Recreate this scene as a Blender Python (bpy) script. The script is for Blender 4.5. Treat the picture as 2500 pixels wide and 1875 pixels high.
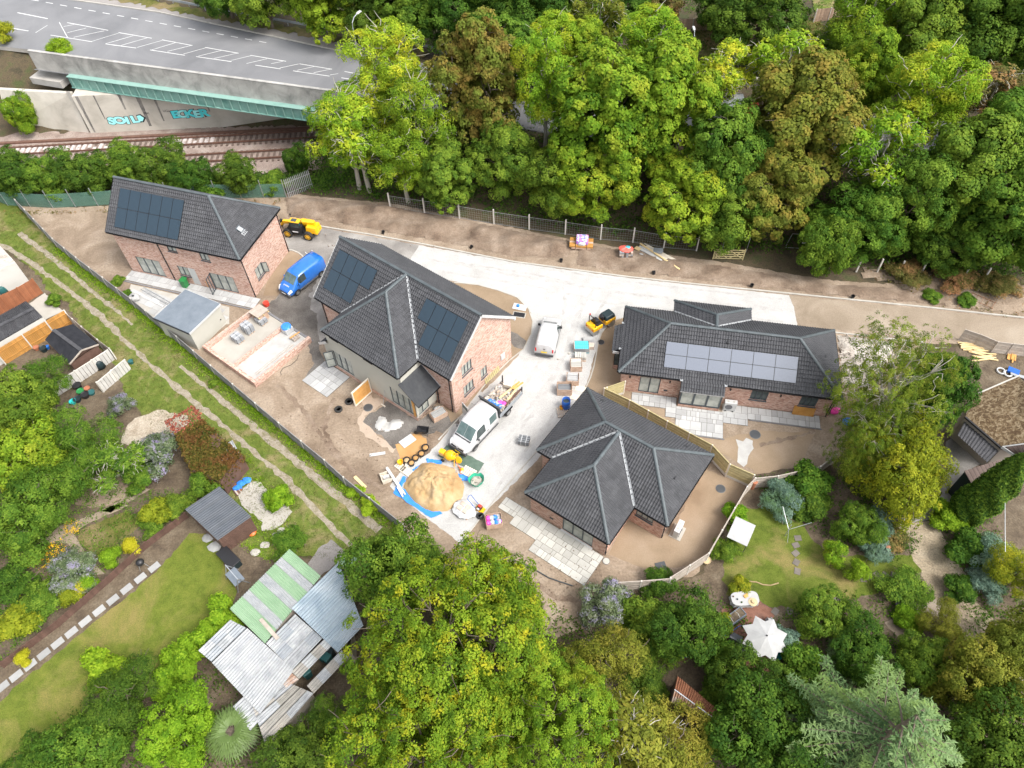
import bpy,bmesh,math,random
import numpy as np
from mathutils import Vector,Matrix
for _o in list(bpy.data.objects):
 bpy.data.objects.remove(_o)
scene=bpy.context.scene
COL=scene.collection
R=math.radians
# ---------------------------------------------------------------- camera (drone, 50 m up, looking 51.8 deg down)
FPX,CX,CY,CAMH,PITCH,ROLL=1800.0,1250.0,937.5,50.0,R(51.8),R(1.66)
_fwd=Vector((0,math.cos(PITCH),-math.sin(PITCH)))
_right=Vector((1,0,0))
_down=_fwd.cross(_right)
_r2=_right*math.cos(ROLL)+_down*math.sin(ROLL)
_d2=-_right*math.sin(ROLL)+_down*math.cos(ROLL)
cam_data=bpy.data.cameras.new('camera')
cam_data.sensor_width=36.0
cam_data.lens=36.0*FPX/2500.0
cam_data.clip_start=0.5
cam_data.clip_end=3000.0
cam=bpy.data.objects.new('camera',cam_data)
COL.objects.link(cam)
_m=Matrix((_r2,-_d2,-_fwd)).transposed().to_4x4()
_m.translation=Vector((0,0,CAMH))
cam.matrix_world=_m
scene.camera=cam
# ---------------------------------------------------------------- overcast daylight
SUN_EL,SUN_AZ=R(54),R(122)          # azimuth clockwise from +Y
world=bpy.data.worlds.new('World')
scene.world=world
world.use_nodes=True
_nt=world.node_tree
_nt.nodes.clear()
_sky=_nt.nodes.new('ShaderNodeTexSky')
_sky.sky_type='NISHITA'
_sky.sun_disc=False
_sky.sun_elevation=SUN_EL
_sky.sun_rotation=SUN_AZ
_sky.air_density=1.0
_sky.dust_density=4.0
_sky.ozone_density=1.0
_hs=_nt.nodes.new('ShaderNodeHueSaturation')
_hs.inputs['Saturation'].default_value=0.22      # cloud cover
_bg=_nt.nodes.new('ShaderNodeBackground')
_bg.inputs['Strength'].default_value=0.15
_wo=_nt.nodes.new('ShaderNodeOutputWorld')
_nt.links.new(_sky.outputs[0],_hs.inputs['Color'])
_nt.links.new(_hs.outputs[0],_bg.inputs[0])
_nt.links.new(_bg.outputs[0],_wo.inputs[0])
sun_data=bpy.data.lights.new('sun','SUN')
sun_data.energy=1.05
sun_data.angle=R(22)
sun_data.color=(1.0,0.95,0.87)
sun=bpy.data.objects.new('sun',sun_data)
COL.objects.link(sun)
_sd=Vector((math.sin(SUN_AZ)*math.cos(SUN_EL),math.cos(SUN_AZ)*math.cos(SUN_EL),math.sin(SUN_EL)))
sun.rotation_euler=_sd.to_track_quat('Z','Y').to_euler()
scene.render.engine='CYCLES'
scene.view_settings.view_transform='Standard'
scene.view_settings.look='None'
scene.view_settings.exposure=1.4
scene.view_settings.gamma=1.0
scene.view_settings.use_curve_mapping=False
scene.cycles.max_bounces=6
scene.cycles.diffuse_bounces=3
scene.cycles.glossy_bounces=2
scene.cycles.transmission_bounces=4
scene.cycles.transparent_max_bounces=6
# ---------------------------------------------------------------- survey: plan positions read off the photograph's own pixels
ZM=dict(o=(0,0,1.13018),a=(0,0,.38584),b=(800,0,.38584),c=(1650,0,.38584),d=(0,600,.38584),
 e=(800,600,.38584),f=(1650,600,.38584),g=(0,1235,.38584),h=(800,1235,.38584),i=(1650,1235,.38584),
 A=(240,420,.21700),B=(740,560,.25316),C=(1260,920,.27125),D=(1460,700,.28933),
 k1=(660,510,.14467),k2=(1080,930,.12055),k3=(1280,740,.1809),k4=(900,1030,.16275),
 k5=(480,720,.13863),k6=(300,640,.13259),k7=(740,830,.17179),k8=(1370,550,.20796),
 m1=(0,600,.24113),m2=(440,1100,.20796),m3=(470,1320,.31341),m4=(2140,780,.31332),
 m5=(1600,1380,.19286),m6=(0,60,.336),m7=(560,420,.34646),m8=(2000,1240,.39904),s=(0,0,1.0))
def G(n,x,y,z=0.0):
 o=ZM[n]
 px,py=o[0]+x*o[2],o[1]+y*o[2]
 v=_r2*((px-CX)/FPX)+_d2*((py-CY)/FPX)+_fwd
 t=(z-CAMH)/v.z
 return Vector((v.x*t,v.y*t,z))
def GP(n,pts,z=0.0):
 return [G(n,x,y,z) for x,y in pts]
def ang(a,b):
 return math.atan2(b.y-a.y,b.x-a.x)
RNG=random.Random(7)
# ---------------------------------------------------------------- mesh collector
class MB:
 def __init__(s):
  s.v,s.f,s.m=[],[],[]
 def face(s,pts,mi=0):
  b=len(s.v)
  s.v.extend([tuple(p) for p in pts])
  s.f.append(tuple(range(b,b+len(pts))))
  s.m.append(mi)
  return s
 def box(s,c,d,rz=0.0,mi=0,M=None,taper=1.0):
  hx,hy,hz=d[0]/2,d[1]/2,d[2]/2
  P=[]
  for z in (-hz,hz):
   k=taper if z>0 else 1.0
   for x,y in ((-hx,-hy),(hx,-hy),(hx,hy),(-hx,hy)):
    P.append(Vector((x*k,y*k,z)))
  if M is not None:
   P=[M @ p for p in P]
  elif rz:
   r=Matrix.Rotation(rz,3,'Z')
   P=[r @ p for p in P]
  c=Vector(c)
  b=len(s.v)
  s.v.extend([tuple(p+c) for p in P])
  for q in ((0,3,2,1),(4,5,6,7),(0,1,5,4),(1,2,6,5),(2,3,7,6),(3,0,4,7)):
   s.f.append(tuple(b+i for i in q))
   s.m.append(mi)
  return s
 def bar(s,a,b,w,h,mi=0,up=(0,0,1)):
  a,b=Vector(a),Vector(b)
  d=b-a
  L=d.length
  x=d.normalized()
  u=Vector(up)
  if abs(x.dot(u))>.99:
   u=Vector((1,0,0))
  y=u.cross(x).normalized()
  z=x.cross(y)
  M=Matrix((x,y,z)).transposed()
  return s.box((a+b)/2,(L,w,h),mi=mi,M=M)
 def prism(s,poly,z0,z1,mi=0,bottom=False):
  n=len(poly)
  b=len(s.v)
  s.v.extend([(p[0],p[1],z0) for p in poly]+[(p[0],p[1],z1) for p in poly])
  s.f.append(tuple(range(b+n,b+2*n)))
  s.m.append(mi)
  if bottom:
   s.f.append(tuple(range(b+n-1,b-1,-1)))
   s.m.append(mi)
  for i in range(n):
   j=(i+1)%n
   s.f.append((b+i,b+j,b+n+j,b+n+i))
   s.m.append(mi)
  return s
 def tube(s,pts,r,n=8,mi=0,cap=True):
  pts=[Vector(p) for p in pts]
  rs=r if isinstance(r,(list,tuple)) else [r]*len(pts)
  rings=[]
  up=Vector((0,0,1))
  for i,p in enumerate(pts):
   d=(pts[min(i+1,len(pts)-1)]-pts[max(i-1,0)]).normalized()
   ref=up if abs(d.z)<.95 else Vector((1,0,0))
   x=d.cross(ref).normalized()
   y=d.cross(x)
   b=len(s.v)
   for k in range(n):
    t=2*math.pi*k/n
    s.v.append(tuple(p+(x*math.cos(t)+y*math.sin(t))*rs[i]))
   rings.append(b)
  for i in range(len(pts)-1):
   a,b=rings[i],rings[i+1]
   for k in range(n):
    l=(k+1)%n
    s.f.append((a+k,b+k,b+l,a+l))
    s.m.append(mi)
  if cap:
   s.f.append(tuple(rings[0]+k for k in range(n)))
   s.m.append(mi)
   s.f.append(tuple(rings[-1]+k for k in reversed(range(n))))
   s.m.append(mi)
  return s
 def lathe(s,prof,c=(0,0,0),n=16,mi=0,M=None):
  c=Vector(c)
  rings=[]
  for r,h in prof:
   b=len(s.v)
   for k in range(n):
    t=2*math.pi*k/n
    p=Vector((r*math.cos(t),r*math.sin(t),h))
    if M is not None:
     p=M @ p
    s.v.append(tuple(p+c))
   rings.append(b)
  for i in range(len(rings)-1):
   a,b=rings[i],rings[i+1]
   for k in range(n):
    l=(k+1)%n
    s.f.append((a+k,a+l,b+l,b+k))
    s.m.append(mi)
  s.f.append(tuple(rings[0]+k for k in reversed(range(n))))
  s.m.append(mi)
  s.f.append(tuple(rings[-1]+k for k in range(n)))
  s.m.append(mi)
  return s
 def grid(s,nx,ny,fn,mi=0):
  b=len(s.v)
  for j in range(ny+1):
   for i in range(nx+1):
    s.v.append(tuple(fn(i/nx,j/ny)))
  for j in range(ny):
   for i in range(nx):
    a=b+j*(nx+1)+i
    s.f.append((a,a+1,a+nx+2,a+nx+1))
    s.m.append(mi)
  return s
 def mesh(s,name,mats,smooth=False,uv=False):
  me=bpy.data.meshes.new(name)
  me.from_pydata(s.v,[],s.f)
  for m in (mats if isinstance(mats,(list,tuple)) else [mats]):
   me.materials.append(MAT[m] if isinstance(m,str) else m)
  if len(set(s.m))>1:
   me.polygons.foreach_set('material_index',s.m)
  if smooth:
   me.polygons.foreach_set('use_smooth',[True]*len(s.f))
  if uv:
   ul=me.uv_layers.new(name='UVMap')
   for p in me.polygons:
    n=p.normal
    if abs(n.z)>.8:
     for li in p.loop_indices:
      c=me.vertices[me.loops[li].vertex_index].co
      ul.data[li].uv=(c.x,c.y)
    else:
     l=math.hypot(n.x,n.y) or 1
     tx,ty=-n.y/l,n.x/l
     for li in p.loop_indices:
      c=me.vertices[me.loops[li].vertex_index].co
      ul.data[li].uv=(c.x*tx+c.y*ty,c.z)
  me.update()
  return me
 def build(s,name,mats,parent=None,smooth=False,uv=False,bevel=0.0):
  o=bpy.data.objects.new(name,s.mesh(name,mats,smooth,uv))
  COL.objects.link(o)
  if parent is not None:
   o.parent=parent
  if bevel:
   md=o.modifiers.new('edge','BEVEL')
   md.width=bevel
   md.segments=2
   md.limit_method='ANGLE'
  return o
def put(me,name,parent=None,loc=(0,0,0),rz=0.0,M=None):
 o=bpy.data.objects.new(name,me)
 COL.objects.link(o)
 if parent is not None:
  o.parent=parent
 if M is not None:
  o.matrix_local=M
 else:
  o.location=loc
  o.rotation_euler=(0,0,rz)
 return o
def thing(name,label,cat,loc=(0,0,0),rz=0.0,group=None):
 o=bpy.data.objects.new(name,None)
 o.empty_display_size=.3
 COL.objects.link(o)
 o.location=loc
 o.rotation_euler=(0,0,rz)
 o['label']=label
 o['category']=cat
 if group:
  o['group']=group
 return o
def tag(o,label,cat,group=None,kind=None):
 o['label']=label
 o['category']=cat
 if group:
  o['group']=group
 if kind:
  o['kind']=kind
 return o
def struct(o,kind='structure'):
 o['kind']=kind
 return o
def copy_tree(o,parent=None):
 c=o.copy()
 COL.objects.link(c)
 if parent is not None:
  c.parent=parent
 for ch in o.children:
  copy_tree(ch,c)
 return c
def inside(p,poly):
 x,y=p[0],p[1]
 c=False
 j=len(poly)-1
 for i in range(len(poly)):
  a,b=poly[i],poly[j]
  if (a[1]>y) != (b[1]>y) and x<(b[0]-a[0])*(y-a[1])/(b[1]-a[1])+a[0]:
   c=not c
  j=i
 return c
def rough_edge(pts,step=.35,amp=.08,seed=1,closed=True):
 r=random.Random(seed)
 out=[]
 n=len(pts)
 for i in range(n if closed else n-1):
  a,b=Vector(pts[i]),Vector(pts[(i+1)%n])
  k=max(1,int((b-a).length/step))
  nrm=Vector((-(b-a).y,(b-a).x,0)).normalized() if (b-a).length>1e-6 else Vector((0,0,0))
  for j in range(k):
   out.append(a.lerp(b,j/k)+nrm*r.gauss(0,amp)*(1 if (j or amp>.04) else .3))
 if not closed:
  out.append(Vector(pts[-1]))
 return out
def sheet(name,pts,z,mat,parent=None,amp=.06,step=.35,seed=1):
 out=rough_edge([Vector((p[0],p[1],0)) for p in pts],step,amp,seed) if amp else [Vector((p[0],p[1],0)) for p in pts]
 bm=bmesh.new()
 vs=[bm.verts.new((p.x,p.y,z)) for p in out]
 es=[bm.edges.new((vs[i],vs[(i+1)%len(vs)])) for i in range(len(vs))]
 bmesh.ops.triangle_fill(bm,use_beauty=True,use_dissolve=False,edges=es)
 for f in bm.faces:
  f.normal_update()
  if f.normal.z<0:
   f.normal_flip()
 me=bpy.data.meshes.new(name)
 bm.to_mesh(me)
 bm.free()
 me.materials.append(MAT[mat])
 o=bpy.data.objects.new(name,me)
 COL.objects.link(o)
 if parent is not None:
  o.parent=parent
 return o
def strip(name,line,width,z,mat,parent=None,amp=.05,step=.4,seed=1,h=None):
 line=[Vector((p[0],p[1],0)) for p in line]
 pts=[]
 for i in range(len(line)-1):
  k=max(1,int((line[i+1]-line[i]).length/step))
  for j in range(k):
   pts.append(line[i].lerp(line[i+1],j/k))
 pts.append(line[-1])
 r=random.Random(seed)
 L,Rr=[],[]
 for i,p in enumerate(pts):
  d=(pts[min(i+1,len(pts)-1)]-pts[max(0,i-1)]).normalized()
  nn=Vector((-d.y,d.x,0))
  w=width(i/(len(pts)-1)) if callable(width) else width
  L.append(p+nn*(w/2+r.gauss(0,amp)))
  Rr.append(p-nn*(w/2+r.gauss(0,amp)))
 mb=MB()
 for i in range(len(pts)-1):
  if h is None:
   mb.face([(q.x,q.y,z) for q in (Rr[i],Rr[i+1],L[i+1],L[i])])
  else:
   a,b,c,d=Rr[i],Rr[i+1],L[i+1],L[i]
   mb.face([(q.x,q.y,z+h) for q in (a,b,c,d)])
   mb.face([(a.x,a.y,z),(b.x,b.y,z),(b.x,b.y,z+h),(a.x,a.y,z+h)])
   mb.face([(c.x,c.y,z),(d.x,d.y,z),(d.x,d.y,z+h),(c.x,c.y,z+h)])
 return mb.build(name,mat,parent)
# ---------------------------------------------------------------- materials
MAT={}
def _new(name):
 m=bpy.data.materials.new(name)
 m.use_nodes=True
 nt=m.node_tree
 return m,nt,nt.nodes['Principled BSDF']
def _coord(nt,coord):
 if coord=='World':
  n=nt.nodes.new('ShaderNodeNewGeometry')
  return n.outputs['Position']
 n=nt.nodes.new('ShaderNodeTexCoord')
 return n.outputs[coord]
def _noise(nt,co,scale,detail=5.0,rough=.6,dist=0.0):
 n=nt.nodes.new('ShaderNodeTexNoise')
 n.inputs['Scale'].default_value=scale
 n.inputs['Detail'].default_value=detail
 n.inputs['Roughness'].default_value=rough
 n.inputs['Distortion'].default_value=dist
 nt.links.new(co,n.inputs['Vector'])
 return n
def _ramp(nt,fac,stops):
 r=nt.nodes.new('ShaderNodeValToRGB')
 e=r.color_ramp.elements
 e[0].position,e[0].color=stops[0][0],(*stops[0][1],1)
 e[1].position,e[1].color=stops[-1][0],(*stops[-1][1],1)
 for p,c in stops[1:-1]:
  x=e.new(p)
  x.color=(*c,1)
 nt.links.new(fac,r.inputs[0])
 return r
def _mix(nt,fac,a,b,mode='MIX'):
 m=nt.nodes.new('ShaderNodeMix')
 m.data_type='RGBA'
 m.blend_type=mode
 if isinstance(fac,(int,float)):
  m.inputs[0].default_value=fac
 else:
  nt.links.new(fac,m.inputs[0])
 for v,k in ((a,6),(b,7)):
  if isinstance(v,tuple):
   m.inputs[k].default_value=(*v,1)
  else:
   nt.links.new(v,m.inputs[k])
 return m.outputs[2]
def mat(name,*cols,scale=4.0,rough=.8,bump=0.0,bscale=None,metal=0.0,spec=.5,coord='Object',detail=6.0,
  fine=None,fscale=60.0,dist=0.0,coat=0.0,lo=.32,hi=.68,rnd=0.0,isl=0.0):
 m,nt,b=_new(name)
 b.inputs['Roughness'].default_value=rough
 b.inputs['Metallic'].default_value=metal
 b.inputs['Specular IOR Level'].default_value=spec
 b.inputs['Coat Weight'].default_value=coat
 co=_coord(nt,coord)
 if len(cols)==1:
  cols=(cols[0],tuple(c*.86 for c in cols[0]))
 n=_noise(nt,co,scale,detail,.6,dist)
 k=len(cols)
 col=_ramp(nt,n.outputs[0],[(lo+(hi-lo)*i/(k-1),c) for i,c in enumerate(cols)]).outputs[0]
 if fine is not None:
  n2=_noise(nt,co,fscale,3.0,.7)
  f=_ramp(nt,n2.outputs[0],[(.35,(1-fine,)*3),(.65,(1+fine,)*3)])
  col=_mix(nt,1.0,col,f.outputs[0],'MULTIPLY')
 if rnd or isl:
  if rnd:
   oi=nt.nodes.new('ShaderNodeObjectInfo')
   src=oi.outputs['Random']
   amt=rnd
  else:
   gi=nt.nodes.new('ShaderNodeNewGeometry')
   src=gi.outputs['Random Per Island']
   amt=isl
  f=_ramp(nt,src,[(0,(1-amt,)*3),(1,(1+amt,)*3)])
  col=_mix(nt,1.0,col,f.outputs[0],'MULTIPLY')
 nt.links.new(col,b.inputs['Base Color'])
 if bump:
  bn=_noise(nt,co,bscale or scale*4,6.0,.65)
  bp=nt.nodes.new('ShaderNodeBump')
  bp.inputs['Strength'].default_value=min(1.0,bump)
  bp.inputs['Distance'].default_value=.08*bump
  nt.links.new(bn.outputs[0],bp.inputs['Height'])
  nt.links.new(bp.outputs[0],b.inputs['Normal'])
 MAT[name]=m
 return m
def mat_brick(name,cols,mortar,bw=.225,bh=.075,scale=1.0):
 m,nt,b=_new(name)
 b.inputs['Roughness'].default_value=.85
 uvn=nt.nodes.new('ShaderNodeTexCoord')
 br=nt.nodes.new('ShaderNodeTexBrick')
 br.offset=.5
 br.inputs['Scale'].default_value=1.0
 br.inputs['Brick Width'].default_value=bw
 br.inputs['Row Height'].default_value=bh
 br.inputs['Mortar Size'].default_value=.007
 br.inputs['Mortar Smooth'].default_value=.3
 br.inputs['Color1'].default_value=(0,0,0,1)
 br.inputs['Color2'].default_value=(1,1,1,1)
 br.inputs['Mortar'].default_value=(.5,.5,.5,1)
 nt.links.new(uvn.outputs['UV'],br.inputs['Vector'])
 mp=nt.nodes.new('ShaderNodeMapping')
 mp.inputs['Scale'].default_value=(3.2,10.5,10)
 nt.links.new(uvn.outputs['UV'],mp.inputs['Vector'])
 n=_noise(nt,mp.outputs[0],1.0,2.0,.6)
 mixf=nt.nodes.new('ShaderNodeMix')
 mixf.inputs[0].default_value=.45
 nt.links.new(n.outputs[0],mixf.inputs[2])
 nt.links.new(br.outputs['Color'],mixf.inputs[3])
 k=len(cols)
 rp=_ramp(nt,mixf.outputs[0],[(.22+.5*i/(k-1),c) for i,c in enumerate(cols)])
 col=_mix(nt,br.outputs['Fac'],rp.outputs[0],mortar)
 n3=_noise(nt,uvn.outputs['UV'],.35,3.0)
 f=_ramp(nt,n3.outputs[0],[(.3,(.9,)*3),(.7,(1.08,)*3)])
 col=_mix(nt,1.0,col,f.outputs[0],'MULTIPLY')
 nt.links.new(col,b.inputs['Base Color'])
 bp=nt.nodes.new('ShaderNodeBump')
 bp.inputs['Strength'].default_value=.5
 bp.inputs['Distance'].default_value=.01
 bp.invert=True
 nt.links.new(br.outputs['Fac'],bp.inputs['Height'])
 nt.links.new(bp.outputs[0],b.inputs['Normal'])
 MAT[name]=m
def mat_leaf(name,c_dark,c_mid,c_light,tip=None,tip_amt=0.0,trans=.4,pscale=.35,gain=1.8):
 c_dark,c_mid,c_light=[tuple(x*gain for x in c) for c in (c_dark,c_mid,c_light)]
 tip=tuple(x*gain for x in tip) if tip else None
 m,nt,b=_new(name)
 b.inputs['Roughness'].default_value=.7
 b.inputs['Specular IOR Level'].default_value=.1
 at=nt.nodes.new('ShaderNodeAttribute')
 at.attribute_name='tone'
 col=_ramp(nt,at.outputs['Fac'],[(.08,c_dark),(.5,c_mid),(.95,c_light)]).outputs[0]
 co=_coord(nt,'World')
 if tip is not None:
  n=_noise(nt,co,pscale,4.0,.6)
  ad=nt.nodes.new('ShaderNodeMath')
  ad.operation='ADD'
  at2=nt.nodes.new('ShaderNodeMath')
  at2.operation='MULTIPLY'
  at2.inputs[1].default_value=.22
  nt.links.new(at.outputs['Fac'],at2.inputs[0])
  nt.links.new(n.outputs[0],ad.inputs[0])
  nt.links.new(at2.outputs[0],ad.inputs[1])
  e0=.86-.46*tip_amt
  f=_ramp(nt,ad.outputs[0],[(e0-.1,(0,0,0)),(e0+.1,(1,1,1))])
  col=_mix(nt,f.outputs[0],col,tip)
 oi=nt.nodes.new('ShaderNodeObjectInfo')
 hs=nt.nodes.new('ShaderNodeHueSaturation')
 mr=nt.nodes.new('ShaderNodeMapRange')
 mr.inputs['To Min'].default_value=.485
 mr.inputs['To Max'].default_value=.515
 nt.links.new(oi.outputs['Random'],mr.inputs['Value'])
 nt.links.new(mr.outputs[0],hs.inputs['Hue'])
 mv=nt.nodes.new('ShaderNodeMapRange')
 mv.inputs['To Min'].default_value=1.15
 mv.inputs['To Max'].default_value=.9
 nt.links.new(oi.outputs['Random'],mv.inputs['Value'])
 nt.links.new(mv.outputs[0],hs.inputs['Value'])
 nt.links.new(col,hs.inputs['Color'])
 nt.links.new(hs.outputs[0],b.inputs['Base Color'])
 tr=nt.nodes.new('ShaderNodeBsdfTranslucent')
 nt.links.new(hs.outputs[0],tr.inputs['Color'])
 mx=nt.nodes.new('ShaderNodeMixShader')
 mx.inputs[0].default_value=trans
 nt.links.new(b.outputs[0],mx.inputs[1])
 nt.links.new(tr.outputs[0],mx.inputs[2])
 out=[n for n in nt.nodes if n.type=='OUTPUT_MATERIAL'][0]
 nt.links.new(mx.outputs[0],out.inputs[0])
 MAT[name]=m
def mat_grass(name,cols,dry,amt=.5,scale=.25):
 m,nt,b=_new(name)
 b.inputs['Roughness'].default_value=.9
 b.inputs['Specular IOR Level'].default_value=.15
 co=_coord(nt,'World')
 n1=_noise(nt,co,1.3,6.0,.65)
 col=_ramp(nt,n1.outputs[0],[(.3,cols[0]),(.5,cols[1]),(.7,cols[2])]).outputs[0]
 n2=_noise(nt,co,scale,7.0,.62,.6)
 f=_ramp(nt,n2.outputs[0],[(.62-.25*amt,(0,0,0)),(.78-.25*amt,(1,1,1))])
 col=_mix(nt,f.outputs[0],col,dry)
 n3=_noise(nt,co,14.0,4.0,.75)
 f3=_ramp(nt,n3.outputs[0],[(.3,(.62,)*3),(.7,(1.35,)*3)])
 col=_mix(nt,1.0,col,f3.outputs[0],'MULTIPLY')
 nt.links.new(col,b.inputs['Base Color'])
 bn=_noise(nt,co,9.0,5.0,.7)
 bp=nt.nodes.new('ShaderNodeBump')
 bp.inputs['Strength'].default_value=.8
 bp.inputs['Distance'].default_value=.08
 nt.links.new(bn.outputs[0],bp.inputs['Height'])
 nt.links.new(bp.outputs[0],b.inputs['Normal'])
 MAT[name]=m
def plain(name,c,rough=.5,metal=0.0,coat=0.0,spec=.5):
 m,nt,b=_new(name)
 b.inputs['Roughness'].default_value=rough
 b.inputs['Metallic'].default_value=metal
 b.inputs['Coat Weight'].default_value=coat
 b.inputs['Specular IOR Level'].default_value=spec
 co=_coord(nt,'Object')
 n=_noise(nt,co,2.3,4.0)
 f=_ramp(nt,n.outputs[0],[(.3,tuple(x*.9 for x in c)),(.7,tuple(min(1,x*1.05) for x in c))])
 nt.links.new(f.outputs[0],b.inputs['Base Color'])
 MAT[name]=m
 return m
# ---------------------------------------------------------------- palette
mat('litter',(.035,.032,.016),(.075,.055,.03),(.05,.06,.018),scale=.6,rough=.95,bump=.8,bscale=3,coord='World',fine=.3,fscale=9)
mat('soil',(.165,.12,.083),(.238,.181,.13),(.315,.253,.192),scale=.3,rough=.95,bump=1,bscale=2.2,coord='World',fine=.17,fscale=6,dist=.8)
mat('soil_dark',(.115,.078,.053),(.185,.135,.097),(.255,.198,.15),scale=.5,rough=.95,bump=1,bscale=2.5,coord='World',fine=.2,fscale=7)
mat('soil_fine',(.19,.135,.085),(.245,.18,.118),(.285,.215,.15),scale=.3,rough=.95,bump=.4,bscale=5,coord='World',fine=.08,fscale=12)
mat('dry_soil',(.32,.25,.19),(.4,.32,.25),scale=.6,rough=.95,bump=.5,bscale=5,coord='World',fine=.1,fscale=10)
mat('limestone',(.345,.338,.324),(.395,.388,.376),(.43,.424,.413),scale=.55,rough=.95,bump=.6,bscale=9,coord='World',fine=.1,fscale=9,dist=.15)
mat('limestone_worn',(.315,.306,.29),(.37,.362,.35),(.4,.393,.382),scale=1.3,rough=.95,bump=.4,bscale=9,coord='World',fine=.09,fscale=10)
mat('rubble_stone',(.27,.235,.2),(.4,.36,.315),(.5,.46,.41),scale=.8,rough=.95,bump=1,bscale=4,coord='World',fine=.2,fscale=9)
mat('tarmac_dusty',(.15,.14,.13),(.22,.205,.19),(.3,.285,.265),scale=.3,rough=.95,bump=.5,bscale=7,coord='World',fine=.15,fscale=11,dist=1)
mat('hardcore',(.075,.066,.058),(.125,.112,.1),(.17,.155,.14),scale=.5,rough=.95,bump=.9,bscale=7,coord='World',fine=.22,fscale=10)
mat('subbase',(.19,.148,.105),(.25,.2,.148),(.31,.258,.2),scale=.16,rough=.95,bump=.4,bscale=6,coord='World',fine=.12,fscale=9,dist=1.2)
mat('asphalt',(.125,.127,.134),(.158,.16,.168),(.19,.191,.197),scale=.12,rough=.9,bump=.15,bscale=14,coord='World',fine=.1,fscale=15,dist=.8)
mat('pavement',(.2,.185,.175),(.26,.24,.225),scale=.3,rough=.95,bump=.2,bscale=8,coord='World',fine=.12,fscale=10)
mat('road_paint',(.42,.42,.42),(.6,.6,.59),scale=2,rough=.8,coord='World')
mat('kerb',(.33,.31,.275),(.42,.4,.36),scale=1.2,rough=.9,coord='World',fine=.1)
mat('concrete',(.3,.28,.25),(.37,.35,.32),(.42,.4,.37),scale=.7,rough=.9,bump=.15,fine=.08,coord='World')
mat('pale_concrete',(.32,.298,.26),(.39,.368,.328),scale=.5,rough=.9,bump=.1,fine=.07,coord='World')
mat('ballast',(.2,.15,.125),(.27,.21,.18),(.34,.285,.25),scale=.7,rough=.95,bump=1,bscale=9,coord='World',fine=.25,fscale=8)
mat('sleeper_wood',(.1,.07,.055),(.15,.11,.09),scale=2,rough=.9,bump=.3)
mat('sleeper_dust',(.4,.35,.33),(.52,.47,.45),(.2,.15,.13),scale=2.4,rough=.95,coord='World')
mat('rail_rust',(.1,.05,.035),(.16,.085,.06),scale=3,rough=.7)
mat('gravel_warm',(.28,.225,.165),(.38,.325,.255),(.44,.385,.31),scale=1.2,rough=.95,bump=1,bscale=10,coord='World',fine=.22,fscale=8)
mat('gravel_grey',(.17,.13,.085),(.3,.245,.17),(.43,.365,.27),scale=.5,rough=.95,bump=1,bscale=8,coord='World',fine=.25,fscale=8,dist=.4)
mat('track_dirt',(.15,.135,.07),(.2,.172,.115),(.25,.215,.165),(.275,.24,.195),scale=2.2,rough=.95,bump=.6,bscale=6,coord='World',fine=.2,fscale=9,lo=.3,hi=.66)
mat('garden_soil',(.06,.042,.028),(.105,.078,.05),(.14,.11,.075),scale=.9,rough=.95,bump=1,bscale=5,coord='World',fine=.25,fscale=7)
mat('brick_paving',(.15,.066,.042),(.2,.095,.065),(.11,.06,.045),scale=1.1,rough=.9,bump=.4,bscale=9,coord='World',fine=.15,fscale=9)
mat('sand',(.33,.205,.09),(.4,.275,.14),(.45,.335,.2),scale=.8,rough=.95,bump=.5,bscale=5,coord='World',fine=.06,fscale=12)
mat('sand_orange',(.36,.19,.065),(.42,.245,.1),scale=.8,rough=.95,bump=.4,bscale=5,coord='World',fine=.06)
mat('white_powder',(.34,.332,.315),(.42,.415,.4),scale=1.4,rough=.95,bump=.4,bscale=6,coord='World',fine=.06)
mat_grass('grass_lane',[(.066,.1,.016),(.104,.14,.025),(.15,.17,.038)],(.215,.18,.085),.5,.45)
mat_grass('grass_lawn',[(.075,.105,.014),(.11,.138,.02),(.15,.163,.029)],(.2,.17,.055),.55,.22)
mat_grass('grass_garden',[(.06,.085,.012),(.095,.125,.018),(.13,.155,.028)],(.2,.165,.06),.45,.25)
mat_grass('grass_rough',[(.06,.075,.015),(.1,.105,.025),(.15,.13,.045)],(.2,.155,.08),.6,.2)
mat_brick('brick',[(.24,.082,.056),(.39,.195,.14),(.52,.33,.26),(.6,.43,.355),(.45,.235,.17)],(.52,.46,.4))
mat_brick('brick_multi',[(.19,.07,.05),(.36,.165,.115),(.5,.29,.22),(.56,.39,.31),(.42,.2,.145)],(.5,.44,.38))
mat_brick('brick_old',[(.2,.08,.05),(.3,.13,.085),(.36,.19,.13)],(.35,.3,.26))
mat_brick('brick_grey',[(.13,.12,.1),(.18,.165,.145),(.22,.2,.17)],(.25,.23,.2))
mat('tile_grey',(.042,.043,.048),(.06,.061,.066),scale=.8,rough=.68,rnd=.16,fine=.1,fscale=18,coord='World',spec=.35)
mat('tile_grey_joined',(.042,.043,.048),(.06,.061,.066),scale=.8,rough=.68,isl=.12,fine=.1,fscale=18,coord='World',spec=.35)
mat('slate',(.032,.034,.038),(.048,.05,.053),scale=1.5,rough=.8,isl=.2,fine=.12,spec=.25)
mat('ridge_tile',(.055,.067,.073),(.08,.095,.102),scale=1.5,rough=.55,rnd=.15)
mat('valley_grp',(.22,.23,.24),(.3,.31,.32),scale=2,rough=.6)
plain('solar_cell',(.02,.038,.056),.16,0.0,spec=.55)
mat('solar_cell_painted_sky',(.125,.14,.175),(.15,.165,.2),scale=30,rough=.2)  # paler cell copy: sky reflection put into the base colour
plain('anthracite',(.055,.068,.078),.45)
plain('black_plastic',(.014,.014,.016),.45)
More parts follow.
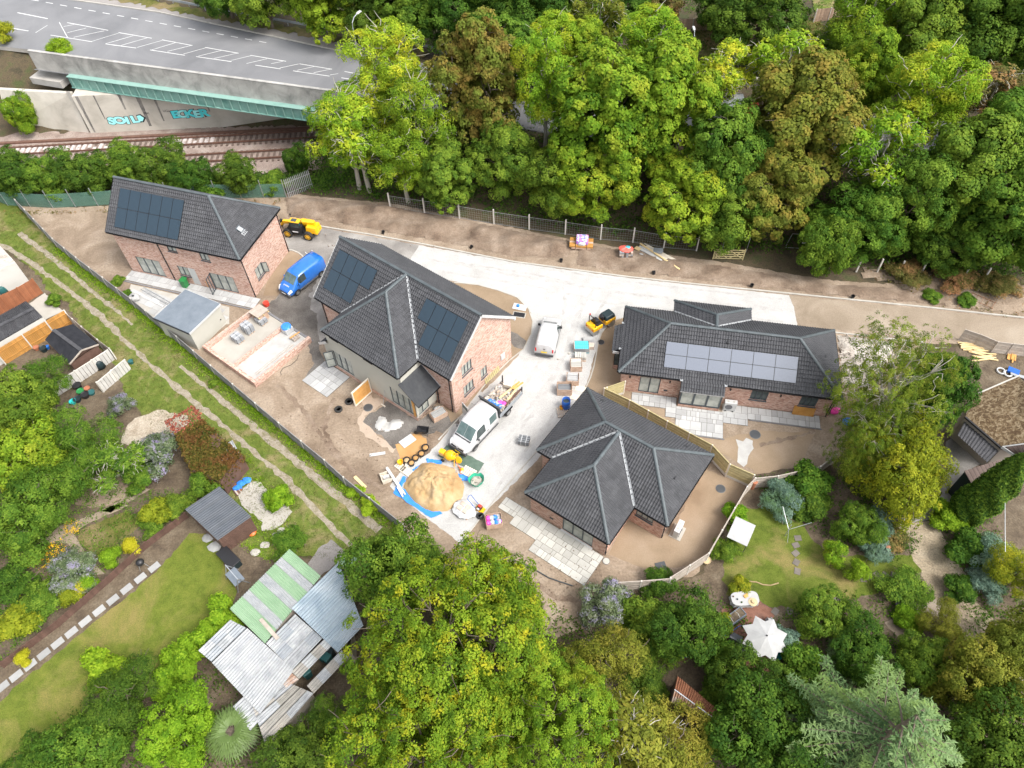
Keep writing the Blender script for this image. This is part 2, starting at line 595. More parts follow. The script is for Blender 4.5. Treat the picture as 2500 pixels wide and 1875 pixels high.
plain('white_upvc',(.48,.48,.475),.45)
mat('render_wall',(.395,.385,.335),(.43,.42,.37),scale=.8,rough=.9,coord='World')
mat('render_white',(.45,.44,.41),(.5,.49,.46),scale=.8,rough=.9,coord='World')
mat('felt_grey',(.125,.148,.175),(.165,.19,.22),scale=1.0,rough=.95,fine=.15,fscale=30,spec=.2)
mat('felt_black',(.02,.021,.025),(.032,.033,.038),scale=2.0,rough=1,fine=.15,fscale=25,spec=.1)
mat('glass_pane',(.26,.275,.25),(.4,.41,.37),scale=1.3,rough=.06,spec=.6,lo=.4,hi=.6)
mat('glass_dark',(.03,.045,.047),(.07,.09,.088),scale=1.5,rough=.05,spec=.6)
mat('windscreen',(.05,.09,.09),(.11,.16,.155),scale=2.5,rough=.05,spec=.6)
mat('slab_pale',(.34,.34,.335),(.41,.41,.405),scale=1.4,rough=.85,rnd=.16,fine=.07)
mat('slab_sand',(.36,.35,.315),(.44,.43,.4),scale=1.4,rough=.85,rnd=.16,fine=.07)
mat('slab_grey',(.26,.26,.255),(.32,.32,.31),scale=1.4,rough=.9,rnd=.12,fine=.07)
mat('slab_joint',(.12,.105,.09),(.17,.15,.13),scale=2,rough=.95,coord='World')
mat('edge_paver',(.15,.15,.16),(.2,.2,.21),scale=3,rough=.9,coord='World')
mat('wood_fresh',(.56,.41,.2),(.66,.5,.27),scale=2.5,rough=.8,fine=.1,isl=.12)
mat('wood_orange',(.48,.23,.06),(.6,.32,.1),scale=2.5,rough=.8,fine=.12,isl=.12)
mat('wood_treated',(.37,.31,.15),(.47,.41,.22),scale=2.5,rough=.85,fine=.12,isl=.12)
mat('wood_pale',(.53,.47,.38),(.63,.57,.48),scale=2.5,rough=.85,fine=.12,isl=.1)
mat('wood_weathered',(.31,.265,.225),(.42,.37,.32),scale=2.0,rough=.9,fine=.14,isl=.12)
mat('wood_grey',(.13,.125,.125),(.2,.195,.195),(.25,.245,.24),scale=1.4,rough=.9,fine=.15,isl=.15,coord='World')
mat('wood_brown',(.08,.042,.03),(.125,.07,.052),scale=2.0,rough=.9,fine=.14,isl=.15)
mat('wood_gold',(.36,.17,.035),(.46,.235,.06),scale=1.4,rough=.85,fine=.12,isl=.14)
mat('wood_rust',(.22,.075,.032),(.29,.11,.05),scale=1.2,rough=.85,fine=.1,isl=.1)
mat('crate_wood',(.36,.24,.17),(.5,.36,.27),scale=3,rough=.9,isl=.2,fine=.1)
mat('conc_post',(.47,.445,.4),(.55,.525,.48),scale=2,rough=.9,fine=.08)
mat('conc_panel',(.36,.345,.325),(.46,.445,.42),(.5,.48,.45),scale=1.3,rough=.9,fine=.12,rnd=.1)
mat('galv',(.36,.38,.4),(.46,.48,.5),scale=2,rough=.45,metal=.6)
mat('rusty',(.13,.05,.025),(.24,.1,.05),scale=3,rough=.9)
mat('rust_sheet',(.16,.07,.04),(.3,.17,.11),(.42,.37,.33),scale=1.1,rough=.8,fine=.1)
mat('bridge_green',(.1,.23,.2),(.155,.3,.26),(.19,.32,.28),scale=.9,rough=.7,fine=.14,coord='World')
mat('bridge_flange',(.18,.32,.28),(.235,.38,.335),scale=.8,rough=.65,coord='World')
mat('netting',(.09,.2,.15),(.14,.27,.21),scale=3,rough=.9)
_n=MAT['netting'].node_tree
_t,_x=_n.nodes.new('ShaderNodeBsdfTransparent'),_n.nodes.new('ShaderNodeMixShader')
_x.inputs[0].default_value=.5
_n.links.new(_n.nodes['Principled BSDF'].outputs[0],_x.inputs[1])
_n.links.new(_t.outputs[0],_x.inputs[2])
_n.links.new(_x.outputs[0],[q for q in _n.nodes if q.type=='OUTPUT_MATERIAL'][0].inputs[0])
mat('sheet_green',(.2,.31,.19),(.24,.35,.225),scale=1.0,rough=.6,fine=.06)
mat('sheet_white',(.23,.243,.256),(.31,.32,.33),(.35,.355,.36),scale=.9,rough=.6,fine=.1,fscale=8)
mat('sheet_grey',(.19,.21,.23),(.26,.28,.3),(.32,.335,.345),scale=.8,rough=.6,fine=.08)
mat('sheet_blue',(.18,.235,.285),(.26,.315,.36),(.33,.37,.405),scale=.6,rough=.6,dist=.5)
mat('sheet_old',(.19,.2,.21),(.3,.31,.32),(.4,.41,.41),scale=1.0,rough=.6,fine=.12,isl=.2)
mat('sheet_tan',(.2,.19,.165),(.28,.265,.24),(.34,.31,.27),scale=.8,rough=.75,fine=.1,isl=.15)
mat('sheet_dark',(.045,.052,.064),(.07,.08,.095),scale=1.0,rough=.6,fine=.1)
mat('asbestos',(.045,.045,.05),(.075,.075,.08),scale=2,rough=.95,fine=.15,spec=.2)
mat('moss_tile',(.085,.05,.024),(.17,.115,.06),(.3,.235,.15),scale=3.5,rough=.95,fine=.2,fscale=12,bump=.6,coord='World',dist=1.2,lo=.4,hi=.62)
mat('tile_brown',(.075,.05,.042),(.115,.082,.07),scale=1.5,rough=.85,isl=.15,fine=.12)
plain('paint_white',(.5,.5,.505),.25,coat=.6)
plain('paint_blue',(.02,.15,.53),.22,coat=.8)
plain('paint_yellow',(.8,.4,.01),.35,coat=.3)
plain('paint_jcb',(.8,.42,.005),.35,coat=.3)
plain('grey_plastic',(.11,.115,.12),.6)
plain('bumper',(.05,.052,.056),.6)
plain('rubber',(.025,.024,.023),.85)
mat('rubber_dusty',(.06,.057,.053),(.11,.105,.1),scale=3,rough=.95)
plain('steel',(.45,.45,.45),.35,.8)
plain('dark_steel',(.07,.075,.08),.5,.3)
plain('lamp_red',(.55,.02,.02),.25)
plain('lamp_orange',(.75,.25,.02),.3)
plain('lamp_clear',(.75,.77,.78),.12)
plain('plate_yellow',(.78,.56,.02),.5)
plain('plate_white',(.78,.78,.76),.5)
plain('lettering_white',(.8,.8,.82),.5)
plain('lettering_black',(.015,.015,.018),.6)
plain('blue_drum',(.012,.1,.42),.3)
plain('tarp_blue',(.035,.22,.66),.4)
mat('tarp_green',(.06,.1,.075),(.1,.145,.11),scale=3,rough=.7)
plain('bag_green',(.03,.36,.22),.5)
plain('bag_blue',(.03,.2,.65),.4)
plain('bag_pink',(.85,.07,.4),.45)
plain('bag_red',(.72,.13,.1),.5)
plain('bag_teal',(.08,.42,.5),.5)
mat('bag_pattern',(.85,.1,.45),(.85,.75,.8),(.06,.14,.6),(.9,.2,.55),scale=3.2,rough=.35,lo=.35,hi=.62)
plain('clear_film',(.48,.485,.49),.2)
plain('paint_red',(.55,.05,.03),.4)
plain('paint_orange',(.62,.13,.025),.45)
plain('bin_green',(.02,.19,.05),.4)
plain('bin_dark',(.013,.026,.03),.45)
plain('bin_teal',(.02,.1,.1),.45)
plain('teal_plastic',(.02,.42,.42),.4)
plain('dark_block',(.16,.17,.18),.6)
mat('block_grey',(.21,.22,.235),(.29,.3,.315),scale=3,rough=.8,isl=.12)
mat('stone_pack',(.42,.34,.28),(.56,.47,.4),scale=2,rough=.9,isl=.15)
plain('terracotta',(.34,.13,.07),.8)
mat('wicker',(.42,.32,.18),(.5,.4,.24),scale=8,rough=.9)
plain('fabric_white',(.37,.37,.365),.9,spec=.2)
plain('fabric_grey',(.12,.125,.135),.85)
plain('ac_grille',(.12,.12,.13),.6)
plain('graffiti_cyan',(.1,.75,.8),.7)
plain('graffiti_light',(.38,.9,.9),.7)
plain('graffiti_black',(.02,.02,.025),.7)
mat('abutment',(.38,.35,.3),(.49,.455,.395),(.56,.525,.465),scale=.35,rough=.9,bump=.15,fine=.08,coord='World',dist=.4)
mat('abutment_stain',(.09,.085,.08),(.2,.185,.17),(.27,.25,.225),scale=.8,rough=.9,coord='World')
mat('parapet',(.2,.195,.185),(.33,.32,.3),(.43,.415,.39),scale=.5,rough=.9,fine=.1,coord='World',dist=.5)
mat('bark_pale',(.3,.28,.23),(.4,.375,.315),scale=3,rough=.9)
mat('bark',(.09,.07,.05),(.15,.12,.09),scale=3,rough=.9,bump=.4)
mat('straw',(.28,.2,.1),(.38,.29,.16),scale=3,rough=.9)
mat_leaf('leaf_ash',(.05,.1,.007),(.12,.195,.012),(.2,.27,.022),(.24,.25,.018),.35,gain=1.85)
mat_leaf('leaf_syc',(.03,.07,.006),(.085,.148,.01),(.155,.22,.018),(.165,.19,.016),.3)
mat_leaf('leaf_russet',(.05,.045,.01),(.125,.09,.02),(.2,.135,.035),(.09,.115,.018),.55,pscale=.6)
mat_leaf('leaf_olive',(.045,.06,.008),(.105,.12,.015),(.17,.17,.026),(.16,.14,.022),.3)
mat_leaf('leaf_bronze',(.045,.058,.009),(.105,.115,.016),(.17,.165,.027),(.17,.12,.026),.34,pscale=.7)
plain('palm_leaf',(.1,.16,.035),.5)
mat_leaf('leaf_dark',(.016,.042,.006),(.042,.085,.01),(.09,.145,.017),gain=1.6)
mat_leaf('leaf_mid',(.02,.05,.006),(.06,.11,.012),(.12,.175,.02))
mat_leaf('leaf_gold',(.05,.075,.006),(.12,.145,.01),(.19,.205,.016),(.21,.195,.013),.2)
mat_leaf('leaf_maple',(.026,.058,.005),(.08,.135,.009),(.15,.195,.014),(.23,.215,.012),.22,pscale=.9)
mat_leaf('leaf_pine',(.025,.052,.006),(.085,.12,.012),(.155,.185,.021),(.12,.1,.025),.2,pscale=1.2)
mat_leaf('leaf_blue',(.05,.09,.06),(.1,.155,.115),(.17,.23,.17),(.06,.1,.04),.3)
mat_leaf('leaf_cedar',(.03,.065,.025),(.1,.15,.06),(.2,.26,.115),(.14,.19,.05),.4,gain=1.8)
mat_leaf('leaf_privet',(.05,.1,.006),(.11,.185,.01),(.18,.25,.018))
mat_leaf('leaf_yellow',(.25,.26,.012),(.42,.4,.02),(.55,.5,.05),gain=1.1)
mat_leaf('leaf_creeper',(.05,.055,.01),(.1,.08,.018),(.16,.11,.028),(.13,.055,.022),.45,pscale=.7,gain=1.3)
mat_leaf('leaf_redvine',(.09,.02,.02),(.17,.04,.035),(.26,.08,.05))
mat_leaf('leaf_buddleia',(.035,.055,.025),(.085,.115,.055),(.15,.17,.1),(.2,.17,.27),.3,pscale=1.6)
mat_leaf('leaf_bramble',(.04,.05,.012),(.085,.085,.022),(.15,.12,.04),(.2,.11,.05),.35)
mat_leaf('leaf_grass',(.05,.075,.01),(.09,.12,.018),(.14,.155,.032),(.2,.165,.075),.4,gain=1.1)
mat_leaf('flower_yellow',(.6,.4,.01),(.7,.48,.02),(.75,.56,.05),gain=1.0)
# ---------------------------------------------------------------- terrain: site level 0, railway cutting -2.5, road embankment +4
Z_RAIL,Z_ROAD=-2.5,4.0
ROAD_NEAR=GP('s',[(-200,90),(177,133),(482,174),(771,220),(1000,268),(1400,335),(1720,358),(2250,378),(2700,385)],Z_ROAD)
ROAD_FAR=GP('s',[(-200,-85),(140,-30),(386,27),(850,127),(1150,172),(1400,198),(1720,238),(2190,290),(2700,312)],Z_ROAD)
FENCE_Y=[(-300,68),(-56,68),(-24,66.6),(-12,64.4),(6,59.3),(34,52.5),(60,46),(300,40)]
def interp(tab,x):
 if x <= tab[0][0]:
  return tab[0][1]
 for (x0,y0),(x1,y1) in zip(tab,tab[1:]):
  if x <= x1:
   return y0+(y1-y0)*(x-x0)/(x1-x0)
 return tab[-1][1]
_RN=[(p.x,p.y) for p in ROAD_NEAR]
_RF=[(p.x,p.y) for p in ROAD_FAR]
def sm(t):
 t=max(0.0,min(1.0,t))
 return t*t*(3-2*t)
def zg(x,y):
 yf,yn,yr=interp(FENCE_Y,x),interp(_RN,x),interp(_RF,x)
 if y<yf:
  return -.03
 if y>yr-1:
  return Z_ROAD-.06+.0*x
 emb=-.03+(Z_ROAD-.1)*sm((y-yf-.8)/max(2.0,yn-yf-2.0))
 cut=-.03+(Z_RAIL-.12)*sm((y-yf-1.5)/5.0)
 if y>84.5:
  cut=Z_RAIL-.12+(Z_ROAD-.06-Z_RAIL)*sm((y-84.5)/max(1.5,yn-86))
 k=sm((x+22)/6.0)
 if x<-54 and y>83:
  return Z_RAIL-.12+(Z_ROAD-Z_RAIL)*sm((y-83)/12)
 return cut*(1-k)+emb*k
def ground_mesh():
 xs=[-900,-500,-260,-160]+[-120+1.5*i for i in range(161)]+[160,260,500,900]
 ys=[-500,-200,-80,-30]+[0+1.5*i for i in range(101)]+[180,240,400,900,1600]
 mb=MB()
 r=random.Random(3)
 for y in ys:
  for x in xs:
   z=zg(x,y)
   if -110<x<110 and interp(FENCE_Y,x)+2<y<interp(_RN,x)-3 and not (x<-20 and y<84):
    z+=r.uniform(-.12,.18)
   mb.v.append((x,y,z))
 n=len(xs)
 for j in range(len(ys)-1):
  for i in range(n-1):
   a=j*n+i
   mb.f.append((a,a+1,a+n+1,a+n))
   mb.m.append(0)
 return struct(mb.build('ground','litter',smooth=True))
ground_mesh()
SITE=GP('o',[(8,432),(60,440),(160,448),(300,440),(500,425),(620,418),(680,424),(760,432),(840,438),(1000,470),(1250,520),
    (1400,545),(1560,566),(1700,590),(1800,606),(1900,612),(2010,618),(2120,640),(2240,655),(2240,745),(1990,742),(1960,800),(1900,870),(1860,920),(1800,1005),(1720,1012),(1630,1018),
    (1505,1242),(1318,1278),(1300,1340),(1200,1380),(1060,1330),(960,1250),(838,1140),(700,1028),(520,868),(290,690),(130,556)])
struct(sheet('site_soil',SITE,0.0,'soil',amp=.05,seed=2))
LANE_EDGE=[(-60,400),(9,466),(75,535),(143,606),(200,652),(332,752),(443,844),(526,915),(579,960),(690,1054),(800,1144),(846,1186),(908,1235),(990,1300)]
LANE=GP('s',LANE_EDGE)+GP('o',[(880,1290),(780,1230),(600,1190),(470,1090),(500,1010),(330,930),(268,850),
    (262,805),(225,765),(190,715),(158,680),(150,655),(115,640),(95,610),(60,575),(-30,500)])
struct(sheet('lane_grass',LANE,0.004,'grass_lane',amp=.1,seed=4))
TRK1=GP('d',[(-60,-20),(60,20),(200,110),(400,255),(620,430),(760,570),(960,760),(1100,880),(1300,1045),(1480,1195),(1650,1340),(1760,1430),(1850,1520),(1980,1660),(2150,1830),(2300,1960)])
TRK2=GP('d',[(120,-80),(250,15),(400,135),(560,270),(700,380),(840,500)])
TRK2b=GP('d',[(1140,760),(1300,890),(1480,1040),(1700,1220),(1880,1370),(2050,1510),(2200,1630),(2400,1800)])
strip('wheel_track',TRK1,lambda t: .46+.07*math.sin(t*23)+.05*math.sin(t*71),0.009,'track_dirt',amp=.07,step=.5,seed=5)
strip('wheel_track',TRK2,lambda t: .6-.35*t,0.009,'track_dirt',amp=.06,step=.45,seed=6)
strip('wheel_track',TRK2b,lambda t: .3+.35*min(1,2*t),0.009,'track_dirt',amp=.06,step=.45,seed=7)
for _o in COL.objects:
 if _o.name.startswith('wheel_track'):
  struct(_o)
DRIVE=GP('o',[(905,530),(1000,549),(1110,568),(1240,585),(1360,601),(1500,616),(1706,638),(1716,662),(1722,705),(1700,760),(1500,780),(1360,700),
  (1322,712),(1296,740),(1281,775),(1272,815),(1258,850),(1240,880),(1225,905),(1190,960),(1155,1000),(1110,1045),(1062,1092),(993,1172),
  (925,1122),(858,1066),(842,1050),(872,1010),(915,985),(950,955),(985,905),(1030,860),(1075,815),(1120,768),(1140,730),(1149,695),(1147,675),(1120,650),(1050,625),
  (985,608),(930,600),(880,570)])
struct(sheet('access_road',DRIVE,0.008,'limestone',amp=.03,seed=8))
TARMAC=GP('o',[(690,492),(800,510),(912,530),(900,545),(910,560),(885,575),(905,605),(800,700),(700,745),(640,715),(570,672),(600,640),(640,610),(640,570),(610,545),(600,520)])
struct(sheet('tarmac_drive',TARMAC,0.005,'tarmac_dusty',amp=.04,seed=9))
HARD=GP('k5',[(1290,130),(1700,130),(2120,330),(2164,1000),(2030,1000),(1990,740),(1560,420),(1300,300)])
struct(sheet('hardcore',HARD+GP('k5',[(1250,220)]),0.011,'hardcore',amp=.05,seed=10))
SUBB=GP('o',[(1704,638),(1800,648),(2000,668),(2240,694),(2240,745),(1960,727),(1800,712),(1726,706),(1716,670)])
struct(sheet('hardcore',GP('o',[(572,668),(640,612),(700,575),(668,640),(690,745),(640,716)]),.0095,'hardcore',amp=.1,seed=24))
struct(sheet('right_access_road',SUBB,0.012,'subbase',amp=.04,seed=11))
for nm,pts,z,m,amp,sd in (
  ('tan_bed',GP('k1',[(275,700),(430,720),(520,780),(575,850),(400,1000),(250,1150),(150,1330),(120,1460),(-120,1470),(-60,1250),(150,900)]),.009,'soil_fine',.01,12),
  ('tan_bed',GP('e',[(800,235),(950,250),(1080,285),(1200,330),(1270,400),(1295,480),(1285,560),(1240,650),(1150,720),(1000,870),(860,1060),(780,1120),(700,900),(900,500)]),.013,'soil_fine',.01,13),
  ('tan_bed',GP('k3',[(1345,195),(1240,230),(1130,300),(1050,400),(1000,540),(975,700),(945,850),(900,1000),(840,1130),(1000,1240),(1080,1220),(1330,1010),(1400,900),(1400,400)]),.013,'soil_fine',.01,14),
  ('tan_bed',GP('C',[(850,180),(970,100),(1100,120),(1100,270),(1340,290),(1340,340),(1400,350),(1390,470),(1860,560),(2200,480),(2500,500),(2700,480),(2560,800),(2150,880),(2140,840),(1000,240)]),.006,'soil_fine',.04,15),
  ('tan_bed',GP('C',[(1000,1260),(1340,1430),(1430,1330),(1700,830),(2070,970),(1700,1680),(1200,1740),(830,1600)]),.006,'soil_fine',.04,16)):
 struct(sheet(nm,pts,z,m,amp=amp,seed=sd))
struct(sheet('dark_gravel',GP('e',[(1155,535),(1200,560),(1262,605),(1235,655),(1180,640),(1150,600)]),.017,'hardcore',amp=.05,seed=17))
struct(sheet('hardcore',GP('k7',[(1230,870),(1640,1160),(1900,920),(2130,1050),(2212,1180),(1900,1320),(1560,1330),(1420,1440),(1300,1540),(1180,1440),(1020,1300),(880,1210),(860,1170),(960,1050),(1080,960)]),.01,'hardcore',amp=.12,seed=18))
struct(sheet('hardcore',GP('k7',[(0,600),(20,580),(330,340),(200,60),(60,60),(150,330)]),.01,'hardcore',amp=.06,seed=19))
struct(sheet('dry_soil',GP('k7',[(830,830),(960,780),(1130,850),(1080,960),(960,1040),(870,1160),(1000,1310),(1160,1440),(1330,1560),(1280,1600),(1050,1450),(860,1330),(780,1180),(860,1000)]),.006,'dry_soil',amp=.12,seed=20))
struct(sheet('sand_spill',GP('k4',[(700,160),(880,250),(870,300),(800,400),(760,560),(600,640),(470,560),(450,480),(400,330),(470,320),(560,380),(680,280),(640,220)]),.014,'sand_orange',amp=.1,seed=21))
struct(sheet('soil_patch',GP('k4',[(880,200),(1160,170),(960,400),(800,560),(740,560),(800,400)]),.012,'soil_dark',amp=.1,seed=22))
struct(sheet('lime_spill',GP('D',[(1180,1310),(1250,1280),(1310,1300),(1320,1370),(1270,1430),(1230,1520),(1190,1480),(1180,1400)]),.012,'white_powder',amp=.13,seed=23))
strip('kerb_line',GP('o',[(690,489),(800,507),(915,528),(1110,566),(1360,599),(1500,614),(1710,635),(2000,664),(2240,690)]),.16,0.0,'kerb',amp=.005,step=.9,h=.09)
strip('kerb_line',GP('k1',[(275,692),(370,700),(480,745),(545,800),(580,850)]),.15,0.0,'kerb',amp=.004,step=.3,h=.07)
strip('kerb_line',GP('e',[(800,233),(950,248),(1080,283),(1200,328),(1272,400),(1298,480),(1288,560),(1240,655),(1150,725),(1000,872),(850,1070),(700,1230)]),.1,0.0,'kerb',amp=.004,step=.3,h=.05)
strip('kerb_line',GP('k3',[(1345,195),(1235,230),(1125,300),(1045,400),(995,540),(970,700),(940,850),(895,1000),(836,1130)]),.1,0.0,'kerb',amp=.004,step=.3,h=.05)
strip('kerb_line',GP('e',[(1330,1290),(1200,1440),(1090,1570),(1000,1680),(835,1895)]),.09,0.0,'kerb',amp=.004,step=.6,h=.06)
strip('kerb_line',GP('f',[(990,548),(1230,575),(1460,602),(1560,612)]),.13,0.0,'kerb',amp=.004,step=.8,h=.08)
strip('kerb_line',GP('f',[(1460,602),(1420,660),(1400,720)]),.1,0.0,'kerb',amp=.004,step=.3,h=.05)
for _o in COL.objects:
 if _o.name.startswith('kerb_line'):
  struct(_o)
def lumpy(name,poly,mat_,hmax,cell=.5,seed=1,edge=1.2,freq=.6,z=.01,kind='structure'):
 from mathutils import noise as mn
 xs=[p[0] for p in poly]
 ys=[p[1] for p in poly]
 nx,ny=int((max(xs)-min(xs))/cell)+2,int((max(ys)-min(ys))/cell)+2
 mb=MB()
 idx={}
 P2=[Vector((p[0],p[1],0)) for p in poly]
 def ed(q):
  best=1e9
  for i in range(len(P2)):
   a,b=P2[i],P2[(i+1)%len(P2)]
   ab=b-a
   t=max(0,min(1,(q-a).dot(ab)/max(1e-9,ab.dot(ab))))
   best=min(best,(a+ab*t-q).length)
  return best
 for j in range(ny):
  for i in range(nx):
   x,y=min(xs)+i*cell,min(ys)+j*cell
   q=Vector((x,y,0))
   if inside(q,poly):
    e=ed(q)
    n=mn.fractal(Vector((x*freq,y*freq,seed*7.3)),.9,2.1,5)
    h=sm(e/edge)*max(0.0,hmax*(.5+.75*n))
    idx[(i,j)]=len(mb.v)
    mb.v.append((x,y,z+h if e>.12 else -.01))
 for (i,j),a in list(idx.items()):
  if (i+1,j) in idx and (i,j+1) in idx and (i+1,j+1) in idx:
   mb.f.append((a,idx[(i+1,j)],idx[(i+1,j+1)],idx[(i,j+1)]))
   mb.m.append(0)
 return struct(mb.build(name,mat_,smooth=True),kind)
lumpy('soil_bank',GP('o',[(610,425),(700,428),(840,442),(1000,474),(1250,523),(1230,560),(1100,556),(960,526),(850,506),(720,482),(620,470)]),'soil_dark',.75,.3,3,1.3,.35)
lumpy('soil_bank',GP('o',[(1250,523),(1560,572),(1800,612),(2010,624),(2130,650),(2060,664),(1800,640),(1500,606),(1240,575)]),'soil_dark',.32,.3,4,.9,.6)
lumpy('dry_verge',GP('f',[(1180,130),(1400,150),(1700,190),(2000,215),(2260,240),(2260,470),(2000,425),(1700,390),(1560,340),(1560,260),(1300,230),(1130,200)]),'soil',.2,.4,9,1.2,.5,z=.02)
lumpy('rubble_area',GP('f',[(1010,560),(1200,580),(1400,610),(1380,680),(1300,800),(1220,905),(1045,890),(1030,700)]),'rubble_stone',.4,.22,5,.7,1.1,z=.018)
for k,(pts,off) in enumerate((([(930,548),(1100,580),(1350,620),(1690,660)],0),([(960,575),(1150,605),(1330,645),(1690,682)],0),([(1230,605),(1240,660),(1215,740),(1150,840),(1060,960),(960,1080)],0),([(1300,630),(1260,690),(1230,800),(1170,900),(1090,1000),(1020,1090)],0))):
 c_=GP('o',pts)
 for s_ in (-.8,.8):
  ln=[p+Vector((-(c_[min(i+1,len(c_)-1)]-c_[max(i-1,0)]).normalized().y,(c_[min(i+1,len(c_)-1)]-c_[max(i-1,0)]).normalized().x,0))*s_ for i,p in enumerate(c_)]
  struct(strip('tyre_track',ln,.3,.0125+.0006*k+.0002*(s_>0),'limestone_worn',amp=.05,step=.35,seed=90+k))
for k,pts in enumerate(([(720,860),(700,930),(740,1000),(830,1060)],[(600,830),(650,880),(720,980),(800,1050)],[(1060,1200),(1120,1240),(1200,1290),(1260,1300)],[(1640,960),(1700,950),(1760,930)],[(740,455),(850,480),(1000,510),(1150,545)])):
 struct(strip('rut',GP('o',pts),.35,.0075+.0005*k,'soil_dark' if k != 4 else 'soil',amp=.09,step=.3,seed=95+k))
# ---------------------------------------------------------------- road on the embankment, girder bridge, railway
def ribbon(name,near,far,z,m,parent=None):
 mb=MB()
 for i in range(len(near)-1):
  mb.face([(q.x,q.y,z) for q in (near[i],near[i+1],far[i+1],far[i])])
 return mb.build(name,m,parent)
def lerp_edges(t0,t1):
 return ([a.lerp(b,t0) for a,b in zip(ROAD_NEAR,ROAD_FAR)],[a.lerp(b,t1) for a,b in zip(ROAD_NEAR,ROAD_FAR)])
road=struct(ribbon('road',*lerp_edges(0,1),Z_ROAD,'asphalt'))
MB().prism([(p.x,p.y) for p in ROAD_NEAR]+[(p.x,p.y) for p in reversed(ROAD_FAR)],Z_ROAD-.5,Z_ROAD-.02).build('bridge_deck','concrete',road)
far2=GP('a',[(-600,-260),(-100,-150),(600,-30),(1000,45),(1600,160),(2203,275),(2600,350)],Z_ROAD)
farp=GP('a',[(-600,-150),(-100,-70),(600,20),(1000,78),(1600,205),(2203,335),(2600,410)],Z_ROAD)
pv=struct(ribbon('footway',farp,far2,Z_ROAD+.11,'pavement'))
strip('footway_kerb',farp,.15,Z_ROAD,'kerb',pv,amp=.004,step=2,h=.12)
struct(strip('dry_grass_verge',GP('a',[(600,-40),(1000,38),(1600,148),(2203,262),(2700,350)],Z_ROAD),1.6,Z_ROAD+.13,'grass_rough',amp=.25,step=.5,seed=31))
def paint(n,pts,w=.14):
 for a,b in pts:
  strip('painted_line',GP('a',[a,b],Z_ROAD),w,Z_ROAD+.006,'road_paint',road,amp=.006,step=1.5,seed=int(a[0]))
paint('a',[((320,222),(582,264)),((668,278),(862,304)),((950,316),(1170,350)),((1240,358),(1465,390)),((1615,412),(1775,436)),((1855,448),(2085,482)),((2160,492),(2290,512))],.12)
paint('a',[((425,143),(685,192)),((750,206),(960,242)),((1025,252),(1218,288)),((1298,300),(1510,337)),((1585,350),(1810,388)),((1895,404),(2100,438)),((2180,452),(2330,480))],.12)
paint('a',[((375,140),(428,238)),((403,168),(470,155)),((425,207),(545,178)),((465,236),(660,195)),((580,262),(750,210)),((668,277),(840,227)),((768,287),(930,240)),((868,300),(1025,256)),
   ((962,315),(1110,270)),((1060,325),(1210,288)),((1160,342),(1300,303)),((1255,355),(1400,320)),((1355,370),(1500,337)),((1460,383),(1590,352)),((1560,402),(1690,372)),((1715,403),(1790,388)),
   ((1770,430),(1890,405)),((1880,445),(1995,420)),((1985,460),(2090,438)),((2090,474),(2140,466)),((300,160),(225,207))],.085)
paint('a',[((110,80),(302,118)),((25,170),(180,196)),((-250,10),(-40,50)),((-300,115),(-90,150))],.16)
paint('a',[((200+90*i,-2+16.5*i),(245+90*i,6+16.5*i)) for i in range(-2,17)],.13)
for x0,y0,x1,y1 in ((1804,309,1852,313),(2245,362,2312,364),(1080,213,1120,221),(1090,225,1112,229),(1010,200,1060,210)):
 strip('painted_line',GP('s',[(x0,y0),(x1,y1)],Z_ROAD),.15,Z_ROAD+.006,'road_paint',road,amp=.005,step=1.5)
gL,gR=G('a',460,550,2.6),G('a',1985,765,2.6)
gdir=(gR-gL).normalized()
gn=Vector((gdir.y,-gdir.x,0))
gR=gR+gdir*4.5
gir=thing('bridge_girder','sea-green riveted plate girder spanning the railway below the parapet','girder',gL,ang(gL,gR))
GL=(gR-gL).length
MB().box((GL/2,0,.68),(GL,.05,1.36)).build('web','bridge_green',gir)
MB().box((GL/2,.25,1.4),(GL,.95,.07)).build('top_flange','bridge_flange',gir)
MB().box((GL/2,0,.0),(GL,.4,.06)).build('bottom_flange','bridge_green',gir)
stf=MB().box((0,-.1,.68),(.05,.16,1.3)).box((0,-.16,.68),(.12,.03,1.3)).mesh('stiffener','bridge_flange')
for k in range(int(GL/1.12)):
 put(stf,'stiffener',gir,(.5+k*1.12,0,0))
par=thing('bridge_parapet','stained grey concrete parapet wall above the green bridge girder','wall',gL,ang(gL,gR))
for k in range(-1,int(GL/4.6)+1):
 x0_,x1_=k*4.6+.01,(k+1)*4.6-.01
 MB().box(((x0_+x1_)/2,.68,2.55),(x1_-x0_,.3,2.3)).build('parapet_panel','parapet',par)
 MB().box(((x0_+x1_)/2,.68,3.74),(x1_-x0_,.36,.08)).build('coping','parapet',par)
ext=MB()
ext.face([(q.x,q.y,Z_ROAD-.01) for q in (gL-gdir*5-gn*.4,gR-gn*.4,ROAD_NEAR[4],ROAD_NEAR[3],ROAD_NEAR[2],ROAD_NEAR[1])])
ext.build('road_edge','asphalt',road)
ab0,ab1=G('a',575,842,Z_RAIL),G('a',1985,775,Z_RAIL)
ab1=ab1+(ab1-ab0).normalized()*10
abt=thing('abutment_wall','tall pale concrete abutment wall with graffiti beside the railway track','wall',ab0,ang(ab0,ab1))
AL=(ab1-ab0).length
MB().box((AL/2,1.0,2.45),(AL,2.0,5.1)).build('wall','abutment',abt)
MB().box((AL/2,3.6,2.6),(AL,3.0,7.0)).build('bearing_wall','concrete',abt)
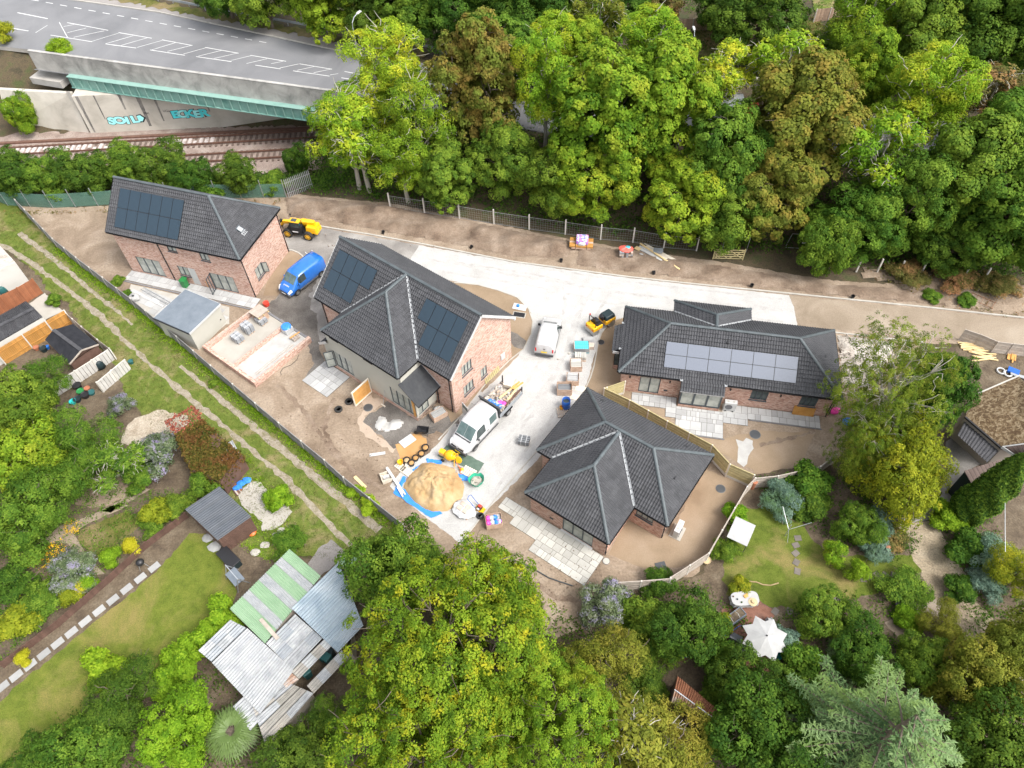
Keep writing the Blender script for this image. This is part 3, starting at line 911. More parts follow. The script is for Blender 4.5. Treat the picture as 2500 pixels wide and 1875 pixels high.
for x_,w_,h_ in ((.55,.38,4.9),(7.7,.55,4.4),(9.6,.3,3.8),(5.6,.35,2.0),(15.6,.35,2.8),(20.0,.4,2.4),(2.6,.2,3.2)):
 st=MB()
 rr=random.Random(int(x_*10))
 n_=8
 for i in range(n_):
  za,zb=4.98-h_*i/n_,4.98-h_*(i+1)/n_
  wa,wb=w_*(1-.4*i/n_)*rr.uniform(.85,1.1),w_*(1-.4*(i+1)/n_)*rr.uniform(.85,1.1)
  st.face([(x_-wb/2,-.006,zb),(x_+wb/2,-.006,zb),(x_+wa/2,-.006,za),(x_-wa/2,-.006,za)])
 st.build('drain_stain','abutment_stain',abt)
def txt(body,size,parent,M,mat_,name='lettering',ext=.004,off=0.0,shear=0.0,space=1.0):
 c=bpy.data.curves.new(name,'FONT')
 c.body=body
 c.size=size
 c.extrude=ext
 c.offset=off
 c.shear=shear
 c.space_character=space
 c.align_x='CENTER'
 c.materials.append(MAT[mat_])
 o=bpy.data.objects.new(name,c)
 COL.objects.link(o)
 me=bpy.data.meshes.new_from_object(o.evaluated_get(bpy.context.evaluated_depsgraph_get()))
 bpy.data.objects.remove(o)
 return put(me,name,parent,M=M)
def upright(x,y,z,sx=1.0,sz=1.0,tilt=0.0):
 return Matrix.Translation((x,y,z)) @ Matrix.Rotation(R(90),4,'X') @ Matrix.Rotation(tilt,4,'Z') @ Matrix.Diagonal((sx,sz,1,1))
def graffiti(s,x,z,size,sp,cols):
 rr=random.Random(len(s))
 n_=len(s)
 for i,ch in enumerate(s):
  M=upright(x+(i-(n_-1)/2)*sp,-.012,z+rr.uniform(-.06,.06),1.45,1.0,rr.uniform(-.12,.12))
  txt(ch,size,abt,M,'graffiti_black','graffiti_outline',.003,.13)
  M2=M.copy()
  M2.translation.y-=.012
  txt(ch,size,abt,M2,cols[i%len(cols)],'graffiti_letter',.003,.07)
graffiti('SOIL',4.7,1.15,1.25,.98,('graffiti_light',))
arr=MB().face([(6.55,-.026,1.35),(7.0,-.026,1.3),(7.35,-.026,1.75),(7.0,-.026,2.15),(6.55,-.026,2.05)])
arr.build('graffiti_arrow','graffiti_light',abt)
arr=MB().face([(6.5,-.016,1.2),(7.1,-.016,1.15),(7.6,-.016,1.75),(7.1,-.016,2.3),(6.5,-.016,2.15)])
arr.build('graffiti_arrow_outline','graffiti_black',abt)
graffiti('ECKER',13.1,1.55,1.3,.88,('graffiti_cyan','graffiti_light'))
txt('UGL',.42,abt,upright(10.4,-.01,2.4),'graffiti_black','graffiti_tag',.002)
txt('PBK',.4,abt,upright(7.9,-.01,2.2),'graffiti_black','graffiti_tag',.002)
ww=thing('wing_wall','pale concrete wing wall left of the graffiti, topped by a grey sheet panel','wall',ab0)
wl0,wl1=G('a',60,800,Z_RAIL)-ab0,Vector((-.3,.12,0))
tl0,tl1=G('a',165,530,2.2)-ab0+Vector((0,0,0)),G('a',440,520,2.6)-ab0
mb=MB()
wl0.z=0
pl=[wl0,Vector((wl1.x,wl1.y,0)),Vector((wl1.x,wl1.y+.5,5.0)),Vector((wl0.x+.8,wl0.y+.9,4.5))]
mb.face(pl)
mb.face([pl[3],pl[2],pl[2]+Vector((0,.5,0)),pl[3]+Vector((0,.5,0))])
mb.face([pl[1],pl[1]+Vector((0,.9,0)),pl[2]+Vector((0,.5,0)),pl[2]])
mb.build('wall','abutment',ww)
MB().face([pl[2]+Vector((-.45,-.03,-5)),pl[2]+Vector((0,-.03,-5)),pl[2]+Vector((0,-.03,.35)),pl[2]+Vector((-.45,-.03,.35))]).build('pilaster','concrete',ww)
sp=GP('a',[(205,365),(360,405),(395,462),(240,430)],3.8)
MB().face([p-ab0 for p in sp]).face([p-ab0-Vector((0,0,.08)) for p in reversed(sp)]).build('sheet_panel','felt_grey',ww)
cn=G('a',320,470,3.0)-ab0
MB().box(cn+Vector((0,0,-.5)),(4.5,2.4,.8),rz=R(-18)).build('coping','concrete',ww)
bar_pts=GP('a',[(700,-50),(1000,10),(1300,70),(1700,143),(2203,232)],Z_ROAD)+GP('b',[(350,275),(700,335)],Z_ROAD)
cb=thing('crash_barrier','galvanised crash barrier along the far footway in front of dark trees','barrier',bar_pts[0])
for a,b in zip(bar_pts,bar_pts[1:]):
 mb=MB()
 up=Vector((0,0,.62))
 mb.bar(a-bar_pts[0]+up,b-bar_pts[0]+up,.09,.3)
 mb.build('rail','sheet_grey',cb)
 k=max(1,int((b-a).length/2.4))
 for i in range(k):
  q=a.lerp(b,i/k)-bar_pts[0]
  MB().box(q+Vector((0,.12,.33)),(.1,.1,.66)).build('post','galv',cb)
cw=thing('roadside_wall','low brown wall with pale coping beyond the road among the trees','wall',G('s',1379,150,Z_ROAD))
cp_=GP('s',[(1330,142),(1379,148),(1556,176),(1766,203),(1880,215)],Z_ROAD)
for a,b in zip(cp_,cp_[1:]):
 o_=Vector(cw.location)
 MB().bar(a-o_+Vector((0,0,.45)),b-o_+Vector((0,0,.45)),.4,.9).build('wall','brick_grey',cw)
 MB().bar(a-o_+Vector((0,0,.95)),b-o_+Vector((0,0,.95)),.55,.12).build('coping','pale_concrete',cw)
pp=G('s',1098,138,Z_ROAD)
pr_=thing('brick_pier','weathered brown brick pier at the end of the crash barrier','pier',pp,R(-12))
MB().box((0,.6,.9),(2.6,1.4,1.8)).build('brickwork','brick_grey',pr_,uv=True)
MB().box((0,.6,1.86),(2.7,1.5,.1)).build('cap','conc_post',pr_)
def street_lamp(label,base,h,out,rz):
 t=thing('street_lamp',label,'street lamp',base,rz,'street lamps along the road')
 MB().tube([(0,0,0),(0,0,h*.3),(0,0,h*.88)],[.11,.09,.06],10).build('column','galv',t)
 MB().tube([(0,0,h*.88),(0,.05*out,h*.94),(0,.45*out,h*.985),(0,out,h)],.045,8).build('bracket_arm','galv',t)
 hd=MB().box((0,out+.3,h+.02),(.26,.7,.11),taper=.8).build('lantern','white_upvc',t)
 return t
street_lamp('tall street lamp with curved arm left of the lime-green ash trees',G('s',893,236,Z_ROAD),9.0,1.1,R(-30))
street_lamp('tall street lamp rising behind the trees near the wooden panel fence',G('s',1668,240,Z_ROAD),7.6,.5,R(0))
lr0=G('s',1745,318,Z_ROAD)
lor=thing('lorry','grey box lorry with red chassis on the road behind the trees','lorry',lr0,R(-4))
MB().box((-.6,0,2.3),(6.0,2.4,2.6)).build('box_body','sheet_grey',lor,bevel=.05)
MB().box((0,0,.85),(7.4,2.0,.3)).build('chassis','paint_red',lor)
MB().box((3.4,0,1.7),(1.7,2.3,2.0)).build('cab','paint_red',lor,bevel=.12)
MB().box((4.2,0,2.1),(.16,2.0,.8)).build('windscreen','windscreen',lor)
whl=MB().lathe([(.2,-.14),(.5,-.14),(.52,-.1),(.52,.1),(.5,.14),(.2,.14)],n=18,M=Matrix.Rotation(R(90),3,'X')).mesh('lorry_wheel','rubber')
for x_ in (-2.6,-1.4,3.2):
 for y_ in (-1.0,1.0):
  put(whl,'wheel',lor,(x_,y_,.52))
# ---------------------------------------------------------------- railway: ballast, two tracks
bal=struct(sheet('ballast',[Vector((-75,73.2,0)),Vector((-8,74.6,0)),Vector((-8,83.5,0)),Vector((-75,84.6,0))],Z_RAIL,'ballast',amp=.15,seed=41))
def track(label,a0,a1,b0,b1,grp):
 a=a0
 t=thing('railway_track',label,'railway track',a,ang(a0,a1),grp)
 Lt=(a1-a0).length+14
 gz=1.5
 n_=int(Lt/.68)
 slm=MB().box((0,0,.04),(.26,2.5,.12)).mesh('sleeper','sleeper_wood')
 slw=MB().box((0,0,.05),(.4,.8,.115)).mesh('sleeper_pad','sleeper_dust')
 for i in range(n_):
  put(slm,'sleeper',t,(i*.68,-gz/2,0))
 for yy in (0,-gz):
  mb=MB()
  mb.box((Lt/2,yy,.2),(Lt,.14,.14)).box((Lt/2,yy,.29),(Lt,.08,.06))
  mb.build('rail','rail_rust',t)
 return t,slw,n_
t1,slw,nsl=track('railway track with pale dusty sleepers nearest the graffiti wall',G('a',0,950,Z_RAIL)-Vector((10,.4,0)),G('a',1980,835,Z_RAIL),0,0,'railway tracks under the bridge')
rr=random.Random(5)
for i in range(nsl):
 if (i//9)%7 in (1,2,3,5):
  for yy in (-.4,-1.1):
   if rr.random()<.85:
    put(slw,'dusty_sleeper_end',t1,(i*.68,yy+rr.uniform(-.08,.08),.01),rr.uniform(-.1,.1))
track('railway track half hidden by the bushes nearest the green fence',G('a',0,1062,Z_RAIL)-Vector((10,.4,0)),G('a',1980,945,Z_RAIL),0,0,'railway tracks under the bridge')
tg=thing('cable_trough','brown cable trough running along the foot of the graffiti wall','trough',G('a',-200,922,Z_RAIL),ang(G('a',-200,922,Z_RAIL),G('a',1980,815,Z_RAIL)))
MB().box((26,0,.1),(52,.35,.2)).build('trough','rail_rust',tg)
MB().box((26,.3,.06),(52,.1,.14)).build('spare_rail','rail_rust',tg)
# ---------------------------------------------------------------- houses
TW,TG=.42,.34          # roof tile: cover width,gauge
PROF=[(0,.0),(.03,.032),(.075,.05),(.12,.032),(.15,.0),(.21,.0),(.24,.032),(.285,.05),(.33,.032),(.36,.0),(.42,.0)]
def clip_poly(poly,conv):
 out=poly
 for i in range(len(conv)):
  a,b=conv[i],conv[(i+1)%len(conv)]
  if not out:
   break
  nx,ny=-(b[1]-a[1]),b[0]-a[0]
  res=[]
  for k in range(len(out)):
   p,q=out[k-1],out[k]
   dp=(p[0]-a[0])*nx+(p[1]-a[1])*ny
   dq=(q[0]-a[0])*nx+(q[1]-a[1])*ny
   if (dp >= 0) != (dq >= 0):
    t=dp/(dp-dq)
    res.append((p[0]+(q[0]-p[0])*t,p[1]+(q[1]-p[1])*t))
   if dq >= 0:
    res.append(q)
  out=res
 return out
def area2(p):
 return .5*sum(p[i-1][0]*p[i][1]-p[i][0]*p[i-1][1] for i in range(len(p)))
def tile_mesh():
 mb=MB()
 lift=.075
 for (x0,h0),(x1,h1) in zip(PROF,PROF[1:]):
  mb.face([(x0,0,h0+lift),(x1,0,h1+lift),(x1,TG,h1),(x0,TG,h0)])
  mb.face([(x0,0,-.01),(x1,0,-.01),(x1,0,h1+lift),(x0,0,h0+lift)])
 return mb.mesh('tile','tile_grey')
TILE_ME=tile_mesh()
def hfun(x):
 for (x0,h0),(x1,h1) in zip(PROF,PROF[1:]):
  if x <= x1+1e-9:
   return h0+(h1-h0)*(x-x0)/(x1-x0)
 return 0.0
class Roof:
 def __init__(s,house,frame):
  s.house,s.frame=house,frame
  s.whole=[]
  s.joined=MB()
  s.deck=MB()
 def slope(s,poly,sdir):
  P=[Vector(p) for p in poly]
  sd=Vector(sdir).normalized()
  n=(P[1]-P[0]).cross(P[2]-P[0]).normalized()
  if n.z<0:
   n=-n
  sd=(sd-n*sd.dot(n)).normalized()
  td=n.cross(sd)
  o=P[0]
  q=[((p-o).dot(sd),(p-o).dot(td)) for p in P]
  if area2(q)<0:
   q=q[::-1]
   P=P[::-1]
  s.deck.face([p-n*.02 for p in P])
  s.deck.face([p-n*.09 for p in reversed(P)])
  s0,s1=min(x for x,_ in q),max(x for x,_ in q)
  t0,t1=min(y for _,y in q),max(y for _,y in q)
  B=Matrix((sd,td,n)).transposed()
  row=0
  t=t0
  while t<t1:
   c=s0
   while c<s1:
    rect=[(c,t),(c+TW,t),(c+TW,t+TG),(c,t+TG)]
    cl=clip_poly(rect,q)
    if len(cl)>2:
     ar=area2(cl)
     if ar>TW*TG*.995:
      M=B.to_4x4()
      M.translation=o+sd*c+td*t
      s.whole.append(M)
     elif ar>.002:
      for (x0,h0),(x1,h1) in zip(PROF,PROF[1:]):
       pc=clip_poly([(c+x0,t),(c+x1,t),(c+x1,t+TG),(c+x0,t+TG)],q)
       if len(pc)>2 and area2(pc)>1e-5:
        s.joined.face([o+sd*a+td*b+n*(hfun(min(TW,max(0,a-c)))+.075*(1-(b-t)/TG)) for a,b in pc])
    c+=TW
   t+=TG
   row+=1
 def finish(s,roof,keep=300):
  O=s.frame
  camp=O.inverted() @ Vector((0,0,CAMH))
  def score(M):
   p=M.translation
   v=camp-p
   nn=Vector((M[0][2],M[1][2],M[2][2]))
   return nn.dot(v.normalized())/v.length_squared
  s.whole.sort(key=score,reverse=True)
  for M in s.whole[:keep]:
   put(TILE_ME,'tile',roof,M=M)
  vs=[v.co.copy() for v in TILE_ME.vertices]
  fs=[tuple(p.vertices) for p in TILE_ME.polygons]
  for M in s.whole[keep:]:
   b=len(s.joined.v)
   s.joined.v.extend([tuple(M @ v) for v in vs])
   s.joined.f.extend([tuple(b+i for i in f) for f in fs])
   s.joined.m.extend([0]*len(fs))
  if s.joined.v:
   j=s.joined.build('roof_tiles','tile_grey_joined',roof)
   j['kind']='stuff'
def ridge_caps(roof,a,b,r=.14,mat_='ridge_tile',name='ridge_tile',seg=.45):
 a,b=Vector(a),Vector(b)
 L=(b-a).length
 n=max(1,round(L/seg))
 d=(b-a).normalized()
 y=Vector((0,0,1)).cross(d).normalized()
 z=d.cross(y)
 me_key='cap_%.2f_%.3f_%s'%(r,L/n,mat_)
 me=bpy.data.meshes.get(me_key)
 if me is None:
  mb=MB()
  l=L/n
  k=6
  for i in range(k):
   t0,t1=math.pi*(i/k)*1.1-.157,math.pi*((i+1)/k)*1.1-.157
   p=lambda t,x,rr: (x,rr*math.cos(t),rr*math.sin(t)*.8)
   mb.face([p(t0,-.02,r),p(t0,l,r*.9),p(t1,l,r*.9),p(t1,-.02,r)][::-1])
   mb.face([p(t0,-.02,r),p(t1,-.02,r),(-.02,0,-.02)])
  me=mb.mesh(me_key,mat_,smooth=True)
 M=Matrix((d,y,z)).transposed().to_4x4()
 for i in range(n):
  Mi=M.copy()
  Mi.translation=a+d*(L*i/n)+Vector((0,0,.05))
  put(me,name,roof,M=Mi)
def wall_mb(mb,p0,p1,h,thick,openings,top=None):
 p0,p1=Vector((p0[0],p0[1],0)),Vector((p1[0],p1[1],0))
 L=(p1-p0).length
 d=(p1-p0)/L
 n=Vector((d.y,-d.x,0))
 xs=sorted({0.0,L,*[o[0] for o in openings],*[o[1] for o in openings]})
 zs=sorted({0.0,h,*[o[2] for o in openings],*[o[3] for o in openings]})
 P=lambda s,z,k=0.0: p0+d*s-n*k+Vector((0,0,z))
 for x0,x1 in zip(xs,xs[1:]):
  for z0,z1 in zip(zs,zs[1:]):
   cx,cz=(x0+x1)/2,(z0+z1)/2
   if any(o[0]<cx<o[1] and o[2]<cz<o[3] for o in openings):
    continue
   mb.face([P(x0,z0),P(x1,z0),P(x1,z1),P(x0,z1)])
   mb.face([P(x1,z0,thick),P(x0,z0,thick),P(x0,z1,thick),P(x1,z1,thick)])
 for a,b,z0,z1 in openings:
  mb.face([P(a,z0),P(a,z0,thick),P(b,z0,thick),P(b,z0)])
  mb.face([P(a,z1,thick),P(a,z1),P(b,z1),P(b,z1,thick)])
  mb.face([P(a,z0,thick),P(a,z0),P(a,z1),P(a,z1,thick)])
  mb.face([P(b,z0),P(b,z0,thick),P(b,z1,thick),P(b,z1)])
 return p0,d,n
def window(house,p0,d,n,s0,s1,z0,z1,panes=2,name='window',sill=True,glass='glass_pane',inset=.07,fr=.07,bar=None):
 rz=math.atan2(d.y,d.x)
 base=p0+d*s0-n*inset
 mb=MB()
 W,Hh=s1-s0,z1-z0
 mb.box((W/2,0,z0+fr/2),(W-.004,.07,fr))
 mb.box((W/2,0,z1-fr/2),(W-.004,.07,fr))
 for i in range(panes+1):
  x=fr/2+(W-fr)*i/panes
  mb.box((x,0,(z0+z1)/2),(fr if i in (0,panes) else (bar or fr*1.3),.074,Hh-2*fr))
 w=mb.build(name,'anthracite',house)
 w.location=base
 w.rotation_euler=(0,0,rz)
 for i in range(panes):
  x=fr/2+(W-fr)*(i+.5)/panes
  pw=(W-fr)/panes-fr
  g=MB().box((0,0,0),(pw+.02,.02,Hh-2*fr+.02)).build('pane',glass,w)
  g.location=(x,.012,(z0+z1)/2)
 if sill:
  g=MB().box((W/2,-.07,z0-.03),(W+.1,.2,.05)).build('sill','anthracite',w)
 return w
def downpipe(house,x,y,z,nrm,foot=0.05):
 n=Vector(nrm)
 mb=MB()
 mb.tube([(x+n.x*.2,y+n.y*.2,z),(x+n.x*.12,y+n.y*.12,z-.15),(x+n.x*.06,y+n.y*.06,z-.3),(x+n.x*.06,y+n.y*.06,foot)],.045,8)
 for zz in (z-.6,z/2,.4):
  mb.box((x+n.x*.05,y+n.y*.05,zz),(.13,.13,.04))
 return mb.build('downpipe','black_plastic',house)
def gutter(house,a,b,nrm,r=.065):
 a,b,n=Vector(a),Vector(b),Vector(nrm)
 d=(b-a)
 mb=MB()
 k=6
 for i in range(k):
  t0,t1=math.pi*i/k,math.pi*(i+1)/k
  p=lambda t,q: q+n*(r+r*math.cos(t))-Vector((0,0,r*math.sin(t)))
  mb.face([p(t0,a),p(t0,b),p(t1,b),p(t1,a)])
  mb.face([p(t0,a),p(t1,a),p(t1,b),p(t0,b)])
 return mb.build('gutter','black_plastic',house)
def fascia(house,a,b,nrm,h=.2,over=.3,mat_='black_plastic',soff='white_upvc'):
 a,b,n=Vector(a),Vector(b),Vector(nrm)
 mb=MB()
 mb.bar(a-n*.012-Vector((0,0,h/2+.02)),b-n*.012-Vector((0,0,h/2+.02)),.022,h)
 f=mb.build('fascia',mat_,house)
 mb=MB()
 ai,bi=a-n*(over-.003),b-n*(over-.003)
 z=Vector((0,0,-h+.01))
 mb.face([a-n*.025+z,b-n*.025+z,bi+z,ai+z])
 mb.build('soffit',soff,f)
 return f
def solar(roof,o,sdir,tdir,n,cols,w,h,gap=.022,mat_='solar_cell',frame='black_plastic',lift=.13):
 sd,td=Vector(sdir).normalized(),Vector(tdir).normalized()
 nn=sd.cross(td).normalized()
 B=Matrix((sd,td,nn)).transposed()
 key='panel_%.2f_%.2f_%s'%(w,h,mat_)
 if key not in bpy.data.meshes:
  mb=MB()
  mb.box((w/2,h/2,-.015),(w-gap,h-gap,.035))
  mb.mesh(key,frame)
  mb=MB()
  mb.box((w/2,h/2,.006),(w-gap-.03,h-gap-.03,.012))
  mb.mesh(key+'_cells',mat_)
 for c,r in cols:
  M=B.to_4x4()
  M.translation=Vector(o)+sd*(w*c)+td*(h*r)+nn*lift
  p=put(bpy.data.meshes[key],'solar_panel',roof,M=M)
  q=put(bpy.data.meshes[key+'_cells'],'solar_cells',roof,M=M)
def house_frame(name,label,O,a):
 h=thing(name,label,'house',(O[0],O[1],0),R(a))
 return h,Matrix.Translation((O[0],O[1],0)) @ Matrix.Rotation(R(a),4,'Z')
# ------------------------------------------------ house A: two storeys, gable to the left, hip to the right
hA,fA=house_frame('brick_house','two-storey pink brick house with twelve solar panels beside the dark concrete fence',(-37.72,54.87),-18.28)
L,Dp,E,Rg=14.24,7.58,5.15,8.56
hip=4.2
w=MB()
p0,d,n=wall_mb(w,(.3,.3),(13.95,.3),E-.1,.3,[(1.25,3.95,.12,2.25),(5.85,6.85,4.05,4.75),(9.3,10.25,3.75,4.75),(5.9,7.05,1.0,2.22),(7.05,7.85,.05,2.22),(9.4,12.0,.12,2.2)])
wall_mb(w,(13.95,7.28),(.3,7.28),E-.1,.3,[])
pr,dr,nr=wall_mb(w,(13.95,.3),(13.95,7.28),E-.1,.3,[(1.28,2.5,1.1,2.4)])
wall_mb(w,(.3,7.28),(.3,.3),E-.1,.3,[])
w.face([(.3,7.28,E-.1),(.3,.3,E-.1),(.3,3.79,Rg-.2)])
w.build('wall','brick',hA,uv=True)
window(hA,p0,d,n,1.25,3.95,.12,2.25,3,'patio_door',sill=False)
window(hA,p0,d,n,5.85,6.85,4.05,4.75,2)
window(hA,p0,d,n,9.3,10.25,3.75,4.75,2)
window(hA,p0,d,n,5.9,7.05,1.0,2.22,2)
dd=MB().box((.4,0,1.135),(.78,.06,2.15)).build('door','white_upvc',hA)
dd.location=p0+d*7.05-n*.05
dd['label']='white protective board over the back door'
w2=window(hA,p0,d,n,9.4,12.0,.12,2.2,3,'patio_door',sill=False)
lf=MB()
lf.box((.43,0,1.1),(.07,.05,2.0)).box((.43,0,2.06),(.86,.05,.07)).box((.43,0,.15),(.86,.05,.07)).box((.035,0,1.1),(.07,.05,2.0)).box((.825,0,1.1),(.07,.05,2.0))
lo=lf.build('open_leaf','anthracite',hA)
lo.location=p0+d*9.46+n*.02
lo.rotation_euler=(0,0,R(-80))
window(hA,pr,dr,nr,1.28,2.5,1.1,2.4,2)
mbx=MB()
mbx.box((.25,0,.6),(.5,.04,1.2)).box((.25,0,.6),(.38,.05,1.08),mi=1)
ol=mbx.build('open_casement',['anthracite','glass_pane'],hA)
ol.location=pr+dr*2.45+nr*.02+Vector((0,0,1.15))
ol.rotation_euler=(0,0,R(25))
for xx in (5.2,):
 downpipe(hA,xx,.3,E-.1,(0,-1,0))
downpipe(hA,13.95,.36,E-.1,(1,0,0))
downpipe(hA,13.95,7.1,E-.1,(1,0,0))
gutter(hA,(0,0,E-.03),(L,0,E-.03),(0,-1,0))
gutter(hA,(L,0,E-.03),(L,Dp,E-.03),(1,0,0))
fascia(hA,(0,0,E),(L,0,E),(0,-1,0))
fascia(hA,(L,0,E),(L,Dp,E),(1,0,0))
fascia(hA,(L,Dp,E),(0,Dp,E),(0,1,0))
apx=(L-hip,Dp/2,Rg)
RF=Roof(hA,fA)
RF.slope([(0,0,E),(L,0,E),apx,(0,Dp/2,Rg)],(1,0,0))
RF.slope([(L,0,E),(L,Dp,E),apx],(0,1,0))
RF.slope([(L,Dp,E),(0,Dp,E),(0,Dp/2,Rg),apx],(-1,0,0))
roofA=RF.deck.build('roof','felt_black',hA)
RF.finish(roofA)
ridge_caps(roofA,(0,Dp/2,Rg+.03),apx)
ridge_caps(roofA,(L,0,E),apx,name='hip_tile')
ridge_caps(roofA,(L,Dp,E),apx,name='hip_tile')
mb=MB()
mb.bar((-.02,0,E-.06),(-.02,Dp/2,Rg-.06),.04,.18).bar((-.02,Dp,E-.06),(-.02,Dp/2,Rg-.06),.04,.18)
mb.build('verge_trim','black_plastic',hA)
sl=math.hypot(1,(Rg-E)/(Dp/2))
kz=(Rg-E)/(Dp/2)
solar(roofA,(.95,.45,E+.45*kz),(1,0,0),(0,1,kz),0,[(c,r) for c in range(6) for r in range(2)],1.142,2.72*sl/2)
kh=(Rg-E)/hip
M=Matrix(((0,-1/math.hypot(1,kh),kh/math.hypot(1,kh)),(1,0,0),(0,kh/math.hypot(1,kh),1/math.hypot(1,kh)))).to_4x4()
M.translation=Vector((13.0,2.75,E+(L-13.0)*kh))+Vector((kh,0,1)).normalized()*.08
sk=put(MB().box((0,0,0),(.56,.62,.1)).mesh('rooflight','anthracite'),'rooflight',roofA,M=M)
M2=M.copy()
M2.translation=M.translation+Vector((kh,0,1)).normalized()*.052
put(MB().box((0,0,0),(.42,.48,.014)).mesh('rooflight_pane','sheet_white'),'rooflight_pane',roofA,M=M2)
M3=M.copy()
M3.translation=M.translation-Vector((0,1,0))*.46*0+Vector((M[0][1],M[1][1],M[2][1]))*-.48
put(MB().box((0,0,-.02),(.66,.34,.02)).mesh('flashing','valley_grp'),'flashing',roofA,M=M3)
tp=MB()
tp.tube([(8.9,.27,.15),(8.9,.22,.2),(8.9,.24,.9)],.025,6)
tp.build('tap_pipe','wood_orange',hA)
# ------------------------------------------------ house B: two storeys, gables left and right, hipped cross wing to the front
hB,fB=house_frame('brick_house','large two-storey house with rendered front wing and two blocks of solar panels',(-16.86,45.66),-38.6)
L,Dp,E,Rg=15.45,8.32,4.95,8.7
wc,wh,wv=7.69,4.32,-2.35
w=MB()
wall_mb(w,(.3,.3),(3.75,.3),E-.1,.3,[])
wall_mb(w,(11.63,.3),(15.2,.3),E-.1,.3,[])
pg,dg,ng=wall_mb(w,(15.2,.3),(15.2,8.02),E-.1,.3,[(1.25,2.5,3.55,4.75),(1.25,2.52,1.0,2.15),(3.5,4.32,1.0,2.2)])
wall_mb(w,(15.2,8.02),(.3,8.02),E-.1,.3,[])
wall_mb(w,(.3,8.02),(.3,.3),E-.1,.3,[])
w.face([(15.2,.3,E-.1),(15.2,8.02,E-.1),(15.2,Dp/2,Rg-.25)])
w.face([(.3,8.02,E-.1),(.3,.3,E-.1),(.3,Dp/2,Rg-.25)])
wall_mb(w,(2.75,-2.17),(13.2,-2.17),.42,.26,[])
wall_mb(w,(13.2,-2.17),(13.2,.3),.42,.26,[])
w.build('wall','brick',hB,uv=True)
w=MB()
wl=MB()
pf,df,nf=wall_mb(wl,(2.75,-2.15),(13.2,-2.15),2.62,.26,[(.95,3.15,.45,2.5),(7.65,10.43,.45,2.55)])
for poly in ([(2.75,2.62),(13.2,2.62),(12.0,3.62),(12.0,4.8),(3.38,4.8),(3.38,3.2)],):
 wl.face([(x,-2.15,z) for x,z in poly])
wall_mb(wl,(13.2,-2.15),(13.2,.3),2.62,.26,[(.05,1.45,.45,2.5)])
wall_mb(wl,(12.0,-2.15),(12.0,.3),4.8,.2,[])
wall_mb(wl,(2.75,.3),(2.75,-2.15),2.75,.26,[])
wall_mb(wl,(3.4,.3),(3.4,-2.15),4.8,.2,[])
wl.build('rendered_wall','render_wall',hB)
window(hB,pf,df,nf,.95,3.15,.45,2.5,3,'patio_door',sill=False)
window(hB,pf,df,nf,7.65,10.43,.45,2.55,4,'corner_glazing',sill=False)
cp=MB().box((10.52,-2.12,1.45),(.22,.12,2.1)).build('corner_post','wood_orange',hB)
ps,ds,ns=Vector((13.2,-2.15,0)),Vector((0,1,0)),Vector((1,0,0))
window(hB,ps,ds,ns,.05,1.45,.45,2.5,2,'corner_glazing',sill=False)
cp.location=(2.42,0,0)
lf=MB()
lf.box((.4,0,1.05),(.8,.05,.07)).box((.4,0,2.0),(.8,.05,.07)).box((.4,0,.1),(.8,.05,.07)).box((.035,0,1.05),(.07,.055,1.95)).box((.765,0,1.05),(.07,.055,1.95)).box((.4,0,1.05),(.7,.012,1.85),mi=1)
lo=lf.build('open_leaf',['anthracite','glass_pane'],hB)
lo.location=(3.75,-2.2,.42)
lo.rotation_euler=(0,0,R(-125))
mb=MB().bar((3.25,-2.0,.1),(3.25,-2.0,2.6),.1,.1)
mb.build('prop_post','wood_fresh',hB)
window(hB,pg,dg,ng,1.25,2.5,3.55,4.75,3)
window(hB,pg,dg,ng,1.25,2.52,1.0,2.15,3)
window(hB,pg,dg,ng,3.5,4.32,1.0,2.2,2)
MB().box((15.24,6.75,1.25),(.1,.5,.65)).build('meter_box','white_upvc',hB)
downpipe(hB,14.95,.3,E-.1,(0,-1,0))
downpipe(hB,.5,.3,E-.1,(0,-1,0))
downpipe(hB,13.45,.3,2.6,(0,-1,0))
kB=(Rg-E)/(Dp/2)
apw=(wc,wv+wh*.93,Rg-.02)
jn=(wc,Dp/2,Rg)
vl,vr=(wc-wh,0,E),(wc+wh,0,E)
RF=Roof(hB,fB)
RF.slope([(0,0,E),vl,jn,(0,Dp/2,Rg)],(1,0,0))
RF.slope([vr,(L,0,E),(L,Dp/2,Rg),jn],(1,0,0))
RF.slope([(wc-wh,wv,E),(wc+wh,wv,E),apw],(1,0,0))
RF.slope([(wc+wh,wv,E),vr,jn,apw],(0,1,0))
RF.slope([vl,(wc-wh,wv,E),apw,jn],(0,-1,0))
roofB=RF.deck.build('roof','felt_black',hB)
RF.slope([(L,Dp,E),(0,Dp,E),(0,Dp/2,Rg),(L,Dp/2,Rg)],(-1,0,0))
bk=MB()
bk.face([(L,Dp,E),(0,Dp,E),(0,Dp/2,Rg),(L,Dp/2,Rg)])
bk.build('rear_slope','felt_black',roofB)
RF.finish(roofB)
ridge_caps(roofB,(0,Dp/2,Rg+.02),(L,Dp/2,Rg+.02))
ridge_caps(roofB,apw,(wc,Dp/2-.1,Rg+.02))
ridge_caps(roofB,(wc-wh,wv,E),apw,name='hip_tile')
ridge_caps(roofB,(wc+wh,wv,E),apw,name='hip_tile')
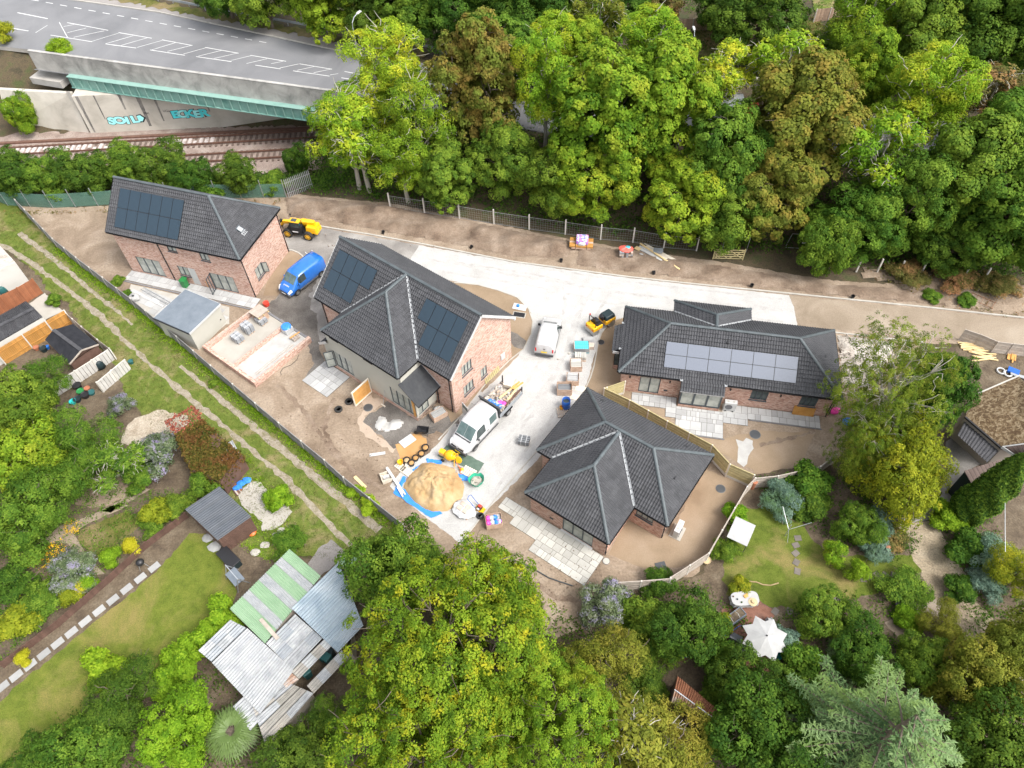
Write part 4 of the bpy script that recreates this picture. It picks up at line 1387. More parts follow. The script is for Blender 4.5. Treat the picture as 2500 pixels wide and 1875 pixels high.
def valley(roof,a,b,w=.19):
 a,b=Vector(a),Vector(b)
 mb=MB()
 up=Vector((0,0,.13))
 d=(b-a).normalized()
 y=Vector((0,0,1)).cross(d).normalized()
 mb.face([a+y*w/2+up*1.3,a+up*.8,b+up*.8,b+y*w/2+up*1.3])
 mb.face([a+up*.8,a-y*w/2+up*1.3,b-y*w/2+up*1.3,b+up*.8])
 return mb.build('valley','valley_grp',roof)
valley(roofB,vl,jn)
valley(roofB,vr,jn)
gutter(hB,(0,0,E-.03),(vl[0]-.1,0,E-.03),(0,-1,0))
gutter(hB,(vr[0]+.1,0,E-.03),(L,0,E-.03),(0,-1,0))
gutter(hB,(wc-wh,wv,E-.03),(wc+wh,wv,E-.03),(0,-1,0))
gutter(hB,(wc+wh,wv,E-.03),(wc+wh,0,E-.03),(1,0,0))
fascia(hB,(0,0,E),(vl[0],0,E),(0,-1,0))
fascia(hB,(vr[0],0,E),(L,0,E),(0,-1,0))
fascia(hB,(wc-wh,wv,E),(wc+wh,wv,E),(0,-1,0),over=.2)
fascia(hB,(wc+wh,wv,E),(wc+wh,0,E),(1,0,0),mat_='white_upvc')
for sx in (L+.015,-.015):
 MB().bar((sx,-.02,E-.05),(sx,Dp/2,Rg-.05),.03,.24).build('bargeboard','white_upvc',hB)
 MB().bar((sx,Dp+.02,E-.05),(sx,Dp/2,Rg-.05),.03,.24).build('bargeboard','white_upvc',hB)
MB().box((L-.1,Dp+.02,E-.18),(.22,.2,.3)).build('eaves_box','white_upvc',hB)
solar(roofB,(.57,.85,E+.85*kB),(1,0,0),(0,1,kB),0,[(0,0),(1,0),(2,0),(0,1),(1,1),(2,1),(3,1)],1.11,1.33*math.hypot(1,kB))
solar(roofB,(10.39,.85,E+.85*kB),(1,0,0),(0,1,kB),0,[(1,0),(2,0),(3,0),(0,1),(1,1),(2,1),(3,1)],1.09,1.33*math.hypot(1,kB))
lt=MB()
A0,A1,B0,B1=Vector((11.95,-2.42,4.2)),Vector((11.95,.28,4.2)),Vector((13.82,-2.42,2.68)),Vector((13.82,.28,2.68))
lt.face([A0,B0,B1,A1])
lt.face([A0-Vector((0,0,.1)),A1-Vector((0,0,.1)),B1-Vector((0,0,.1)),B0-Vector((0,0,.1))])
lt.face([A0,A0-Vector((0,0,.12)),B0-Vector((0,0,.12)),B0])
ltr=lt.build('lean_to_roof','felt_black',hB)
nn=(B0-A0).cross(A1-A0).normalized()
nn=nn if nn.z>0 else -nn
for i in range(7):
 for j in range(9):
  if True:
   off=.15 if i%2 else 0
   y0,y1=max(-2.44,-2.44+j*.31-off),min(.3,-2.44+(j+1)*.31-off-.006)
   if y1-y0<.03:
    continue
   a,b=i/7,(i+1.06)/7
   pa,pb=A0.lerp(B0,a),A0.lerp(B0,b)
   q=[Vector((pa.x,y0,pa.z))+nn*.012,Vector((pb.x,y0,pb.z))+nn*.03,Vector((pb.x,y1,pb.z))+nn*.03,Vector((pa.x,y1,pa.z))+nn*.012]
   MB().face(q).face([q[1],q[1]-nn*.02,q[2]-nn*.02,q[2]]).build('slate','slate',ltr)
MB().bar((11.95,.34,4.25),(13.85,.34,2.72),.2,.03,up=nn).build('flashing','valley_grp',ltr)
gutter(hB,(13.82,-2.42,2.68),(13.82,.28,2.68),(1,0,0))
l2=MB()
C0,C1,D0,D1=Vector((3.36,-2.42,3.55)),Vector((3.36,.28,3.55)),Vector((2.5,-2.42,2.85)),Vector((2.5,.28,2.85))
l2.face([C0,C1,D1,D0])
l2.face([C0-Vector((0,0,.1)),D0-Vector((0,0,.1)),D1-Vector((0,0,.1)),C1-Vector((0,0,.1))])
lr=l2.build('lean_to_roof','slate',hB)
MB().bar(C0+Vector((.25,-.02,.1)),D0+Vector((-.04,-.02,-.1)),.03,.24).build('bargeboard','white_upvc',hB)
for xx,yy in ((4.6,-2.5),(8.5,-2.5)):
 MB().box((xx+.3,wv-.1,E-.12),(1.0,.1,.06)).build('gutter_bracket','black_plastic',hB)
# ------------------------------------------------ house C: bungalow, hipped main block, hipped front wing
hC,fC=house_frame('brick_bungalow','brick bungalow with plain dark hipped roof and no solar panels',(1.77,30.70),-36.9)
L,Dp,E,Rg=11.12,7.22,2.75,5.17
u0,u1,v0=1.35,8.42,-3.55
wc,wh=(u0+u1)/2,(u1-u0)/2
w=MB()
wall_mb(w,(.3,.3),(u0+.3,.3),E-.1,.3,[])
wall_mb(w,(u1-.3,.3),(L-.3,.3),E-.1,.3,[(.45,1.85,1.3,2.3)])
wall_mb(w,(L-.3,.3),(L-.3,Dp-.3),E-.1,.3,[])
wall_mb(w,(L-.3,Dp-.3),(.3,Dp-.3),E-.1,.3,[])
wall_mb(w,(.3,Dp-.3),(.3,.3),E-.1,.3,[])
pf,df,nf=wall_mb(w,(u0+.3,v0+.3),(u1-.3,v0+.3),E-.1,.3,[(2.85,5.45,.1,2.15)])
wall_mb(w,(u1-.3,v0+.3),(u1-.3,.3),E-.1,.3,[])
wall_mb(w,(u0+.3,.3),(u0+.3,v0+.3),E-.1,.3,[])
w.build('wall','brick_multi',hC,uv=True)
window(hC,pf,df,nf,2.85,5.45,.1,2.15,3,'patio_door',sill=False)
MB().box(pf+df*4.15+nf*.05+Vector((0,0,.06)),(2.75,.2,.07)).build('threshold','white_upvc',hC)
window(hC,Vector((u1-.3,.3,0)),Vector((1,0,0)),Vector((0,-1,0)),.45,1.85,1.3,2.3,3)
MB().box((.28,1.4,1.3),(.06,.8,1.0)).build('board_over_window','white_upvc',hC)
downpipe(hC,u1-.3,v0+.4,E-.1,(1,0,0))
downpipe(hC,L-.3,.4,E-.1,(1,0,0))
kC=(Rg-E)/(Dp/2)
rz_=E+kC*wh*.985
a1,a2=(Dp/2,Dp/2,Rg),(L-Dp/2+.15,Dp/2,Rg)
aw=(wc,v0+wh,rz_)
jv=(wc,(rz_-E)/kC,rz_)
vL,vR=(u0,0,E),(u1,0,E)
RF=Roof(hC,fC)
RF.slope([(0,0,E),vL,jv,(wc,Dp/2,Rg),a1],(1,0,0))
RF.slope([vR,(L,0,E),a2,(wc,Dp/2,Rg),jv],(1,0,0))
RF.slope([(L,0,E),(L,Dp,E),a2],(0,1,0))
RF.slope([(L,Dp,E),(0,Dp,E),a1,a2],(-1,0,0))
RF.slope([(0,Dp,E),(0,0,E),a1],(0,-1,0))
RF.slope([(u0,v0,E),(u1,v0,E),aw],(1,0,0))
RF.slope([(u1,v0,E),vR,jv,aw],(0,1,0))
RF.slope([vL,(u0,v0,E),aw,jv],(0,-1,0))
roofC=RF.deck.build('roof','felt_black',hC)
RF.finish(roofC)
ridge_caps(roofC,a1,a2)
ridge_caps(roofC,aw,jv)
for cc,ap in (((0,0,E),a1),((0,Dp,E),a1),((L,0,E),a2),((L,Dp,E),a2),((u0,v0,E),aw),((u1,v0,E),aw)):
 ridge_caps(roofC,cc,ap,name='hip_tile')
valley(roofC,vL,jv)
valley(roofC,vR,jv)
for a_,b_,n_ in (((0,0,E),vL,(0,-1,0)),(vR,(L,0,E),(0,-1,0)),((L,0,E),(L,Dp,E),(1,0,0)),((L,Dp,E),(0,Dp,E),(0,1,0)),((0,Dp,E),(0,0,E),(-1,0,0)),
  ((u0,v0,E),(u1,v0,E),(0,-1,0)),((u1,v0,E),vR,(1,0,0)),(vL,(u0,v0,E),(-1,0,0))):
 fascia(hC,a_,b_,n_)
 gutter(hC,Vector(a_)-Vector((0,0,.03)),Vector(b_)-Vector((0,0,.03)),n_)
for px,py,nrm in ((L-1.35,3.2,(kC,0,1)),(1.8,6.4,(0,kC,1)),(9.2,6.2,(0,kC,1))):
 zz=E+kC*min(L-px,px,py,Dp-py)
 MB().box((px,py,zz+.09),(.24,.2,.09)).build('tile_vent','black_plastic',roofC)
# ------------------------------------------------ house D: long bungalow
hD,fD=house_frame('brick_bungalow','long brick bungalow with twelve grey solar panels beside the brown access road',(8.8,38.13),-11.45)
L,Dp,E,Rg=17.72,7.52,2.75,5.2
kD=(Rg-E)/(Dp/2)
w=MB()
p0,d,n=wall_mb(w,(.3,.3),(L-.3,.3),E-.1,.3,[(1.55,3.25,.15,2.15),(10.6,11.95,1.02,2.2),(14.5,15.85,1.02,2.2)])
wall_mb(w,(L-.3,.3),(L-.3,Dp-.3),E-.1,.3,[])
wall_mb(w,(L-.3,Dp-.3),(.3,Dp-.3),E-.1,.3,[])
wall_mb(w,(.3,Dp-.3),(.3,.3),E-.1,.3,[])
wall_mb(w,(4.5,8.65),(4.5,7.2),E-.1,.3,[])
wall_mb(w,(10.5,8.65),(4.5,8.65),E-.1,.3,[])
wall_mb(w,(10.5,7.2),(10.5,8.65),E-.1,.3,[])
wall_mb(w,(5.25,-.6),(8.6,-.6),.3,.3,[])
wall_mb(w,(8.6,-.6),(8.6,.3),.3,.3,[])
wall_mb(w,(5.25,.3),(5.25,-.6),.3,.3,[])
wall_mb(w,(-.5,2.6),(.3,2.6),.5,.25,[])
wall_mb(w,(-.5,5.3),(-.5,2.6),.5,.25,[])
w.build('wall','brick_multi',hD,uv=True)
window(hD,p0,d,n,1.55,3.25,.15,2.15,2,'french_door',sill=False)
window(hD,p0,d,n,10.6,11.95,1.02,2.2,3,glass='glass_dark')
window(hD,p0,d,n,14.5,15.85,1.02,2.2,3,glass='glass_dark')
window(hD,Vector((5.25,-.6,0)),Vector((1,0,0)),Vector((0,-1,0)),.0,3.35,.3,2.15,3,'bifold_door',sill=False,fr=.12,inset=.06)
window(hD,Vector((8.6,-.54,0)),Vector((0,1,0)),Vector((1,0,0)),.0,.84,.3,2.15,1,'bay_side_window',sill=False,inset=.04)
window(hD,Vector((5.25,.3,0)),Vector((0,-1,0)),Vector((-1,0,0)),.0,.84,.3,2.15,1,'bay_side_window',sill=False,inset=.04)
MB().box((-.12,2.57,1.3),(.66,.05,1.5)).build('porch_window','glass_dark',hD)
ap1,ap2=(Dp/2-.05,Dp/2,Rg),(L-Dp/2+.05,Dp/2,Rg)
w0,w1,wv2=4.2,10.8,8.95
wcd,whd=(w0+w1)/2,(w1-w0)/2
rzd=E+kD*whd
awd=(wcd,wv2-whd,rzd)
jd=(wcd,Dp-(rzd-E)/kD,rzd)
vA,vB=(w0,Dp,E),(w1,Dp,E)
RF=Roof(hD,fD)
RF.slope([(0,0,E),(L,0,E),ap2,ap1],(1,0,0))
bo=-.78
RF.slope([(5.12,bo,E+kD*bo),(8.66,bo,E+kD*bo),(8.66,0,E),(5.12,0,E)],(1,0,0))
RF.slope([(L,0,E),(L,Dp,E),ap2],(0,1,0))
RF.slope([(0,Dp,E),(0,0,E),ap1],(0,-1,0))
RF.slope([(-.72,5.5,E-.72*kD),(-.72,2.5,E-.72*kD),(0,2.5,E),(0,5.5,E)],(0,-1,0))
RF.slope([vA,(0,Dp,E),ap1,(wcd,Dp/2,Rg),jd],(-1,0,0))
RF.slope([(L,Dp,E),vB,jd,(wcd,Dp/2,Rg),ap2],(-1,0,0))
RF.slope([(w1,wv2,E),(w0,wv2,E),awd],(-1,0,0))
RF.slope([vB,(w1,wv2,E),awd,jd],(0,1,0))
RF.slope([(w0,wv2,E),vA,jd,awd],(0,-1,0))
roofD=RF.deck.build('roof','felt_black',hD)
RF.finish(roofD)
ridge_caps(roofD,ap1,ap2)
ridge_caps(roofD,jd,awd)
for cc,ap in (((0,0,E),ap1),((0,Dp,E),ap1),((L,0,E),ap2),((L,Dp,E),ap2),((w0,wv2,E),awd),((w1,wv2,E),awd)):
 ridge_caps(roofD,cc,ap,name='hip_tile')
valley(roofD,vA,jd)
valley(roofD,vB,jd)
for a_,b_,n_ in (((0,0,E),(5.1,0,E),(0,-1,0)),((8.68,0,E),(L,0,E),(0,-1,0)),((L,0,E),(L,Dp,E),(1,0,0)),((L,Dp,E),(w1,Dp,E),(0,1,0)),((w0,Dp,E),(0,Dp,E),(0,1,0)),
  ((0,2.5,E),(0,0,E),(-1,0,0)),((0,Dp,E),(0,5.5,E),(-1,0,0)),((w1,wv2,E),(w0,wv2,E),(0,1,0))):
 fascia(hD,a_,b_,n_)
 gutter(hD,Vector(a_)-Vector((0,0,.03)),Vector(b_)-Vector((0,0,.03)),n_)
fascia(hD,(5.12,bo,E+kD*bo),(8.66,bo,E+kD*bo),(0,-1,0),h=.1,over=.15,mat_='white_upvc')
for px,py in ((5.12,-.05),(8.66,-.05)):
 MB().box((px,py,E+.06),(.22,.3,.05)).build('lead_saddle','valley_grp',roofD)
for px,py in ((-.05,2.5),(-.05,5.5)):
 MB().box((px,py,E+.06),(.3,.2,.05)).build('lead_saddle','valley_grp',roofD)
MB().box((-.3,2.46,2.3),(.75,.05,.28)).build('porch_bargeboard','white_upvc',hD)
downpipe(hD,L-.3,.4,E-.1,(1,0,0))
downpipe(hD,L-.45,.3,E-.1,(0,-1,0))
solar(roofD,(3.56,.7,E+.7*kD),(1,0,0),(0,1,kD),0,[(c,r) for c in range(6) for r in range(2)],1.745,1.8*math.hypot(1,kD)/2,mat_='solar_cell_painted_sky',frame='dark_steel')
for px,py in ((8.4,2.9),(16.4,3.6)):
 zz=E+kD*min(py,L-px)
 MB().box((px,py,zz+.09),(.16,.26,.08)).build('tile_vent','black_plastic',roofD)
for px in (1.0,4.3,9.2,13.2):
 MB().box((px,.24,2.0),(.1,.14,.2)).build('wall_light','black_plastic',hD)
MB().box((4.1,.28,.75),(.3,.05,.16)).build('air_brick','dark_steel',hD)
MB().box((u0+2.2,v0+.28,.75),(.3,.05,.16)).build('air_brick','dark_steel',hC)
# ---------------------------------------------------------------- building-site things
def fence_run(name,label,pts,h,style,post='conc_post',board='wood_grey',plen=1.83,base=0.0,postw=.1,cat='fence',gravel=None,post_h=None,cap=False):
 o0=Vector(pts[0])
 t=thing(name,label,cat,o0)
 pm=MB().box((0,0,(post_h or h+.06)/2),(postw,postw,post_h or h+.06)).mesh('post',post)
 tot=0
 cache={}
 for a,b in zip(pts,pts[1:]):
  a,b=Vector(a),Vector(b)
  L_=(b-a).length
  k=max(1,round(L_/plen))
  rz=ang(a,b)
  for i in range(k):
   p=a.lerp(b,i/k)-o0
   put(pm,'post',t,p,rz)
   w=L_/k-postw
   key=round(w,1)
   if key not in cache:
    mb=MB()
    if style=='close':
     n_=max(2,int(w/.14))
     for j in range(n_):
      mb.box((w*(j+.5)/n_,.012*(j%2),base+(h-base)/2+(.01 if j%3 else 0)),(w/n_-.008,.03,h-base))
     mb.box((w/2,.05,h*.8),(w,.05,.08)).box((w/2,.05,h*.25),(w,.05,.08))
    elif style=='horizontal':
     n_=max(2,int((h-base)/.15))
     for j in range(n_):
      mb.box((w/2,.015*(j%2),base+(h-base)*(j+.5)/n_),(w,.03,(h-base)/n_-.012))
     mb.box((w/2,0,h+.02),(w,.07,.04))
    elif style=='plank':
     for j in range(6):
      mb.box((w/2,0,h*(j+.5)/6),(w,.05,h/6-.012))
    elif style=='mesh':
     for j in range(2):
      mb.box((w/2,0,.06+(h-.1)*j),(w+.1,.03,.03))
     for j in range(int(w/.25)):
      mb.box((.12+j*.25,0,h/2),(.008,.008,h-.1))
     for j in range(5):
      mb.box((w/2,0,.2+j*h/5.5),(w,.007,.007))
    elif style=='net':
     mb.box((w/2,0,h*.48),(w+.08,.01,h*.92))
    cache[key]=mb.mesh('panel',board)
   d_=(b-a).normalized()
   put(cache[key],'panel',t,p+d_*(postw/2),rz)
   if gravel:
    put(MB().box((w/2,0,base/2),(w,.05,base-.01)).mesh('gravel_board',gravel),'gravel_board',t,p+d_*(postw/2),rz)
 put(pm,'post',t,Vector(pts[-1])-o0,ang(Vector(pts[-2]),Vector(pts[-1])))
 return t
lane_pts=GP('s',LANE_EDGE)
fence_run('plank_fence','long dark grey plank fence between the grass lane and the building site',lane_pts,1.3,'plank',post='conc_post',board='wood_grey',plen=2.6)
fence_run('netting_fence','green netting fence behind the far-left brick house, along the railway bushes',GP('s',[(-40,478),(20,502),(130,508),(240,502),(475,484),(590,484),(700,482)]),1.9,'net',post='galv',board='netting',plen=2.4,postw=.07,post_h=2.3)
pal=thing('palisade_fence','short galvanised palisade fence panel right of the green netting','fence',G('s',706,482),ang(G('s',706,482),G('s',770,456)))
plm=MB().box((0,0,1.1),(.09,.03,2.2)).face([(-.045,0,2.2),(.045,0,2.2),(0,0,2.4)]).mesh('pale','galv')
for i in range(15):
 put(plm,'pale',pal,(i*.2,0,0))
for zz in (.5,1.8):
 MB().box((1.4,.05,zz),(3.0,.05,.06)).build('rail','galv',pal)
fence_run('chain_link_fence','chain-link fence on concrete posts along the foot of the sycamores',GP('s',[(953,507),(1122,533),(1206,547),(1292,560),(1380,572),(1466,585),(1545,592),(1620,605),(1700,612)]),1.6,'mesh',post='conc_post',board='galv',plen=3.8,postw=.13,post_h=1.9)
for i,(x_,y_,dx) in enumerate(((1140,165,0),(1272,168,0),(1405,180,0),(1540,192,0),(1680,198,0),(1815,208,0),(1940,225,0))):
 p=G('f',x_,y_)
 pf_=MB().box((0,0,.85),(.14,.14,1.7),taper=.9).build('fence_post','conc_post')
 pf_.location=p
 tag(pf_,['lone concrete fence post on the dry verge, %s from the green bush'%w_ for w_ in ('first','second','third','fourth','fifth','sixth','seventh')][i],'post','old fence posts on the verge')
c0,c1,c2,c3=G('k3',1335,1165),G('k3',1040,1290),None,None
fence_run('slatted_fence','new yellow slatted fence with pale posts behind the plain bungalow',[G('D',212,905),G('D',62,958),G('D',40,965),G('D',250,1065),G('D',560,1240),G('D',930,1440),G('D',1075,1600),G('D',1275,1690)],1.75,'horizontal',post='wood_pale',board='wood_treated',plen=1.95,base=.3,gravel='conc_post')
fence_run('timber_fence','pale weathered timber fence with posts between the plain bungalow and the garden',[G('D',1290,1700),G('C',2040,1080),G('C',1700,1670),G('h',2150,510)],1.5,'horizontal',post='conc_post',board='wood_weathered',plen=1.9)
fence_run('timber_fence','pale weathered timber fence running to the pile of rubble and dark bush',[G('h',2150,515),G('h',1970,530),G('h',1800,540)],1.45,'horizontal',post='conc_post',board='wood_weathered',plen=1.85)
fence_run('timber_fence','pale timber fence above the shrubs beside the solar-panel bungalow garden',[G('D',1290,1700),G('D',1480,1680),G('D',1830,1600),G('D',1960,1500)],1.45,'horizontal',post='conc_post',board='wood_weathered',plen=2.0)
E_=2.45
q=[G('k6',*p,E_) for p in ((655,955),(1220,1310),(1790,765),(1225,430))]
gr=thing('garden_room','small cream-rendered outbuilding with flat grey felt roof on the patio','outbuilding',(q[1].x,q[1].y,0),ang(q[1],q[2]))
Lx,Ly=(q[2]-q[1]).length,(q[1]-q[0]).length
w=MB()
wall_mb(w,(.12,.12),(Lx-.12,.12),E_-.12,.2,[])
wall_mb(w,(Lx-.12,.12),(Lx-.12,Ly-.12),E_-.12,.2,[])
wall_mb(w,(Lx-.12,Ly-.12),(.12,Ly-.12),E_-.12,.2,[])
wall_mb(w,(.12,Ly-.12),(.12,.12),E_-.12,.2,[])
w.build('wall','render_wall',gr)
MB().box((Lx/2,Ly/2,E_-.03),(Lx,Ly,.1)).build('roof','felt_grey',gr,bevel=.02)
for c_,d_ in (((Lx/2,-.015,E_-.1),(Lx,.03,.2)),((Lx/2,Ly+.015,E_-.1),(Lx,.03,.2)),((Lx+.015,Ly/2,E_-.1),(.03,Ly,.2))):
 MB().box(c_,d_).build('fascia','white_upvc',gr)
MB().tube([(-.06,-.05,E_-.06),(-.06,Ly+.05,E_-.06)],.06,8).build('gutter','black_plastic',gr)
MB().lathe([(.06,0),(.06,.05)],(Lx-.6,.08,.9),10,M=Matrix.Rotation(R(90),3,'X')).build('wall_vent','black_plastic',gr)
z6=.62
kA,kB_,kC_,kD_=G('k5',95,905,z6),G('k5',1015,1555,z6),G('k5',2000,735,z6),G('k5',1085,165,z6)
gb=thing('garage_foundation','unfinished garage base of low pink brick walls around two screeded bays','foundation',(kA.x,kA.y,0),ang(kA,kB_))
ax=Matrix.Rotation(-ang(kA,kB_),4,'Z')
loc5=lambda p: ax @ (Vector((p.x,p.y,0))-Vector((kA.x,kA.y,0)))
b1,b2,b3=loc5(kB_),loc5(kC_),loc5(kD_)
W5,D5=b1.x,(b2.y+b3.y)/2
wt=.3
for nm_,c_,d_,h_ in (('end_wall',(W5/2,.15,.31),(W5,wt,.62),0),('side_wall',(.15,D5/2+.15,.31),(wt,D5-.3,.62),0),('side_wall',(W5-.15,D5/2+.15,.31),(wt,D5-.3,.62),0),('dividing_wall',(W5*.545,D5/2+.1,.28),(.24,D5-.4,.56),0)):
 MB().box(c_,d_).build(nm_,'brick',gb,uv=True)
MB().box((W5*.28,D5/2,.06),(W5*.53-.2,D5-.2,.12)).build('screed_bay','pale_concrete',gb)
MB().box((W5*.77,D5/2,.07),(W5*.45-.2,D5-.2,.14)).build('screed_bay','white_powder',gb)
MB().box((W5/2,D5+.05,.05),(W5,.2,.14)).build('threshold_channel','edge_paver',gb)
cm=MB().box((0,0,.03),(.1,.2,.065)).mesh('coping_brick','brick_old')
for i in range(int(D5/.23)-2):
 for xx,zz in ((W5*.545,.56),(W5-.15,.62),(.15,.62)):
  put(cm,'coping_brick',gb,(xx+(.06 if xx<1 else -.03),.45+i*.23,zz-.03),0)
MB().bar((W5*.86,.9,.16),(W5*.86,D5*.8,.16),.1,.04).bar((W5*.83,.9,.16),(W5*.83,D5*.8,.16),.03,.03).build('timber_batten','wood_weathered',gb)
def block_pack(label,n,x,y,rz=0,z=.12,m='block_grey',w=1.0,d=.8,h=.75,rows=4,cols=2,grp='grey packs on the garage base'):
 t=thing('block_pack',label,'block pack',G(n,x,y,z),rz,grp)
 for s_ in (-.3,0,.3):
  MB().box((0,s_*d,.06),(w,.09,.12)).build('pallet_bearer','crate_wood',t)
 for j in range(cols):
  mb=MB()
  for i in range(rows):
   mb.box((0,-d/2+d*(j+.5)/cols,.13+h*(i+.5)/rows),(w,d/cols-.05,h/rows-.02))
  mb.build('block_stack',m,t)
 for xx in (-w*.22,w*.22):
  MB().box((xx,0,.14+h/2),(.05,d+.01,h+.015)).build('strap','clear_film',t)
 return t
a5=ang(kA,kB_)
block_pack('grey block pack in the middle of the garage base, strapped in two halves','k5',920,640,a5,h=.8)
block_pack('low grey block pack nearest the lane on the garage base','k5',740,800,a5,h=.55,rows=3)
block_pack('grey film-topped block pack beside the timber pallet on the garage base','k5',1150,480,a5,h=.4,rows=2)
tp=thing('timber_pallet','weathered slatted pallet top tipped on the garage base wall','pallet',G('k5',1130,420,.1),a5)
for i in range(7):
 MB().box((-.62+i*.2,.1,.92+i*.012),(.17,1.3,.03)).build('slat','wood_weathered',tp)
for yy in (-.45,.1,.65):
 MB().box((0,yy,.83),(1.4,.1,.1)).build('bearer','wood_fresh',tp)
for xx in (-.5,.5):
 MB().box((xx,.1,.4),(.12,1.0,.78)).build('support','crate_wood',tp)
rb=MB().lathe([(.26,0),(.28,.05),(.3,.3),(.27,.42),(.22,.4)],n=18).build('red_tub','paint_red')
rb.location=G('k5',1235,185,.0)
tag(rb,'red plastic tub beside the timber pallet and blue van','tub')
def lump(mb,c,r,seed,sq=(1,1,1),n=8):
 rr_=random.Random(seed)
 rings=[]
 for i in range(n//2+1):
  th=math.pi*i/(n//2)
  ring=[]
  for j in range(n):
   ph=2*math.pi*j/n
   k=r*rr_.uniform(.82,1.1)
   ring.append((c[0]+k*sq[0]*math.sin(th)*math.cos(ph),c[1]+k*sq[1]*math.sin(th)*math.sin(ph),max(c[2]-r*sq[2]*.9,c[2]+k*sq[2]*math.cos(th))))
  rings.append(ring)
 for i in range(n//2):
  for j in range(n):
   k=(j+1)%n
   mb.face([rings[i][j],rings[i+1][j],rings[i+1][k],rings[i][k]])
 return mb
bb=thing('cement_bag_stack','film-wrapped bag stack under a blue sheet on the garage base','bag stack',G('k5',1610,640,.14),a5)
MB().box((0,0,.3),(.85,.85,.6)).build('wrapped_bags','clear_film',bb,bevel=.08)
lump(MB(),(0,0,.66),.5,3,(1,1,.3),12).build('blue_sheet','tarp_blue',bb,smooth=True)
bs=thing('brick_stack','loose stack of pink bricks with a yellow strap on the garage base','brick stack',G('k5',1745,760,.14),a5)
bmm=MB().box((0,0,0),(.1,.215,.065)).mesh('brick','brick_old')
rr=random.Random(4)
for i in range(6):
 for j in range(3):
  for k in range(5):
   if k<4-abs(i-2.5)*.6:
    put(bmm,'brick',bs,(-.33+i*.12+rr.uniform(-.01,.01),-.3+j*.24,.04+k*.07),rr.uniform(-.1,.1))
MB().bar((-.1,-.5,.36),(.05,.55,.38),.09,.06).build('timber_offcut','wood_orange',bs)
# ---------------------------------------------------------------- paving
SLAB={}
def slab_mesh(w,d,m,th=.05):
 k=(round(w,3),round(d,3),m,th)
 if k not in SLAB:
  mb=MB()
  e=.006
  mb.box((w/2,d/2,th/2),(w,d,th))
  SLAB[k]=mb.mesh('slab',m)
 return SLAB[k]
def paving(label,O,rz,rects,m,z=.02,sizes=(.3,.45,.6,.9),rows=(.6,.6,.45,.9),seed=1,th=.045,gap=.028,name='patio'):
 t=bpy.data.objects.new(name,None)
 COL.objects.link(t)
 t.location=(O.x,O.y,0)
 t.rotation_euler=(0,0,rz)
 t['kind']='structure'
 rr=random.Random(seed)
 bed=MB()
 for u0,u1,v0,v1 in rects:
  bed.box(((u0+u1)/2,(v0+v1)/2,z+th/2-.012),(u1-u0,v1-v0,th-.006))
  v=v0
  while v<v1-.05:
   h_=min(rr.choice(rows),v1-v)
   if v1-v-h_<.2:
    h_=v1-v
   u=u0
   while u<u1-.05:
    w_=min(rr.choice(sizes),u1-u)
    if u1-u-w_<.2:
     w_=u1-u
    put(slab_mesh(w_-gap,h_-gap,m,th),'slab',t,(u,v,z+rr.uniform(0,.004)))
    u+=w_
   v+=h_
 bed.build('bedding','slab_joint',t)
 return t
OA,aA=Vector((-37.72,54.87,0)),R(-18.28)
mA=Matrix.Translation(OA) @ Matrix.Rotation(aA,4,'Z')
iA=mA.inverted()
pa=[iA @ G('k6',*p) for p in ((65,380),(220,205),(1040,600),(1960,820))]
paving('',OA,aA,[(.2,14.6,-1.05,.28)],'slab_pale',seed=3)
paving('',mA @ Vector((.35,-1.13,0)),aA,[(0,14.3,-.16,0)],'edge_paver',sizes=(.45,),rows=(.16,),seed=4,name='edging')
a6=ang(q[1],q[2])
m6=Matrix.Translation((q[1].x,q[1].y,0)) @ Matrix.Rotation(a6,4,'Z')
i6=m6.inverted()
TER=GP('k6',[(150,410),(1040,610),(1960,830),(1960,1140),(1900,1150),(1400,1580),(800,1130),(700,1180),(420,950),(270,830),(80,650)])
tl=[i6 @ p for p in TER]
us,vs_=[p.x for p in tl],[p.y for p in tl]
tr_=bpy.data.objects.new('terrace',None)
COL.objects.link(tr_)
tr_.location=(q[1].x,q[1].y,0)
tr_.rotation_euler=(0,0,a6)
tr_['kind']='structure'
rr=random.Random(8)
u=min(us)
while u<max(us):
 v=min(vs_)-rr.random()*.3
 while v<max(vs_):
  c4=[(u,v),(u+.6,v),(u+.6,v+.9),(u,v+.9)]
  if all(inside(c,tl) for c in c4):
   put(slab_mesh(.572,.872,'slab_pale',.04),'slab',tr_,(u,v,.014+rr.uniform(0,.004)))
  v+=.9
 u+=.6
struct(sheet('terrace_bed',TER,.03,'kerb',amp=0))
la,lb=G('k6',330,500,.07),G('k6',830,790,.07)
ld=thing('ladder','aluminium ladder lying on the pale terrace by the outbuilding','ladder',la,ang(la,lb))
Ll=(lb-la).length
for yy in (0,.34):
 MB().box((Ll/2,yy,.03),(Ll,.04,.06)).build('stile','galv',ld)
rg=MB().box((0,.17,.03),(.03,.32,.03)).mesh('rung','galv')
for i in range(int(Ll/.28)):
 put(rg,'rung',ld,(.14+i*.28,0,0))
la,lb=G('k6',220,540,.06),G('k6',740,815,.06)
bd=MB().bar((0,0,0),lb-la,.2,.05).build('plank','white_upvc')
bd.location=la
tag(bd,'long white board lying beside the ladder on the terrace','board')
sb=thing('bulk_bag','round white bulk bag on the terrace beside the lane fence','bag',G('k6',235,690))
lump(MB(),(0,0,.3),.55,5,(1,1,.6),14).build('bag','fabric_white',sb,smooth=True)
MB().lathe([(.1,0),(.12,.08),(.05,.1)],(.02,-.1,.58),10).build('bag_neck','dark_steel',sb)
